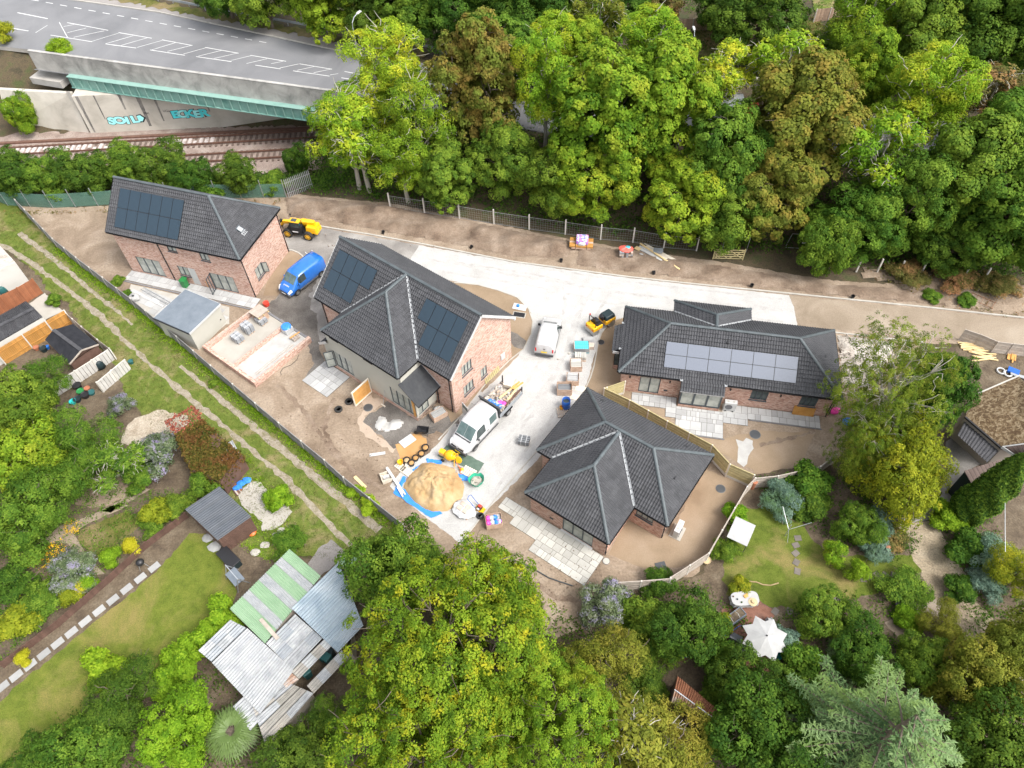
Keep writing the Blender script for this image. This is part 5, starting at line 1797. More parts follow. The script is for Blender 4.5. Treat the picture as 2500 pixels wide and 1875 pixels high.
MB().tube([(.2,-.5,.1),(.3,-.7,.05),(.28,-.85,.02)],.05,6).build('bag_strap','fabric_white',sb)
def wheelie_bin(label,p,rz,m,grp=None):
 t=thing('wheelie_bin',label,'bin',p,rz,grp)
 MB().box((0,0,.5),(.46,.5,.9),taper=1.18).build('body',m,t,bevel=.03)
 MB().box((0,.02,.99),(.58,.66,.07)).box((0,-.03,1.03),(.48,.5,.05)).build('lid',m,t,bevel=.02)
 for xx in (-.22,.22):
  MB().lathe([(.1,-.03),(.1,.03)],(xx,.3,.1),12,M=Matrix.Rotation(R(90),3,'Y')).build('wheel','rubber',t)
 MB().tube([(-.22,.36,.98),(.22,.36,.98)],.02,6).build('handle',m,t)
 return t
wheelie_bin('green wheelie bin against the brick wall of the far-left house',G('k6',1165,455),aA,'bin_green')
OB,aB=Vector((-16.86,45.66,0)),R(-38.6)
paving('',OB,aB,[(2.2,5.3,-5.0,-2.25)],'slab_pale',seed=11)
OC,aC=Vector((1.77,30.70,0)),R(-36.9)
paving('',OC,aC,[(1.0,3.4,-5.1,-3.35),(-.5,1.0,-4.5,-3.4),(3.4,8.2,-6.05,-3.35)],'slab_sand',seed=12)
OD,aD=Vector((8.8,38.13,0)),R(-11.45)
paving('',OD,aD,[(1.4,4.3,-1.05,.22),(4.3,5.15,-1.9,.22),(5.15,9.0,-3.35,-.66),(9.0,11.0,-1.75,.22),(11.0,16.8,-1.05,.22)],'slab_pale',seed=13)
mD=Matrix.Translation(OD) @ Matrix.Rotation(aD,4,'Z')
paving('',mD @ Vector((5.1,-3.47,0)),aD,[(0,4.0,0,.1)],'edge_paver',sizes=(.45,),rows=(.1,),seed=14,name='edging')
paving('',mD @ Vector((11.1,-1.17,0)),aD,[(0,5.8,0,.1)],'edge_paver',sizes=(.45,),rows=(.1,),seed=15,name='edging')
def heat_pump(label,p,rz,box=(1.0,.42,1.0)):
 t=thing('heat_pump',label,'heat pump',p,rz)
 MB().box((0,0,.12+box[2]/2),box).build('casing','white_upvc',t,bevel=.03)
 MB().box((0,0,.03),(box[0]+.1,.9,.06)).build('plinth','pale_concrete',t)
 for xx in (-.3,.3):
  MB().box((xx,0,.1),(.1,.5,.1)).build('foot','black_plastic',t)
 gm=MB()
 gm.lathe([(.3,0),(.3,.02),(.26,.03),(.06,.035)],(0,0,0),20,M=Matrix.Rotation(R(90),3,'X'))
 g_=gm.build('fan_grille','ac_grille',t)
 g_.location=(-.12,-box[1]/2-.005,.12+box[2]/2)
 for xx in (-.22,.22):
  MB().lathe([(.09,0),(.09,.01)],(xx,0,.12+box[2]),12).build('top_cap','kerb',t)
 return t
heat_pump('white heat pump on the pale patio of the solar-panel bungalow',mD @ Vector((9.45,-.3,0)),aD)
hp2=heat_pump('white heat pump on a pale pad at the right corner of the plain bungalow',G('C',1450,1400),R(58),(1.1,.42,.9))
for _c in hp2.children:
 pass
gt=thing('timber_gate','brown braced timber gate leaning below a bungalow window','gate',mD @ Vector((14.55,.02,.02)),aD)
gM=Matrix.Rotation(R(-14),4,'X')
for i in range(9):
 g_=MB().box((.1+i*.19,0,.5),(.18,.025,1.0)).build('board','wood_gold',gt)
 g_.matrix_local=gM
for b_ in (MB().bar((0,-.03,.15),(1.75,-.03,.15),.03,.09),MB().bar((0,-.03,.85),(1.75,-.03,.85),.03,.09),MB().bar((.1,-.035,.2),(1.6,-.035,.8),.03,.09)):
 g_=b_.build('brace','wood_gold',gt)
 g_.matrix_local=gM
def disc(name,label,n,x,y,r=.32,m='dark_steel',z=0.02,cat='cover',ring=None):
 t=thing(name,label,cat,G(n,x,y,0))
 MB().lathe([(r,z-.02),(r,z+.02),(r*.93,z+.03)],n=24).build('plate',m,t)
 MB().lathe([(r*1.12,z-.02),(r*1.12,z+.012),(r*1.02,z+.015)],n=24).build('rim',ring or 'grey_plastic',t)
 return t
disc('manhole_cover','round grey manhole cover in the soil of the solar-panel bungalow garden','D',1325,1247,.4)
disc('manhole_cover','round dark manhole cover in the soil right of the plain bungalow','C',1840,1008,.34)
disc('manhole_cover','round black manhole cover at the edge of the curved bed beside the roller','k3',1035,528,.28,'black_plastic')
disc('manhole_cover','round dusty manhole cover in front of the rendered wing','k7',925,962,.36)
disc('manhole_cover','small round cover at the front corner of the plain bungalow','h',1762,350,.24,'kerb')
sq=MB().box((0,0,.03),(.75,.75,.05)).build('drain_cover','dark_steel')
sq.location=G('h',2110,388)
sq.rotation_euler=(0,0,.2)
tag(sq,'square dark drain cover on the soil near the pale timber fence','cover')
for i,(n_,x_,y_,l_) in enumerate((('b',350,1478,'black bucket on the kerb right of the telehandler'),('b',905,1570,'black bucket tipped on the verge above the white road'),('e',1478,102,'black bucket on the verge below the timber pack'),
    ('e',2065,180,'black bucket on the verge near the white timber heap'),('f',480,258,'black bucket on the verge behind the solar-panel bungalow'),('f',1120,327,'black bucket on the verge beside the brown access road'))):
 b_=MB().lathe([(.13,0),(.17,.32),(.18,.32),(.16,.3),(.12,.06)],n=16).build('bucket','black_plastic')
 b_.location=G(n_,x_,y_,.03)
 b_.rotation_euler=(.35*(i%2),.2,i)
 tag(b_,l_,'bucket','black buckets on the verge')
# ---------------------------------------------------------------- material packs along the verge
sp=thing('sleeper_pack','strapped pack of brown timber sleepers on the verge under a pink-printed bag','timber pack',G('k8',235,250),R(-8))
for i in range(5):
 for j in range(2):
  MB().box((0,-.55+i*.26,.3+j*.22),(2.35 if j else 1.9,.24,.2)).build('sleeper','wood_gold' if (i+j)%3 else 'crate_wood',sp)
for xx in (-.55,.55):
 MB().box((xx,0,.42),(.04,1.36,.48)).build('strap','black_plastic',sp)
 MB().box((xx,0,.09),(.12,1.2,.14)).build('bearer','crate_wood',sp)
pb=thing('printed_bag_pallet','pink and blue printed plastic-wrapped bag pallet on the timber pack','bag pallet',G('k8',245,205,.55),R(-8))
MB().box((0,.1,.32),(1.2,1.0,.6)).build('wrapped_bags','bag_pattern',pb,bevel=.1)
lump(MB(),(0,-.45,.2),.35,9,(1.2,.5,.8),10).build('torn_film','clear_film',pb,smooth=True)
sp2=thing('stone_pack','pallet of grey stone setts under a red sheet on the verge','stone pack',G('k8',755,355),R(-3))
rr=random.Random(6)
for i in range(6):
 for j in range(4):
  for k in range(3):
   MB().box((-.55+i*.22,-.36+j*.24,.22+k*.22),(.2,.22,.2)).build('sett',('stone_pack','block_grey','sleeper_wood')[rr.randrange(3)],sp2)
MB().box((0,0,.06),(1.35,1.0,.1)).build('pallet','crate_wood',sp2)
lump(MB(),(0,.05,.8),.75,12,(1,.7,.32),14).build('red_sheet','bag_red',sp2,smooth=True)
lump(MB(),(.15,.1,.98),.28,13,(1,.8,.4),10).build('teal_cloth','bag_teal',sp2,smooth=True)
th=thing('timber_heap','heap of white plastic boards and yellow battens on the verge','timber heap',G('k8',1130,350),ang(G('k8',930,220),G('k8',1340,430)))
rr=random.Random(9)
for i in range(9):
 MB().box((rr.uniform(-.3,.3),.55-i*.13,.05+.02*(i%3)),(4.1+rr.uniform(-.5,.2),.13,.05),rz=rr.uniform(-.015,.015)).build('board','wood_pale' if i<5 else 'white_upvc',th)
MB().bar((-2.2,.15,.2),(2.9,-.55,.2),.16,.1).build('batten','wood_fresh',th)
for i in range(4):
 MB().box((-2.0,-.35-i*.12,.1),(.6,.09,.06)).build('batten_end','wood_fresh',th)
MB().box((-.2,.35,.24),(.9,.7,.05),rz=.5).box((-.15,.45,.3),(.8,.5,.05),rz=.6).build('sheet_offcut','sheet_grey',th)
for i in range(3):
 lump(MB(),(-1.2+i*.5,-1.0,.06),.28,20+i,(1.2,.6,.3),8).build('film_scrap','clear_film',th,smooth=True)
fg=thing('field_gate','weathered green-tinged five-bar timber gate standing on the verge','gate',G('c',230,1640),ang(G('c',230,1640),G('c',425,1645)))
Lg=(G('c',425,1645)-G('c',230,1640)).length
for i in range(5):
 MB().box((Lg/2,0,.15+i*.27),(Lg,.04,.1)).build('bar','wood_treated',fg)
for xx in (.05,Lg-.05):
 MB().box((xx,0,.7),(.1,.07,1.4)).build('stile','wood_treated',fg)
for a_,b_ in (((.1,0,.15),(Lg*.5,0,1.25)),((Lg*.5,0,1.25),(Lg-.1,0,.15)),((Lg*.25,0,.15),(.1,0,.8)),((Lg*.5,0,.15),(Lg-.1,0,1.25)),((.1,0,1.25),(Lg*.5,0,.15))):
 MB().bar(Vector(a_)-Vector((0,.045,0)),Vector(b_)-Vector((0,.045,0)),.03,.08).build('brace','wood_treated',fg)
hd=thing('site_fence_panel','temporary steel mesh panel standing behind the timber field gate','fence panel',G('c',290,1590),R(-5))
MB().bar((0,0,0),(0,0,1.9),.05,.05).bar((2.4,0,0),(2.4,0,1.9),.05,.05).bar((0,0,1.9),(2.4,0,1.9),.05,.05).bar((0,0,.2),(2.4,0,.2),.05,.05).build('frame','galv',hd)
hd=thing('site_fence_panel','temporary steel mesh panel leaning in the dark gap right of the field gate','fence panel',G('c',690,1570),R(-8))
MB().bar((0,0,0),(.3,.2,1.7),.05,.05).bar((2.9,0,0),(2.9,.2,1.7),.05,.05).bar((.3,.2,1.7),(2.9,.2,1.7),.05,.05).bar((0,0,.1),(2.9,0,.1),.05,.05).build('frame','galv',hd)
for xx in (1.5,1.75):
 MB().box((xx,-.1,.9),(.2,.04,.16)).build('sign_plate','white_upvc',hd)
# ---------------------------------------------------------------- crates and pallets on the white drive
def pallet(label,p,rz,m='crate_wood',grp=None,w=1.2,d=1.0,n=6,tilt=None,deckm=None):
 t=thing('pallet',label,'pallet',p,rz,grp)
 for i in range(n):
  MB().box((-w/2+w*(i+.5)/n,0,.13),(w/n*.72,d,.025)).build('deck_board',deckm or m,t)
 for yy in (-d*.42,0,d*.42):
  MB().box((0,yy,.06),(w,.1,.09)).build('bearer',m,t)
 return t
def crate(label,p,rz,w=1.15,d=.85,h=.75,fill='stone_pack',m='crate_wood',open_front=False,grp='wooden stone crates on the white drive',fh=.6):
 t=thing('stone_crate',label,'crate',p,rz,grp)
 n_=4
 for side in range(4):
  L_=w if side%2==0 else d
  off=d/2 if side%2==0 else w/2
  r_=side*math.pi/2
  for i in range(n_):
   if open_front and side==2 and i>1:
    continue
   s_=MB().box((0,-off,.1+(h-.1)*(i+.5)/n_),(L_,.022,(h-.1)/n_*.72)).build('slat',m,t)
   s_.rotation_euler=(0,0,r_)
  for xx in (-L_/2+.04,L_/2-.04):
   s_=MB().box((xx,-off+.035,h/2),(.07,.04,h)).build('corner_post',m,t)
   s_.rotation_euler=(0,0,r_)
 MB().box((0,0,.06),(w,d,.08)).build('base',m,t)
 rr_=random.Random(int(p.x*50))
 k=5
 for i in range(k):
  MB().box((0,-d/2+d*(i+.5)/k,.1+h*fh/2+rr_.uniform(-.03,.03)),(w*.9,d/k*.9,h*fh)).build('stone_slab',fill,t)
 return t
crate('open wooden crate with pale slabs, second below the blue pallet',G('k3',695,870),R(-1),1.0,1.0,.7,'slab_sand',fh=.75)
crate('open wooden crate with pale slabs and a low front, third below the blue pallet',G('k3',650,1060),R(-6),1.05,.95,.7,'slab_pale',open_front=True,fh=.62)
crate('slatted wooden crate with dark blocks beside the blue drum',G('k3',540,1195),R(-2),1.25,.9,.85,'dark_block',fh=.5)
pk=thing('slab_pack','low pack of pale stone slabs directly below the blue pallet','slab pack',G('k3',755,745),R(-5))
MB().box((0,0,.05),(1.0,.75,.08)).build('pallet','crate_wood',pk)
for i in range(5):
 MB().box((-.4+i*.2,0,.3),(.17,.65,.4)).build('slab','slab_sand',pk)
bp=thing('blue_pallet','bright blue-lined pallet crate of tile spacers near the roller','crate',G('k3',770,625),R(-3))
MB().box((0,0,.3),(1.3,.95,.55)).build('body','bag_teal',bp)
for i in range(7):
 for j in range(2):
  MB().box((-.5+i*.165,-.22+j*.44,.6),(.08,.34,.06)).build('insert','graffiti_cyan',bp)
for s_ in (-1,1):
 MB().box((s_*.66,0,.4),(.05,1.0,.5)).build('side_board','crate_wood',bp)
 MB().box((0,s_*.49,.4),(1.3,.04,.46)).build('side_board','galv',bp)
fl=thing('flat_pack','pale flat packs and slates stacked behind the blue pallet crate','pack',G('k3',870,560),R(-4))
MB().box((0,.2,.15),(1.0,1.0,.3)).build('board_pack','slab_pale',fl)
MB().box((.15,-.35,.2),(.6,.5,.36)).build('slate_pack','stone_pack',fl)
MB().box((.1,.05,.34),(.5,.3,.05)).build('foil_pack','steel',fl)
for i,(x_,y_,r_) in enumerate(((758,1160,.3),(690,1275,.35))):
 b_=MB().box((0,0,.03),(.9,.6,.05)).build('board','wood_pale')
 b_.location=G('k3',x_,y_)
 b_.rotation_euler=(0,0,-r_)
 tag(b_,('flat pale board on the white drive below the stone crates','flat pale board half under the plain bungalow eaves')[i],'board')
dr=thing('water_drum','open-topped blue plastic water drum beside the plain bungalow roof','drum',G('k3',560,1410))
MB().lathe([(.33,0),(.36,.08),(.36,.3),(.38,.34),(.36,.38),(.36,.66),(.38,.7),(.36,.74),(.35,1.1),(.33,1.1),(.32,.8),(0.01,.78)],n=24).build('shell','blue_drum',dr,smooth=True)
MB().lathe([(.3,.76),(.31,.8)],n=20).build('water','glass_dark',dr)
pallet('old pallet with a yellow tub beside the blue drum',G('k3',520,1480),R(6),'wood_weathered',w=1.0,d=1.0)
yt=MB().lathe([(.14,0),(.16,.3),(.15,.3),(.13,.05)],n=14).build('yellow_tub','paint_yellow')
yt.location=G('k3',500,1425,.14)
tag(yt,'small yellow tub on the old pallet beside the blue drum','tub')
block_pack('dark grey block pallet alone in the middle of the white drive','k2',1655,1250,R(-14),.02,'dark_block',.9,.75,.45,3,4,None)
for i,(x_,y_) in enumerate(((605,683),(460,760))):
 s_=lump(MB(),(0,0,.05),.16,30+i,(1,.7,.5),7).build('stone','kerb')
 s_.location=G('k3',x_,y_)
 tag(s_,('small loose stone on the white drive left of the blue pallet','loose stone on the white drive behind the white van')[i],'stone')
pit=thing('drain_pit','open rectangular drain pit in the curved bed at the gable corner','pit',G('e',1212,438),R(-14))
MB().box((0,0,.02),(1.2,.7,.05)).build('rim','kerb',pit)
MB().box((0,0,.048),(1.05,.55,.012)).build('painted_pit_shade','black_plastic',pit)  # flat black plate, no hole: the pit's inner shade is painted
bdp=MB().box((0,0,.05),(1.3,.75,.03)).build('board','white_upvc')
bdp.location=G('e',1215,390)
bdp.rotation_euler=(0,0,R(-18))
tag(bdp,'white board with a blue tape roll on the curved bed','board')
tpr=MB().lathe([(.07,0),(.15,0),(.15,.14),(.07,.14)],n=18).build('tape_roll','bag_blue')
tpr.location=G('e',1205,382,.07)
tag(tpr,'blue tape roll standing on the white board','tape')
mBm=Matrix.Translation(OB) @ Matrix.Rotation(aB,4,'Z')
yp=thing('timber_screen','yellow slatted timber panel leaning on the brick gable wall','screen',mBm @ Vector((15.35,4.2,.02)),aB+R(90))
for i in range(9):
 s_=MB().box((.1+i*.22,0,.5),(.15,.03,1.0)).build('slat','wood_treated',yp)
 s_.rotation_euler=(R(-16),0,0)
for zz in (.15,.8):
 s_=MB().box((.98,.03,zz),(2.0,.04,.08)).build('rail','wood_treated',yp)
 s_.rotation_euler=(R(-16),0,0)
ws=MB().box((0,0,.03),(.55,1.45,.05)).build('stone_slab','slab_pale')
ws.location=mBm @ Vector((15.75,2.6,0))
ws.rotation_euler=(0,0,aB)
tag(ws,'pale stone slab lying at the foot of the brick gable wall','slab')
# ---------------------------------------------------------------- in front of the rendered wing
op=thing('fence_screen','orange slatted fence panel with pale frame standing before the rendered wing','screen',G('k7',745,935),ang(G('k7',745,935),G('k7',970,730)))
Lo=(G('k7',970,730)-G('k7',745,935)).length
for i in range(9):
 MB().box((Lo/2,0,.1+i*.18),(Lo-.1,.03,.165)).build('slat','wood_orange',op)
for xx in (0,Lo):
 MB().box((xx,0,.9),(.1,.1,1.8)).build('post','wood_pale',op)
for zz in (.0,1.75):
 MB().box((Lo/2,-.03,zz+.03),(Lo,.14,.09)).build('rail','wood_pale',op)
for i,(x_,y_) in enumerate(((655,885),(508,995))):
 t_=thing('tyre',('black tyre lying beside the orange panel','black tyre lying alone on the soil left of the orange panel')[i],'tyre',G('k7',x_,y_))
 prof=[(.2,.02),(.3,0),(.34,.05),(.34,.17),(.3,.22),(.2,.2),(.22,.11),(.2,.02)]
 MB().lathe(prof,n=26).build('carcass','rubber',t_,smooth=True)
br=thing('broom','push broom leaning on the rendered wall','broom',G('k7',1140,935),aB)
MB().tube([(0,0,.1),(-.05,.55,1.5)],.018,6).build('handle','galv',br)
MB().box((0,0,.06),(.45,.09,.1)).build('head','wood_pale',br)
wp=lumpy('white_powder_heap',rough_edge(GP('k7',[(1010,1150),(1070,1060),(1150,1050),(1230,1120),(1290,1130),(1380,1120),(1450,1210),(1330,1290),(1180,1325),(1050,1300),(1000,1220)]),.3,.1,5),'white_powder',.3,.14,6,.4,1.4,z=.02,kind='thing')
tag(wp,'spread heap of white powder on dark hardcore before the glazed corner','heap')
sc=crate('wooden crate of wrapped stone beside the glazed corner of the rendered wing',G('k7',1930,1090),aB+R(72),1.3,.75,.65,'slab_grey','crate_wood',grp=None,fh=.8)
lump(MB(),(.3,.55,.2),.4,40,(1,.8,.6),10).build('film_wrap','clear_film',sc,smooth=True)
bb_=MB().lathe([(.1,0),(.12,.2),(.11,.2)],n=12).build('blue_pot','bag_blue')
bb_.location=G('k7',2035,1050)
tag(bb_,'small blue pot beside the wrapped stone crate','pot')
mx=G('k7',1485,1440)
mb_=MB().box((0,0,.06),(1.25,.8,.05)).build('mortar_board','white_upvc',bevel=.03)
mb_.location=mx
mb_.rotation_euler=(0,0,.7)
tag(mb_,'white mortar board on the orange sand spill','board')
def barrow(label,p,rz,tip=0.0,m='black_plastic',grp='wheelbarrows'):
 t=thing('wheelbarrow',label,'wheelbarrow',p,rz,grp)
 mb=MB()
 a_,b_=[(-.45,-.3,.62),(.5,-.34,.72),(.5,.34,.72),(-.45,.3,.62)],[(-.25,-.2,.32),(.2,-.2,.32),(.2,.2,.32),(-.25,.2,.32)]
 for i in range(4):
  j=(i+1)%4
  mb.face([a_[j],a_[i],b_[i],b_[j]])
  mb.face([a_[i],a_[j],tuple(c*.97 for c in b_[j][:2])+(.34,),tuple(c*.97 for c in b_[i][:2])+(.34,)])
 mb.face(b_)
 mb.build('tray',m,t)
 MB().lathe([(.06,-.04),(.19,-.045),(.2,0),(.19,.045),(.06,.04)],(.62,0,.2),18,M=Matrix.Rotation(R(90),3,'X')).build('wheel','rubber',t)
 for s_ in (-1,1):
  MB().tube([(.62,s_*.08,.2),(.2,s_*.2,.3),(-.4,s_*.28,.4),(-.95,s_*.3,.62)],.02,6).build('handle','dark_steel',t)
  MB().tube([(-.3,s_*.25,.36),(-.36,s_*.26,0),(-.15,s_*.25,.32)],.018,6).build('leg','dark_steel',t)
 return t
barrow('black wheelbarrow on the orange sand spill before the glazed corner',G('k4',830,180),R(178))
for i,(x_,y_,r_,f_,l_) in enumerate(((855,410,.3,'sand_orange','dark round tub of sand nearest the truck'),(795,500,.28,'sand_orange','dark round tub of sand second from the truck'),(708,565,.27,'sand_orange','dark round tub of sand in the middle of the row'),
     (575,600,.29,'sand','dark round tub of sand above the yellow bucket'),(645,640,.28,'sand_orange','dark round tub of sand beside the small pallets'))):
 t_=thing('mixing_tub',l_,'tub',G('k4',x_,y_),0,'round tubs of sand beside the drive')
 MB().lathe([(r_*.8,0),(r_,.34),(r_*1.04,.34),(r_*.95,.3),(r_*.9,.27)],n=22).build('tub','black_plastic',t_)
 MB().lathe([(r_*.93,.25),(r_*.5,.3),(.02,.32)],n=18).build('sand',f_,t_,smooth=True)
yb=thing('yellow_bucket','yellow bucket standing on the small pallets by the sand tubs','bucket',G('k4',478,625,.14))
MB().lathe([(.18,0),(.23,.32),(.24,.32),(.21,.3),(.17,.1)],n=18).build('pail','paint_yellow',yb)
pallet('small pale pallet under the yellow bucket',G('k4',480,680),R(-38),'wood_pale',w=.9,d=.55,n=5)
pallet('small pale pallet broken beside the sand pile tarpaulin',G('k4',565,745),R(-38),'wood_pale',w=1.0,d=.6,n=6)
pb_=MB().box((0,0,.1),(.3,.3,.2)).build('paper_sack','wood_pale')
pb_.location=G('k4',580,665)
tag(pb_,'small cream sack between the tubs and the pallets','sack')
from mathutils import noise as mnoise
PILE=[G('k4',x,y) for x,y in ((800,620),(960,600),(1120,640),(1290,700),(1400,840),(1440,980),(1410,1130),(1320,1260),(1180,1340),(980,1360),(850,1320),(700,1220),(590,1100),(520,980),(560,850),(680,720))]
pc=sum(PILE,Vector())/len(PILE)
mb=MB()
NR=26
PF=[]
for i in range(len(PILE)):
 a,b=PILE[i],PILE[(i+1)%len(PILE)]
 PF+=[a.lerp(b,k_/5)*(1+.0*k_) for k_ in range(5)]
for j in range(NR+1):
 f_=j/NR
 for p in PF:
  q_=pc.lerp(p,f_)
  n_=mnoise.fractal(Vector((q_.x*1.1,q_.y*1.1,3.0)),.8,2.0,5)
  h_=1.1*(1-f_**1.7)+.42*n_*(1-f_**3)-(.35*max(0,1-((q_-G('k4',1120,800)).length/1.5)) if f_<1 else 0)
  mb.v.append((q_.x,q_.y,.035+max(0,h_) if f_<1 else .0))
m_=len(PF)
for j in range(NR):
 for i in range(m_):
  k=(i+1)%m_
  mb.f.append((j*m_+i,(j+1)*m_+i,(j+1)*m_+k,j*m_+k))
  mb.m.append(0)
spile=tag(mb.build('sand_pile','sand',smooth=True),'large round heap of building sand on a blue tarpaulin','sand heap')
def crumple(name,label,pts,m,z=.03,amp=.1,n=14,seed=1,cat='tarpaulin',edge_up=.0):
 a,b,c,d=[Vector(p) for p in pts]
 mb=MB()
 def fn(u_,v_):
  p=a.lerp(b,u_).lerp(d.lerp(c,u_),v_)
  nz=mnoise.fractal(Vector((p.x*2.2+seed,p.y*2.2,seed*3.0)),.8,2.0,4)
  return (p.x+.06*nz,p.y+.06*nz,z+amp*abs(nz))
 mb.grid(n,n,fn)
 o=mb.build(name,m,smooth=True)
 if label:
  tag(o,label,cat)
 return o
crumple('tarpaulin','blue tarpaulin flap on the lower left of the sand pile',GP('k4',[(370,1070),(430,940),(1120,1370),(940,1450)]),'tarp_blue',seed=2,amp=.08)
crumple('tarpaulin','blue tarpaulin flap at the top of the sand pile',GP('k4',[(860,560),(1110,580),(1090,640),(880,620)]),'tarp_blue',seed=3,amp=.2)
crumple('tarpaulin','blue tarpaulin strip on the left of the sand pile by the pallets',GP('k4',[(640,730),(770,650),(700,740),(500,960)]),'tarp_blue',seed=4,amp=.12)
crumple('tarpaulin','blue tarpaulin strip between the sand pile and the white plastic lengths',GP('k4',[(510,820),(560,830),(500,1000),(400,1060)]),'tarp_blue',seed=6,amp=.1)
crumple('tarpaulin','blue tarpaulin flap on the right of the sand pile by the green bag',GP('k4',[(1340,780),(1580,820),(1520,880),(1400,900)]),'tarp_blue',seed=5,amp=.16)
crumple('ground_sheet','dark green ground sheet under the orange mixer and the truck',GP('k4',[(1030,510),(1170,350),(1740,620),(1640,770)]),'tarp_green',z=.02,amp=.02,seed=7)
for i,(p0_,p1_) in enumerate((((275,680),(550,1090)),((265,690),(515,1075)),((430,970),(515,1125)))):
 a,b=G('k4',*p0_,.42 if i<2 else .2),G('k4',*p1_,.12)
 o=MB().bar((0,0,0),b-a,.13,.1).build('plastic_length','white_upvc')
 o.location=a
 tag(o,('longest white plastic length propped on the box beside the sand pile','second white plastic length beside the longest one','short white plastic length on the blue tarpaulin')[i],'plastic length','white plastic lengths')
bx=thing('cardboard_box','open pale box under the white plastic lengths','box',G('k4',270,850),R(22))
for c_,d_ in (((0,-.4,.2),(.8,.03,.4)),((0,.4,.2),(.8,.03,.4)),((-.4,0,.2),(.03,.8,.4)),((.4,0,.2),(.03,.8,.4)),((0,0,.03),(.8,.8,.03))):
 MB().box(c_,d_).build('side','wood_pale',bx)
MB().box((0,0,.2),(.5,.2,.3)).build('contents','white_upvc',bx)
for n_,p0_,p1_,m_,l_ in (('k4',(15,500),(250,465),'white_upvc','short white board lying alone on the soil above the sand pile'),('e',(170,1460),(240,1530),'wood_fresh','pale plank lying beside the lane fence')):
 a,b=G(n_,*p0_,.05),G(n_,*p1_,.05)
 o=MB().bar((0,0,0),b-a,.26,.05).build('plank',m_)
 o.location=a
 tag(o,l_,'plank')
cmx=thing('cement_mixer','orange cement mixer between the truck and the sand pile','cement mixer',G('k4',1240,590),R(-30))
Mx=Matrix.Rotation(R(62),3,'Y')
MB().lathe([(.05,-.45),(.3,-.42),(.42,-.2),(.44,.05),(.3,.35),(.24,.42),(.2,.4),(.26,.3)],(0,0,.85),22,M=Mx).build('drum','paint_jcb',cmx,smooth=True)
MB().box((-.75,.0,.75),(.5,.42,.5)).build('motor_housing','paint_jcb',cmx,bevel=.06)
MB().tube([(-.5,0,.75),(-.2,0,.85),(.45,.42,.85),(.6,.1,.9)],.04,8).build('yoke','paint_jcb',cmx)
MB().lathe([(.26,-.02),(.3,0),(.26,.02)],(.75,0,.75),20,M=Matrix.Rotation(R(60),3,'X')).build('tipping_wheel','paint_jcb',cmx)
for a_,b_ in (((-.6,-.35,0),(-.4,0,.8)),((-.6,.35,0),(-.4,0,.8)),((.5,-.35,0),(.35,0,.8)),((.5,.35,0),(.35,0,.8))):
 MB().bar(a_,b_,.05,.05).build('leg','paint_jcb',cmx)
for yy in (-.35,.35):
 MB().lathe([(.05,-.04),(.15,-.04),(.15,.04),(.05,.04)],(-.6,yy,.15),14,M=Matrix.Rotation(R(90),3,'X')).build('wheel','rubber',cmx)
pallet('pale slatted pallet with a yellow helmet below the cement mixer',G('k4',1500,760),R(-32),'wood_pale',w=1.1,d=.8,n=6)
hm=thing('helmet','yellow safety helmet lying by the pale slatted pallet','helmet',G('k4',1405,715,.1))
MB().lathe([(.17,0),(.14,.02),(.13,.09),(.08,.15),(.01,.17)],n=16).build('shell','paint_yellow',hm,smooth=True)
MB().box((0,-.14,.01),(.2,.12,.015)).build('peak','paint_yellow',hm)
for i in range(5):
 o=MB().box((0,0,.06),(.7-.08*i,.09,.07),rz=0).build('timber_offcut','wood_weathered')
 o.location=G('k4',1320+20*i,690+(i*37)%60)
 o.rotation_euler=(0,0,i*.9)
 tag(o,'%s grey timber offcut in the scatter below the cement mixer'%('longest','second longest','middle-sized','shorter','shortest')[i],'offcut','timber offcuts below the cement mixer')
hs=MB().tube([G('k4',1310,600,.5),G('k4',1370,700,.2),G('k4',1385,800,.06),G('k4',1400,850,.05)],.03,6).build('orange_hose','paint_orange')
tag(hs,'thin orange hose trailing from the mixer over the sand pile edge','hose')
gbag=thing('rubble_bag','open green rubble bag of brick waste right of the sand pile','bag',G('k4',1620,910))
mb=MB()
rr=random.Random(3)
ring0=[(.42*math.cos(t)*rr.uniform(.9,1.1),.42*math.sin(t)*rr.uniform(.9,1.1),.02) for t in [2*math.pi*i/14 for i in range(14)]]
ring1=[(.58*math.cos(t)*rr.uniform(.85,1.15),.58*math.sin(t)*rr.uniform(.85,1.15),.55+rr.uniform(-.1,.1)) for t in [2*math.pi*i/14 for i in range(14)]]
ring2=[(x*.78,y*.78,.3) for x,y,z in ring1]
for i in range(14):
 j=(i+1)%14
 mb.face([ring0[i],ring0[j],ring1[j],ring1[i]]).face([ring1[i],ring1[j],ring2[j],ring2[i]])
mb.build('sack','bag_green',gbag,smooth=True)
MB().lathe([(.46,.24),(.3,.3),(.02,.34)],n=12).build('fill','rubble_stone',gbag)
for i in range(6):
 o=MB().box((0,0,0),(.2,.1,.07)).build('broken_brick','brick_old',gbag)
 o.location=(rr.uniform(-.28,.28),rr.uniform(-.28,.28),.36)
 o.rotation_euler=(rr.random(),rr.random(),rr.random()*3)
fp=thing('wrapped_pallet','film-wrapped pallet of pink bags at the foot of the drive','pallet',G('k4',1440,1330),R(-38))
MB().box((0,0,.06),(1.3,1.1,.1)).build('pallet','crate_wood',fp)
for i in range(2):
 for j in range(2):
  MB().box((-.28+i*.5,-.2+j*.42,.42),(.44,.36,.14)).build('cement_bag','stone_pack',fp,bevel=.05)
crm=lump(MB(),(0,0,.22),.95,22,(1,.85,.25),18).build('film','clear_film',fp,smooth=True)
pcx=thing('plate_compactor','red and black plate compactor at the foot of the drive','compactor',G('k4',1670,1310),R(-36))
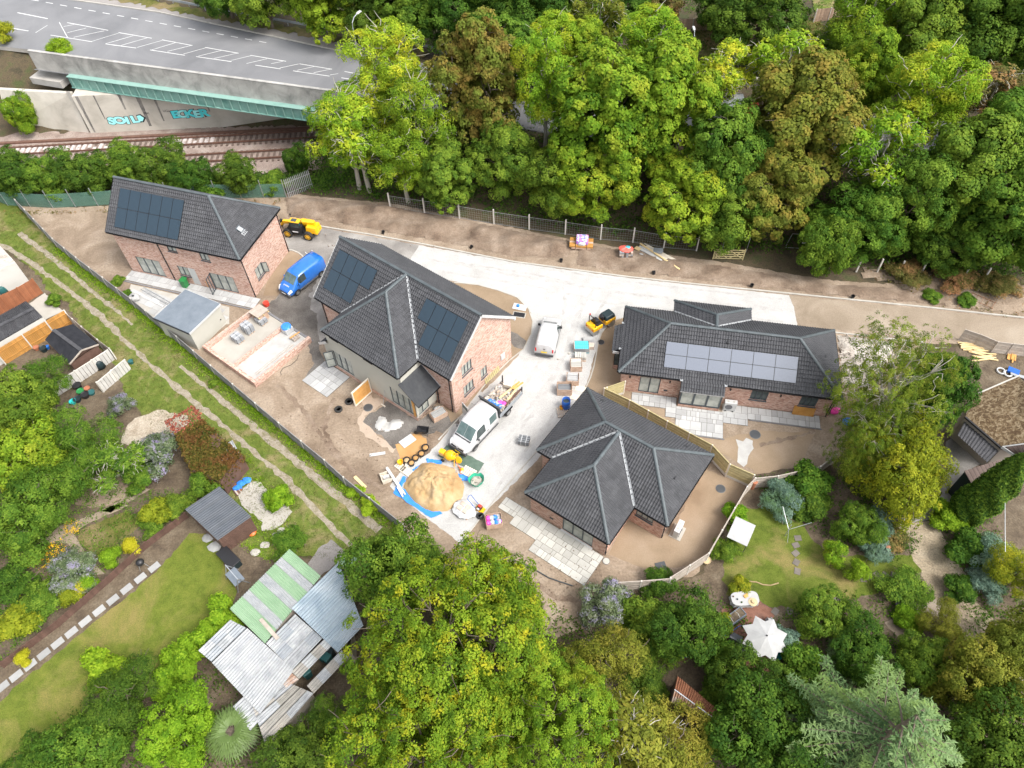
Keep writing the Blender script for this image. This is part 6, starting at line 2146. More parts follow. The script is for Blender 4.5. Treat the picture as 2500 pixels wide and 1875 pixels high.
MB().box((0,0,.06),(.75,.5,.1),taper=.9).build('base_plate','paint_jcb',pcx)
MB().box((0,0,.3),(.36,.32,.3)).build('engine','black_plastic',pcx,bevel=.03)
MB().box((.02,.02,.49),(.28,.24,.12)).build('fuel_tank','paint_red',pcx,bevel=.03)
MB().box((.0,-.22,.34),(.2,.12,.16)).build('filter_box','white_upvc',pcx)
MB().tube([(-.25,-.2,.15),(-.95,-.22,.95),(-1.0,0,1.0),(-.95,.22,.95),(-.25,.2,.15)],.025,8).build('handle','blue_drum',pcx)
for i,(x_,y_) in enumerate(((1675,1420),)):
 t_=thing('tyre','small black tyre on the edge of the drive by the compactor','tyre',G('k4',x_,y_))
 MB().lathe([(.16,.02),(.26,0),(.29,.05),(.29,.17),(.26,.22),(.16,.2),(.18,.11),(.16,.02)],n=22).build('carcass','rubber',t_,smooth=True)
pcr=crate('wooden crate filled with pink and blue plastic waste on the soil',G('h',1052,110),R(8),1.2,.95,.7,'clear_film','crate_wood',grp=None,fh=.5)
for i in range(7):
 lump(MB(),(-.4+(i%4)*.27,-.2+(i//4)*.4,.55),.22,50+i,(1,1,.7),8).build('waste_bag',('bag_pink','clear_film','bag_blue','bag_pattern')[i%4],pcr,smooth=True)
pp_=MB().tube([G('h',x,y,.05) for x,y in ((1100,335),(1180,345),(1260,375),(1340,420),(1400,455),(1470,480),(1550,505))],.05,8).build('drain_pipe','dark_steel')
tag(pp_,'long dark flexible pipe lying across the soil below the sandstone patio','pipe')
hz=MB().tube([G('d',x,y,.03) for x,y in ((1890,690),(1880,720),(1840,755),(1790,775),(1775,800),(1780,815))],.02,6).build('hose','black_plastic')
tag(hz,'thin black hose curling on the soil right of the garage base','hose')
pl_=MB().tube([G('k1',x,y,.08) for x,y in ((700,700),(705,740),(680,765),(640,770),(600,750),(588,730))],.05,8).build('white_pipe','white_upvc')
tag(pl_,'bent white pipe lying on the tarmac behind the blue van','pipe')
pbk=thing('waste_bags','bright pink sack at the right corner of the solar-panel bungalow','sack',G('D',1995,1062))
lump(MB(),(0,0,.25),.5,61,(1,.6,.6),10).build('sack','bag_pink',pbk,smooth=True)
bl2=thing('waste_bags','crumpled blue sheet at the edge of the big pine by the bungalow','sheet',G('D',2110,1150))
lump(MB(),(0,0,.2),.55,62,(1,.7,.5),10).build('sack','bag_blue',bl2,smooth=True)
rr=random.Random(77)
rs_=MB()
for i in range(420):
 p=G('f',rr.uniform(1020,1380),rr.uniform(570,900))
 s_=rr.uniform(.05,.17)
 rs_.box((p.x,p.y,.2+rr.uniform(0,.12)),(s_,s_*.8,s_*.7),rz=rr.random()*3,taper=.7)
tag(rs_.build('rubble','rubble_stone'),'loose pale crushed rubble beside the solar-panel bungalow','rubble',kind='stuff')
cl=MB()
for i in range(900):
 k=rr.randrange(4)
 p=(G('o',rr.uniform(700,1240),rr.uniform(440,545)),G('o',rr.uniform(500,830),rr.uniform(880,1100)),G('o',rr.uniform(1250,2100),rr.uniform(540,640)),G('o',rr.uniform(1000,1300),rr.uniform(1180,1320)))[k]
 if not inside(p,SITE) or inside(p,DRIVE) or inside(p,SUBB):
  continue
 s_=rr.uniform(.04,.11)
 cl.box((p.x,p.y,.03+(.25 if k==0 else .05)*rr.random()),(s_,s_*.8,s_*.6),rz=rr.random()*3,taper=.7)
tag(cl.build('soil_clods','soil_dark'),'loose brown soil clods and stones scattered over the site','clods',kind='stuff')
# ---------------------------------------------------------------- vehicles (x forward, built by lofting cross sections)
def section(st):
 x,zb,wb,zm,wm,zt,wt,cr=st
 zs=zm+(zt-zm)*.82
 return [(x,wb*.93,zb),(x,wb,zb+.08),(x,wm,(zb+zm)*.5+.05),(x,wm,zm),(x,wt+(wm-wt)*.3,zs),(x,wt*.93,zt),(x,wt*.6,zt+cr*.75),(x,0,zt+cr)]
def lerp_st(sts,x):
 for a,b in zip(sts,sts[1:]):
  if a[0] <= x <= b[0]:
   t=(x-a[0])/(b[0]-a[0])
   return tuple(p+(q-p)*t for p,q in zip(a,b))
 return sts[-1]
def loft(sts):
 mb=MB()
 rings=[]
 for st in sts:
  h=section(st)
  full=[(x,-y,z) for x,y,z in h]+[(x,y,z) for x,y,z in reversed(h[:-1])]
  b=len(mb.v)
  mb.v.extend(full)
  rings.append((b,len(full)))
 for (a,n_),(b,_) in zip(rings,rings[1:]):
  for k in range(n_-1):
   mb.f.append((a+k,b+k,b+k+1,a+k+1))
   mb.m.append(0)
 for (a,n_),rev in ((rings[0],False),(rings[-1],True)):
  idx=list(range(a,a+n_))
  mb.f.append(tuple(idx[::-1] if rev else idx))
  mb.m.append(0)
 return mb
def patch(sts,x0,x1,k0,k1,side,off=.012,n=6,shrink=0.0,x0b=None,x1b=None):
 mb=MB()
 def pt(x,k,sgn):
  h=section(lerp_st(sts,x))
  i=min(int(k),len(h)-2)
  t=k-i
  p,q=Vector(h[i]),Vector(h[i+1])
  r=p.lerp(q,t)
  return Vector((r.x,r.y*sgn,r.z))
 def add(sgn):
  def fn(u,v):
   k=k0+(k1-k0)*v
   xa=x0+((x0b if x0b is not None else x0)-x0)*v
   xb=x1+((x1b if x1b is not None else x1)-x1)*v
   x=xa+(xb-xa)*u
   p=pt(x,k,sgn)
   e=.02
   tx=pt(min(x+e,sts[-1][0]-1e-4),k,sgn)-pt(max(x-e,sts[0][0]+1e-4),k,sgn)
   tk=pt(x,min(k+.05,6.99),sgn)-pt(x,max(k-.05,0),sgn)
   nn=tx.cross(tk)
   if nn.length<1e-9:
    nn=Vector((0,sgn,.2))
   nn.normalize()
   c=Vector((sum(s[0] for s in sts)/len(sts),0,1.0))
   if nn.dot(p-c)<0:
    nn=-nn
   return p+nn*off
  mb.grid(n,n,fn)
 if side==0:
  add(1)
  add(-1)
 else:
  add(side)
 return mb
def wheel(t,x,y,r=.34,w=.22,hub='steel'):
 s=1 if y>0 else -1
 Mw=Matrix.Rotation(R(90),3,'X')
 wv=MB().lathe([(r*.6,-w/2),(r*.93,-w/2),(r,-w/3),(r,w/3),(r*.93,w/2),(r*.6,w/2)],n=24,M=Mw).build('wheel','rubber',t,smooth=False)
 wv.location=(x,y,r)
 rim=MB().lathe([(r*.62,0),(r*.6,.02),(r*.45,.0),(r*.2,.025),(.02,.03)],n=20,M=Matrix.Rotation(R(-90*s),3,'X')).build('rim',hub,wv)
 rim.location=(0,s*w/2*.97,0)
 return wv
def arch(t,x,y,r,m='black_plastic'):
 mb=MB()
 n_=12
 s=1 if y>0 else -1
 for i in range(n_):
  a,b=math.pi*i/n_,math.pi*(i+1)/n_
  p=lambda q,rr_,yy: (x+rr_*math.cos(q),yy,r*.95+rr_*math.sin(q))
  mb.face([p(a,r*1.16,y),p(b,r*1.16,y),p(b,.02,y),p(a,.02,y)])
 return mb.build('wheel_arch',m,t)
def mirror(t,x,y,z,m='black_plastic'):
 s=1 if y>0 else -1
 return MB().box((x,y+s*.1,z),(.12,.2,.24)).bar((x+.02,y-s*.05,z-.05),(x,y+s*.05,z-.05),.05,.05).build('mirror',m,t,bevel=.03)
pf0,pf1=G('k1',330,1560,0),G('k1',640,1330,0)
rzv=ang(G('k1',800,1260),G('k1',450,1540))
vb=thing('panel_van','blue panel van parked between the two tall brick houses','van',G('k1',565,1235),rzv)
S=[(-2.4,.42,.82,1.0,.86,1.78,.74,.02),(-2.36,.36,.86,1.0,.92,1.88,.8,.06),(-1.5,.34,.9,1.05,.94,1.92,.82,.07),(0,.34,.9,1.05,.95,1.93,.83,.07),(.75,.34,.9,1.05,.95,1.9,.8,.06),
 (1.0,.34,.9,1.05,.94,1.8,.76,.05),(1.62,.34,.9,1.02,.93,1.2,.74,.05),(1.75,.34,.9,.98,.92,1.08,.74,.05),(2.2,.36,.86,.82,.86,.9,.66,.05),(2.42,.4,.7,.62,.7,.7,.55,.03)]
loft(S).build('body','paint_blue',vb,smooth=True)
patch(S,1.62,.98,6.98,5.05,0,.014).build('windscreen','windscreen',vb)
patch(S,.2,1.42,3.1,4.5,-1,.012,x1b=.98).build('side_window','glass_dark',vb)
patch(S,.2,1.42,3.1,4.5,1,.012,x1b=.98).build('side_window','glass_dark',vb)
patch(S,2.05,2.4,2.6,4.6,-1,.012).build('headlight','lamp_clear',vb)
patch(S,2.05,2.4,2.6,4.6,1,.012).build('headlight','lamp_clear',vb)
MB().box((2.36,0,.46),(.2,1.6,.26)).build('front_bumper','grey_plastic',vb,bevel=.06)
MB().box((-2.4,0,.42),(.14,1.7,.2)).build('rear_bumper','grey_plastic',vb,bevel=.04)
MB().box((2.3,0,.66),(.3,.9,.05)).build('grille','black_plastic',vb)
for s_ in (-1,1):
 MB().box((-.1,s_*.93,.42),(2.7,.03,.16)).build('sill_trim','grey_plastic',vb)
 MB().box((-.2,s_*.952,1.02),(2.2,.012,.03)).build('rub_strip','paint_blue',vb)
 mirror(vb,1.15,s_*.93,1.15,'paint_blue')
 MB().box((-2.4,s_*.78,1.2),(.03,.14,.5)).build('rear_lamp','lamp_red',vb)
 for x_ in (-1.55,1.55):
  arch(vb,x_,s_*.945,.34)
  wheel(vb,x_,s_*.83)
MB().box((2.475,0,.5),(.02,.52,.11)).build('number_plate','plate_white',vb)
Ms=Matrix.Translation((-1.45,-.962,1.42)) @ Matrix.Rotation(R(90),4,'X')
txt('Aerial',.26,vb,Ms,'lettering_white','lettering',.003)
Ms=Matrix.Translation((-1.5,-.962,1.12)) @ Matrix.Rotation(R(90),4,'X')
txt('services',.16,vb,Ms,'lettering_white','lettering',.003)
Mb=Matrix.Translation((1.98,0,1.075)) @ Matrix.Rotation(R(20),4,'Y') @ Matrix.Rotation(R(90),4,'Z')
txt('specialist',.2,vb,Mb,'lettering_white','lettering',.003)
rzw=ang(G('k3',285,640),G('k3',395,200,0))
vw=thing('small_van','small white van parked in the middle of the white drive','van',G('k3',325,500),rzw)
S=[(-2.15,.4,.8,.95,.84,1.62,.62,.02),(-2.1,.34,.86,.98,.89,1.72,.68,.05),(-1.4,.32,.88,1.0,.91,1.78,.72,.06),(-.2,.32,.89,1.0,.91,1.79,.73,.06),(.35,.32,.89,1.0,.91,1.74,.7,.06),
 (.55,.32,.89,1.0,.91,1.66,.66,.05),(1.2,.32,.88,.98,.9,1.12,.68,.05),(1.4,.32,.87,.92,.88,1.0,.68,.05),(1.95,.34,.82,.78,.82,.82,.6,.05),(2.15,.38,.66,.62,.66,.66,.5,.03)]
loft(S).build('body','paint_white',vw,smooth=True)
patch(S,1.22,.52,6.98,5.05,0,.014).build('windscreen','glass_dark',vw)
for s_ in (-1,1):
 patch(S,-.1,1.0,3.1,4.5,s_,.012,x1b=.62).build('side_window','glass_dark',vw)
 mirror(vw,.75,s_*.9,1.1)
 MB().box((-2.13,s_*.76,1.02),(.08,.14,.42)).build('rear_lamp','lamp_red',vw,bevel=.02)
 MB().box((0,s_*.905,.4),(2.3,.03,.14)).build('sill_trim','grey_plastic',vw)
 patch(S,1.75,2.1,2.6,4.6,s_,.012).build('headlight','lamp_clear',vw)
 for x_ in (-1.3,1.35):
  arch(vw,x_,s_*.905,.32)
  wheel(vw,x_,s_*.8,.32,.2)
MB().box((-2.16,0,.44),(.16,1.68,.24)).build('rear_bumper','bumper',vw,bevel=.05)
MB().box((2.1,0,.44),(.2,1.5,.22)).build('front_bumper','bumper',vw,bevel=.05)
MB().box((-2.19,-.0,.8),(.02,.54,.13)).build('number_plate','plate_yellow',vw)
MB().box((-2.17,.0,1.18),(.03,.2,.05)).build('door_handle','black_plastic',vw)
MB().box((-2.165,0,1.1),(.012,.02,1.2)).build('door_seam','kerb',vw)
MB().box((-1.95,0,1.79),(.04,1.15,.02)).build('roof_seam','sheet_grey',vw)
rzt=ang(G('k2',1440,560),G('k2',560,1500))
tr=thing('tipper_truck','white double-cab tipper truck loaded with rubble by the brick gable','truck',G('k2',845,905),rzt)
S=[(-.75,.4,.92,1.1,.97,2.05,.82,.03),(-.7,.38,.96,1.15,1.0,2.16,.88,.07),(.6,.36,.98,1.15,1.02,2.2,.9,.08),(1.55,.36,.98,1.15,1.02,2.16,.87,.07),(1.8,.36,.98,1.15,1.01,2.05,.83,.06),
 (2.5,.36,.98,1.12,1.0,1.35,.84,.06),(2.65,.36,.97,1.06,.99,1.2,.84,.06),(3.15,.38,.92,.88,.92,.96,.74,.06),(3.4,.42,.76,.66,.76,.74,.6,.03)]
loft(S).build('cab','paint_white',tr,smooth=True)
patch(S,2.52,1.78,6.98,5.05,0,.014).build('windscreen','windscreen',tr)
wsd=MB().box((2.62,0,1.3),(.1,1.6,.03))
wsd.build('scuttle','black_plastic',tr)
for s_ in (-1,1):
 patch(S,.95,2.2,3.1,4.5,s_,.012,x1b=1.72).build('side_window','glass_dark',tr)
 patch(S,-.5,.35,3.2,4.5,s_,.012).build('side_window','windscreen',tr)
 mirror(tr,1.95,s_*1.02,1.25,'grey_plastic')
 patch(S,2.95,3.35,2.6,4.6,s_,.012).build('headlight','lamp_clear',tr)
 MB().box((.6,s_*1.025,.5),(2.5,.03,.16)).build('sill_trim','bumper',tr)
 MB().box((.7,s_*1.03,1.05),(.2,.02,.04)).build('door_handle','black_plastic',tr)
 for x_,m_ in ((2.3,1.0),(-2.05,.95)):
  wheel(tr,x_,s_*.88,.36,.24)
 arch(tr,2.3,s_*1.025,.36)
 MB().box((-2.05,s_*.95,.78),(.95,.3,.05)).build('mudguard','black_plastic',tr)
MB().box((3.36,0,.5),(.24,1.86,.34)).build('front_bumper','bumper',tr,bevel=.07)
MB().box((3.26,0,.78),(.3,1.3,.12)).build('grille','black_plastic',tr,bevel=.03)
MB().box((3.3,0,.86),(.22,.2,.05)).build('badge','steel',tr)
MB().box((3.49,.1,.48),(.02,.52,.11)).build('number_plate','plate_yellow',tr)
MB().box((-1.9,0,.62),(2.6,.8,.2)).build('chassis','dark_steel',tr)
for s_ in (-1,1):
 MB().box((-2.35,s_*1.04,1.2),(3.0,.05,.42)).build('side_board','sheet_grey',tr)
MB().box((-2.35,0,.96),(3.0,2.05,.08)).build('bed','dark_steel',tr)
MB().box((-.9,0,1.6),(.06,2.1,1.3)).build('headboard','dark_steel',tr)
MB().box((-.86,0,2.28),(.14,2.2,.1)).build('headboard_rail','dark_steel',tr)
for s_ in (-1,1):
 MB().box((-3.86,s_*1.02,1.5),(.08,.08,1.0)).build('tail_post','dark_steel',tr)
 MB().box((-3.86,s_*.8,.75),(.05,.3,.14)).build('rear_lamp','lamp_red',tr)
dop=MB().box((.5,0,.5),(1.0,.05,1.0)).box((.5,0,1.28),(.9,.05,.62)).build('open_door','paint_white',tr,bevel=.04)
dop.location=(.6,-1.0,.55)
dop.rotation_euler=(0,0,R(-105))
dp2=MB().box((.5,0,1.28),(.7,.07,.46)).build('door_pane','windscreen',dop)
rr=random.Random(12)
mT=Matrix.Translation(tr.location) @ Matrix.Rotation(rzt,4,'Z')
ru=MB()
def ru_fn(u,v):
 x,y=-3.75+2.5*u,-.98+1.96*v
 nz=mnoise.fractal(Vector((x*1.7,y*1.7,2.2)),.8,2.0,4)
 return mT @ Vector((x,y,1.12+max(0,.28+.3*nz)))
ru.grid(22,18,ru_fn)
tag(ru.build('rubble_load','rubble_stone'),'brown heap of rubble and rubbish on the tipper bed','rubble')
FRAG=[]
for i in range(46):
 x,y=rr.uniform(-3.6,-1.5),rr.uniform(-.85,.85)
 k=rr.random()
 o=MB().box((0,0,0),(rr.uniform(.15,.5),rr.uniform(.06,.2),rr.uniform(.03,.09))).build('rubbish_piece',('wood_weathered','rusty','crate_wood','slab_grey','wood_pale','clear_film','brick_old')[rr.randrange(7)])
 o.location=mT @ Vector((x,y,1.58+rr.uniform(-.08,.1)))
 o.rotation_euler=(rr.uniform(-.5,.5),rr.uniform(-.5,.5),rr.random()*6)
 o['kind']='x'
 FRAG.append(o)
RUB=COL.objects['rubble_load']
for o in FRAG:
 del o['kind']
 o.parent=RUB
for i,(x0,y0,x1,y1,z_,m_,l_) in enumerate(((-2.0,.1,-3.5,.35,1.72,'wood_fresh','yellow batten lying lengthwise on the truck rubble'),(-2.3,.75,-3.9,.65,1.7,'wood_fresh','yellow batten along the side board of the truck'),(-1.8,.92,-3.9,.9,1.55,'wood_brown','dark plank along the far side board of the truck'),
      (-3.4,.5,-4.4,.75,1.82,'wood_orange','orange-brown boards sticking out over the truck tail'),(-3.3,.3,-4.3,.45,1.78,'wood_orange','second orange-brown board over the truck tail'))):
 o=MB().bar(mT @ Vector((x0,y0,z_)),mT @ Vector((x1,y1,z_+.05)),.16,.05).build('plank',m_)
 tag(o,l_,'plank')
o=MB().box((0,0,0),(.95,.75,.4)).build('cardboard_box','wood_pale')
o.location=mT @ Vector((-3.75,-.2,1.85))
o.rotation_euler=(0,.1,rzt+.3)
tag(o,'cream cardboard box on the tail of the tipper truck','box')
for i in range(6):
 o=lump(MB(),(0,0,0),.26,70+i,(1.1,1,.8),9).build('sack',('bag_blue','bag_blue','bag_blue','bag_blue','bag_pink','bag_pink')[i],smooth=True)
 o.location=mT @ Vector((-1.45+(-.35 if i>3 else 0)-.1*(i%2),-.45+.32*(i%4)+(.75 if i>3 else 0),1.45))
 tag(o,('bright blue sack at the near end of the row behind the truck cab','second bright blue sack behind the truck cab','third bright blue sack behind the truck cab','bright blue sack at the outer side board of the truck','bright pink sack beside the blue ones on the truck','bright pink sack nearest the outer side board of the truck')[i],'sack','sacks on the truck')
o=lump(MB(),(0,0,0),.38,90,(.8,1,1.2),10).build('red_drum','rusty',smooth=True)
o.location=mT @ Vector((-1.75,-1.35,.42))
tag(o,'rusty red drum standing beside the truck bed','drum')
p0,p1=G('k1',270,480,0),G('k1',670,545,0)
rzj=ang(p1,p0)
tj=thing('telehandler','yellow telehandler behind the far-left brick house','telehandler',G('k1',545,415),rzj)
tj.scale=(.82,.82,.82)
for s_ in (-1,1):
 for x_ in (-1.35,1.4):
  wheel(tj,x_,s_*.95,.62,.42,'paint_jcb')
MB().box((-.1,0,.75),(3.6,1.1,.5)).build('chassis','black_plastic',tj,bevel=.06)
MB().box((-1.75,0,1.3),(1.5,1.5,.9),taper=.88).build('counterweight','paint_jcb',tj,bevel=.1)
MB().box((-.75,-.62,1.35),(1.9,.75,.75),taper=.92).build('engine_cover','paint_jcb',tj,bevel=.1)
MB().bar((-2.1,-.12,1.95),(2.3,-.12,1.45),.42,.42).build('boom','paint_jcb',tj,bevel=.05)
MB().bar((2.0,-.12,1.5),(2.75,-.12,.9),.3,.3).build('boom_nose','paint_jcb',tj,bevel=.04)
MB().box((2.95,-.12,.8),(.25,1.2,.9)).build('carriage','black_plastic',tj)
for yy in (-.55,.3):
 MB().box((3.5,yy,.4),(1.2,.13,.06)).build('fork','dark_steel',tj)
MB().box((.15,.62,1.3),(1.5,.85,.9)).build('cab_base','black_plastic',tj,bevel=.05)
for x_ in (-.5,.85):
 for yy in (.24,1.0):
  MB().bar((x_,yy,1.6),(x_*.85+.03,yy*.95,2.5),.08,.08).build('cab_pillar','black_plastic',tj)
MB().box((.15,.62,2.54),(1.4,.85,.08)).build('cab_roof','paint_jcb',tj,bevel=.03)
MB().box((.25,.62,2.6),(.7,.55,.03)).build('roof_window','glass_dark',tj)
MB().box((.15,1.0,2.05),(1.2,.03,.8)).build('cab_glass','glass_dark',tj)
MB().box((-.05,.6,1.9),(.45,.5,.6)).build('seat','bin_teal',tj,bevel=.08)
MB().box((.15,1.06,1.1),(1.3,.03,.3)).build('side_panel','black_plastic',tj)
MB().box((.2,1.08,1.12),(.75,.012,.16)).build('side_decal','lettering_white',tj)
MB().box((-2.4,0,1.0),(.25,1.3,.5)).build('rear_bumper','paint_jcb',tj,bevel=.05)
mirror(tj,1.6,-.8,2.0)
MB().bar((1.0,-.5,1.5),(1.6,-.8,2.0),.04,.04).build('mirror_arm','black_plastic',tj)
p0,p1=G('k3',915,380,0),G('k3',1120,260,0)
rzr=ang(p0,p1)
ro=thing('road_roller','yellow tandem road roller with black bonnet on the white drive','roller',G('k3',1020,330),rzr)
Mw=Matrix.Rotation(R(90),3,'X')
for x_ in (-.95,.95):
 dm=MB().lathe([(.1,-.55),(.38,-.55),(.4,-.53),(.4,.53),(.38,.55),(.1,.55)],n=28,M=Mw).build('drum','steel',ro)
 dm.location=(x_,0,.4)
MB().box((-.75,0,.82),(1.1,1.15,.45)).build('rear_body','paint_jcb',ro,bevel=.06)
MB().box((.8,0,.8),(1.2,1.1,.5)).build('front_body','paint_jcb',ro,bevel=.08)
MB().box((.8,0,1.2),(1.2,1.05,.4),taper=.82).build('bonnet','bin_dark',ro,bevel=.1)
MB().box((-.5,0,1.1),(.6,.95,.12)).build('platform','black_plastic',ro)
MB().box((-.55,0,1.3),(.42,.5,.3)).box((-.75,0,1.5),(.12,.5,.4)).build('seat','black_plastic',ro,bevel=.05)
MB().lathe([(.17,0),(.2,.015),(.17,.03)],(.0,0,1.55),18,M=Matrix.Rotation(R(-35),3,'Y')).build('steering_wheel','black_plastic',ro)
MB().box((.08,0,1.3),(.16,.5,.5)).build('console','black_plastic',ro,bevel=.03)
MB().tube([(-1.0,-.45,.95),(-1.0,-.45,1.9),(-1.0,-.38,1.98),(-1.0,.38,1.98),(-1.0,.45,1.9),(-1.0,.45,.95)],.04,8).build('roll_bar','black_plastic',ro)
MB().lathe([(.06,0),(.07,.03),(.06,.12),(.03,.15)],(-1.0,.4,2.02),12).build('beacon','lamp_red',ro)
for s_ in (-1,1):
 MB().box((-1.32,s_*.42,.78),(.03,.14,.1)).build('rear_lamp','lamp_red',ro)
 MB().box((-1.31,s_*.2,.86),(.03,.1,.06)).build('reflector','lamp_orange',ro)
LATE=[]
# ---------------------------------------------------------------- gardens left of the lane
def corr(parent,name,pts,m,pitch=.2,sheets=1,amp=.045,rows=1):
 a,b,c,d=[Vector(p) for p in pts]
 n=(b-a).cross(d-a).normalized()
 n=n if n.z>0 else -n
 for s in range(sheets):
  for r in range(rows):
   u0,u1=s/sheets,(s+1)/sheets
   v0,v1=r/rows,min(1.0,(r+1.03)/rows)
   L_=(b-a).length*(u1-u0)
   k=max(4,int(L_/pitch*4))
   mb=MB()
   def fn(u,v):
    uu,vv=u0+(u1-u0)*u,v0+(v1-v0)*v
    p=a.lerp(b,uu).lerp(d.lerp(c,uu),vv)
    return p+n*(amp*math.sin(2*math.pi*u*L_/pitch)+.012*(s%2)-.012*r)
   mb.grid(k,1,fn)
   mb.build(name,m if isinstance(m,str) else m[(s+r)%len(m)],parent)
def loc_pts(o,n,pts,zs):
 zs=zs if isinstance(zs,(list,tuple)) else [zs]*len(pts)
 return [G(n,x,y,z)-o for (x,y),z in zip(pts,zs)]
def under_walls(parent,pts,m,inset=.06,name='wall'):
 for a,b in zip(pts,pts[1:]+pts[:1]):
  MB().face([(a.x,a.y,0),(b.x,b.y,0),(b.x,b.y,b.z-inset),(a.x,a.y,a.z-inset)]).build(name,m,parent)
for nm,n_,pts,z,m,amp,sd in (
  ('left_garden','o',[(-40,520),(90,590),(270,790),(290,850),(330,930),(500,1010),(470,1090),(600,1190),(780,1230),(900,1300),(880,1659),(-60,1720)],-.004,'garden_soil',.1,51),
  ('lane_edge_grass','m2',[(780,40),(1000,300),(1100,600),(1200,1000),(1480,1100),(1300,1330),(1000,1300),(700,1100),(860,900),(780,500),(720,200)],.006,'grass_lane',.12,52),
  ('gravel_patch','d',[(880,1075),(1030,1035),(1150,1075),(1215,1110),(1110,1190),(1040,1260),(900,1290),(760,1250),(790,1150)],.01,'gravel_warm',.08,53),
  ('concrete_pad','m2',[(690,480),(820,370),(950,370),(1030,470),(1000,560),(1090,600),(1230,600),(1320,720),(1220,850),(1090,930),(980,940),(970,840),(860,760),(720,640)],.012,'pale_concrete',.05,54),
  ('concrete_pad','m2',[(450,330),(730,60),(800,200),(700,340),(560,350)],.012,'pale_concrete',.05,55),
  ('concrete_pad','m2',[(1500,1330),(1620,1150),(1770,1040),(1980,1220),(1840,1310),(1640,1480)],.012,'pavement',.04,56),
  ('concrete_pad','m1',[(300,590),(450,480),(640,660),(450,760)],.012,'pale_concrete',.05,57),
  ('left_lawn','g',[(-60,1290),(80,1160),(990,420),(1200,170),(1330,190),(1390,300),(1500,540),(1470,620),(1250,830),(960,1060),(800,1020),(600,1120),(470,1400),(100,1700),(-60,1700)],.008,'grass_lawn',.06,58),
  ('garden_path','g',[(150,170),(250,120),(420,120),(560,60),(760,-20),(820,0),(560,110),(460,170),(530,280),(660,430),(600,440),(430,240),(200,230)],.01,'subbase',.04,59),
  ('garden_path','d',[(640,1680),(900,1530),(950,1540),(700,1690)],.01,'subbase',.03,60),
  ('vegetable_bed','g',[(510,150),(800,30),(900,120),(700,280),(600,330),(490,220)],.006,'grass_rough',.05,61),
  ('bare_soil','d',[(520,1480),(900,1380),(920,1540),(640,1659),(480,1640)],.003,'soil',.1,62)):
 struct(sheet(nm,GP(n_,pts),z,m,amp=amp,seed=sd))
for i in range(13):
 t=i/12
 p=G('g',958-88*i+(0 if i<11 else 0),427+69.5*i)
 o=put(slab_mesh(.8,.5,'slab_grey',.05),'stepping_slab',None,p,ang(G('g',500,800),G('g',960,430)))
 tag(o,'grey stepping slab %s along the lawn edge'%('first from the barbecue','second from the barbecue','third from the barbecue','fourth from the barbecue','fifth from the barbecue','sixth from the barbecue','seventh from the barbecue','eighth from the barbecue','ninth from the barbecue','tenth from the barbecue','eleventh from the barbecue','twelfth from the barbecue','last from the barbecue')[i],'slab','stepping slabs along the lawn')
fence_run('garden_fence','low dark brown board fence between the vegetable beds and the lawn',GP('g',[(30,1020),(380,760),(700,480),(940,260),(1190,75)]),.75,'close',post='wood_brown',board='wood_brown',plen=1.9)
bq=thing('kettle_barbecue','black kettle barbecue at the end of the stepping slabs','barbecue',G('g',912,385))
MB().lathe([(.05,.5),(.24,.58),(.3,.75),(.24,.9),(.1,.98),(.02,1.0)],n=20).build('kettle','black_plastic',bq,smooth=True)
for k in range(3):
 MB().tube([(.2*math.cos(k*2.1),.2*math.sin(k*2.1),.62),(.38*math.cos(k*2.1),.38*math.sin(k*2.1),0)],.018,6).build('leg','galv',bq)
zs_=2.1
o_=G('m2',440,1055,zs_)
o_.z=0
sh=thing('garden_shed','brown timber shed with dark blue corrugated roof beside the lawn','shed',o_)
rp=loc_pts(o_,'m2',[(440,1055),(55,690),(460,420),(835,775)],[zs_,zs_,zs_+.15,zs_+.15])
corr(sh,'roof_sheet',[rp[0],rp[1],rp[2],rp[3]],'sheet_dark',.2,4,.035)
wp_=[r.lerp(sum(rp,Vector())/4,.05) for r in rp]
under_walls(sh,wp_,'wood_brown')
for i in range(9):
 a,b=wp_[3],wp_[0]
 z0_=.1+i*.21
 MB().bar((a.x,a.y,z0_),(b.x,b.y,z0_),.05,.19).build('plank','wood_brown',sh)
tb=thing('timber_pile','pile of old brown timber beside the blue-roofed shed','timber pile',G('m2',600,420))
rr=random.Random(8)
for i in range(7):
 MB().bar(G('m2',500+12*i,290+4*i,.1+.05*(i%3))-Vector(tb.location),G('m2',670+10*i,530-12*i,.1+.05*(i%2))-Vector(tb.location),.12,.07).build('board',('wood_brown','wood_weathered','rusty')[i%3],tb)
for i,(x_,y_,l_) in enumerate(((670,450,'crumpled blue sheet beside the timber pile, near the shed'),(715,395,'crumpled blue sheet in the middle beside the concrete pad'),(785,355,'crumpled blue sheet nearest the white wall'))):
 o=lump(MB(),(0,0,.12),.4,80+i,(1,.8,.5),9).build('blue_sheet','bag_blue',smooth=True)
 o.location=G('m2',x_,y_)
 tag(o,l_,'sheet','crumpled blue sheets')
wl_=thing('low_wall','broken low white wall above the timber pile','wall',G('m2',440,345))
for i in range(7):
 a,b=G('m2',440+42*i,345-40*i)-Vector(wl_.location),G('m2',478+42*i,310-40*i)-Vector(wl_.location)
 MB().bar(a+Vector((0,0,.15+.04*(i%3))),b+Vector((0,0,.15+.04*(i%3))),.22,.3+.08*(i%3)).build('block','pale_concrete',wl_)
ch=thing('chiminea_lid','round orange lid in the grass beside the brown shed wall','lid',G('m2',850,970))
MB().lathe([(.3,.1),(.34,.14),(.3,.2),(.1,.28),(.02,.29)],n=20).build('lid','paint_orange',ch,smooth=True)
MB().lathe([(.26,0),(.28,.12)],n=16).build('base','terracotta',ch)
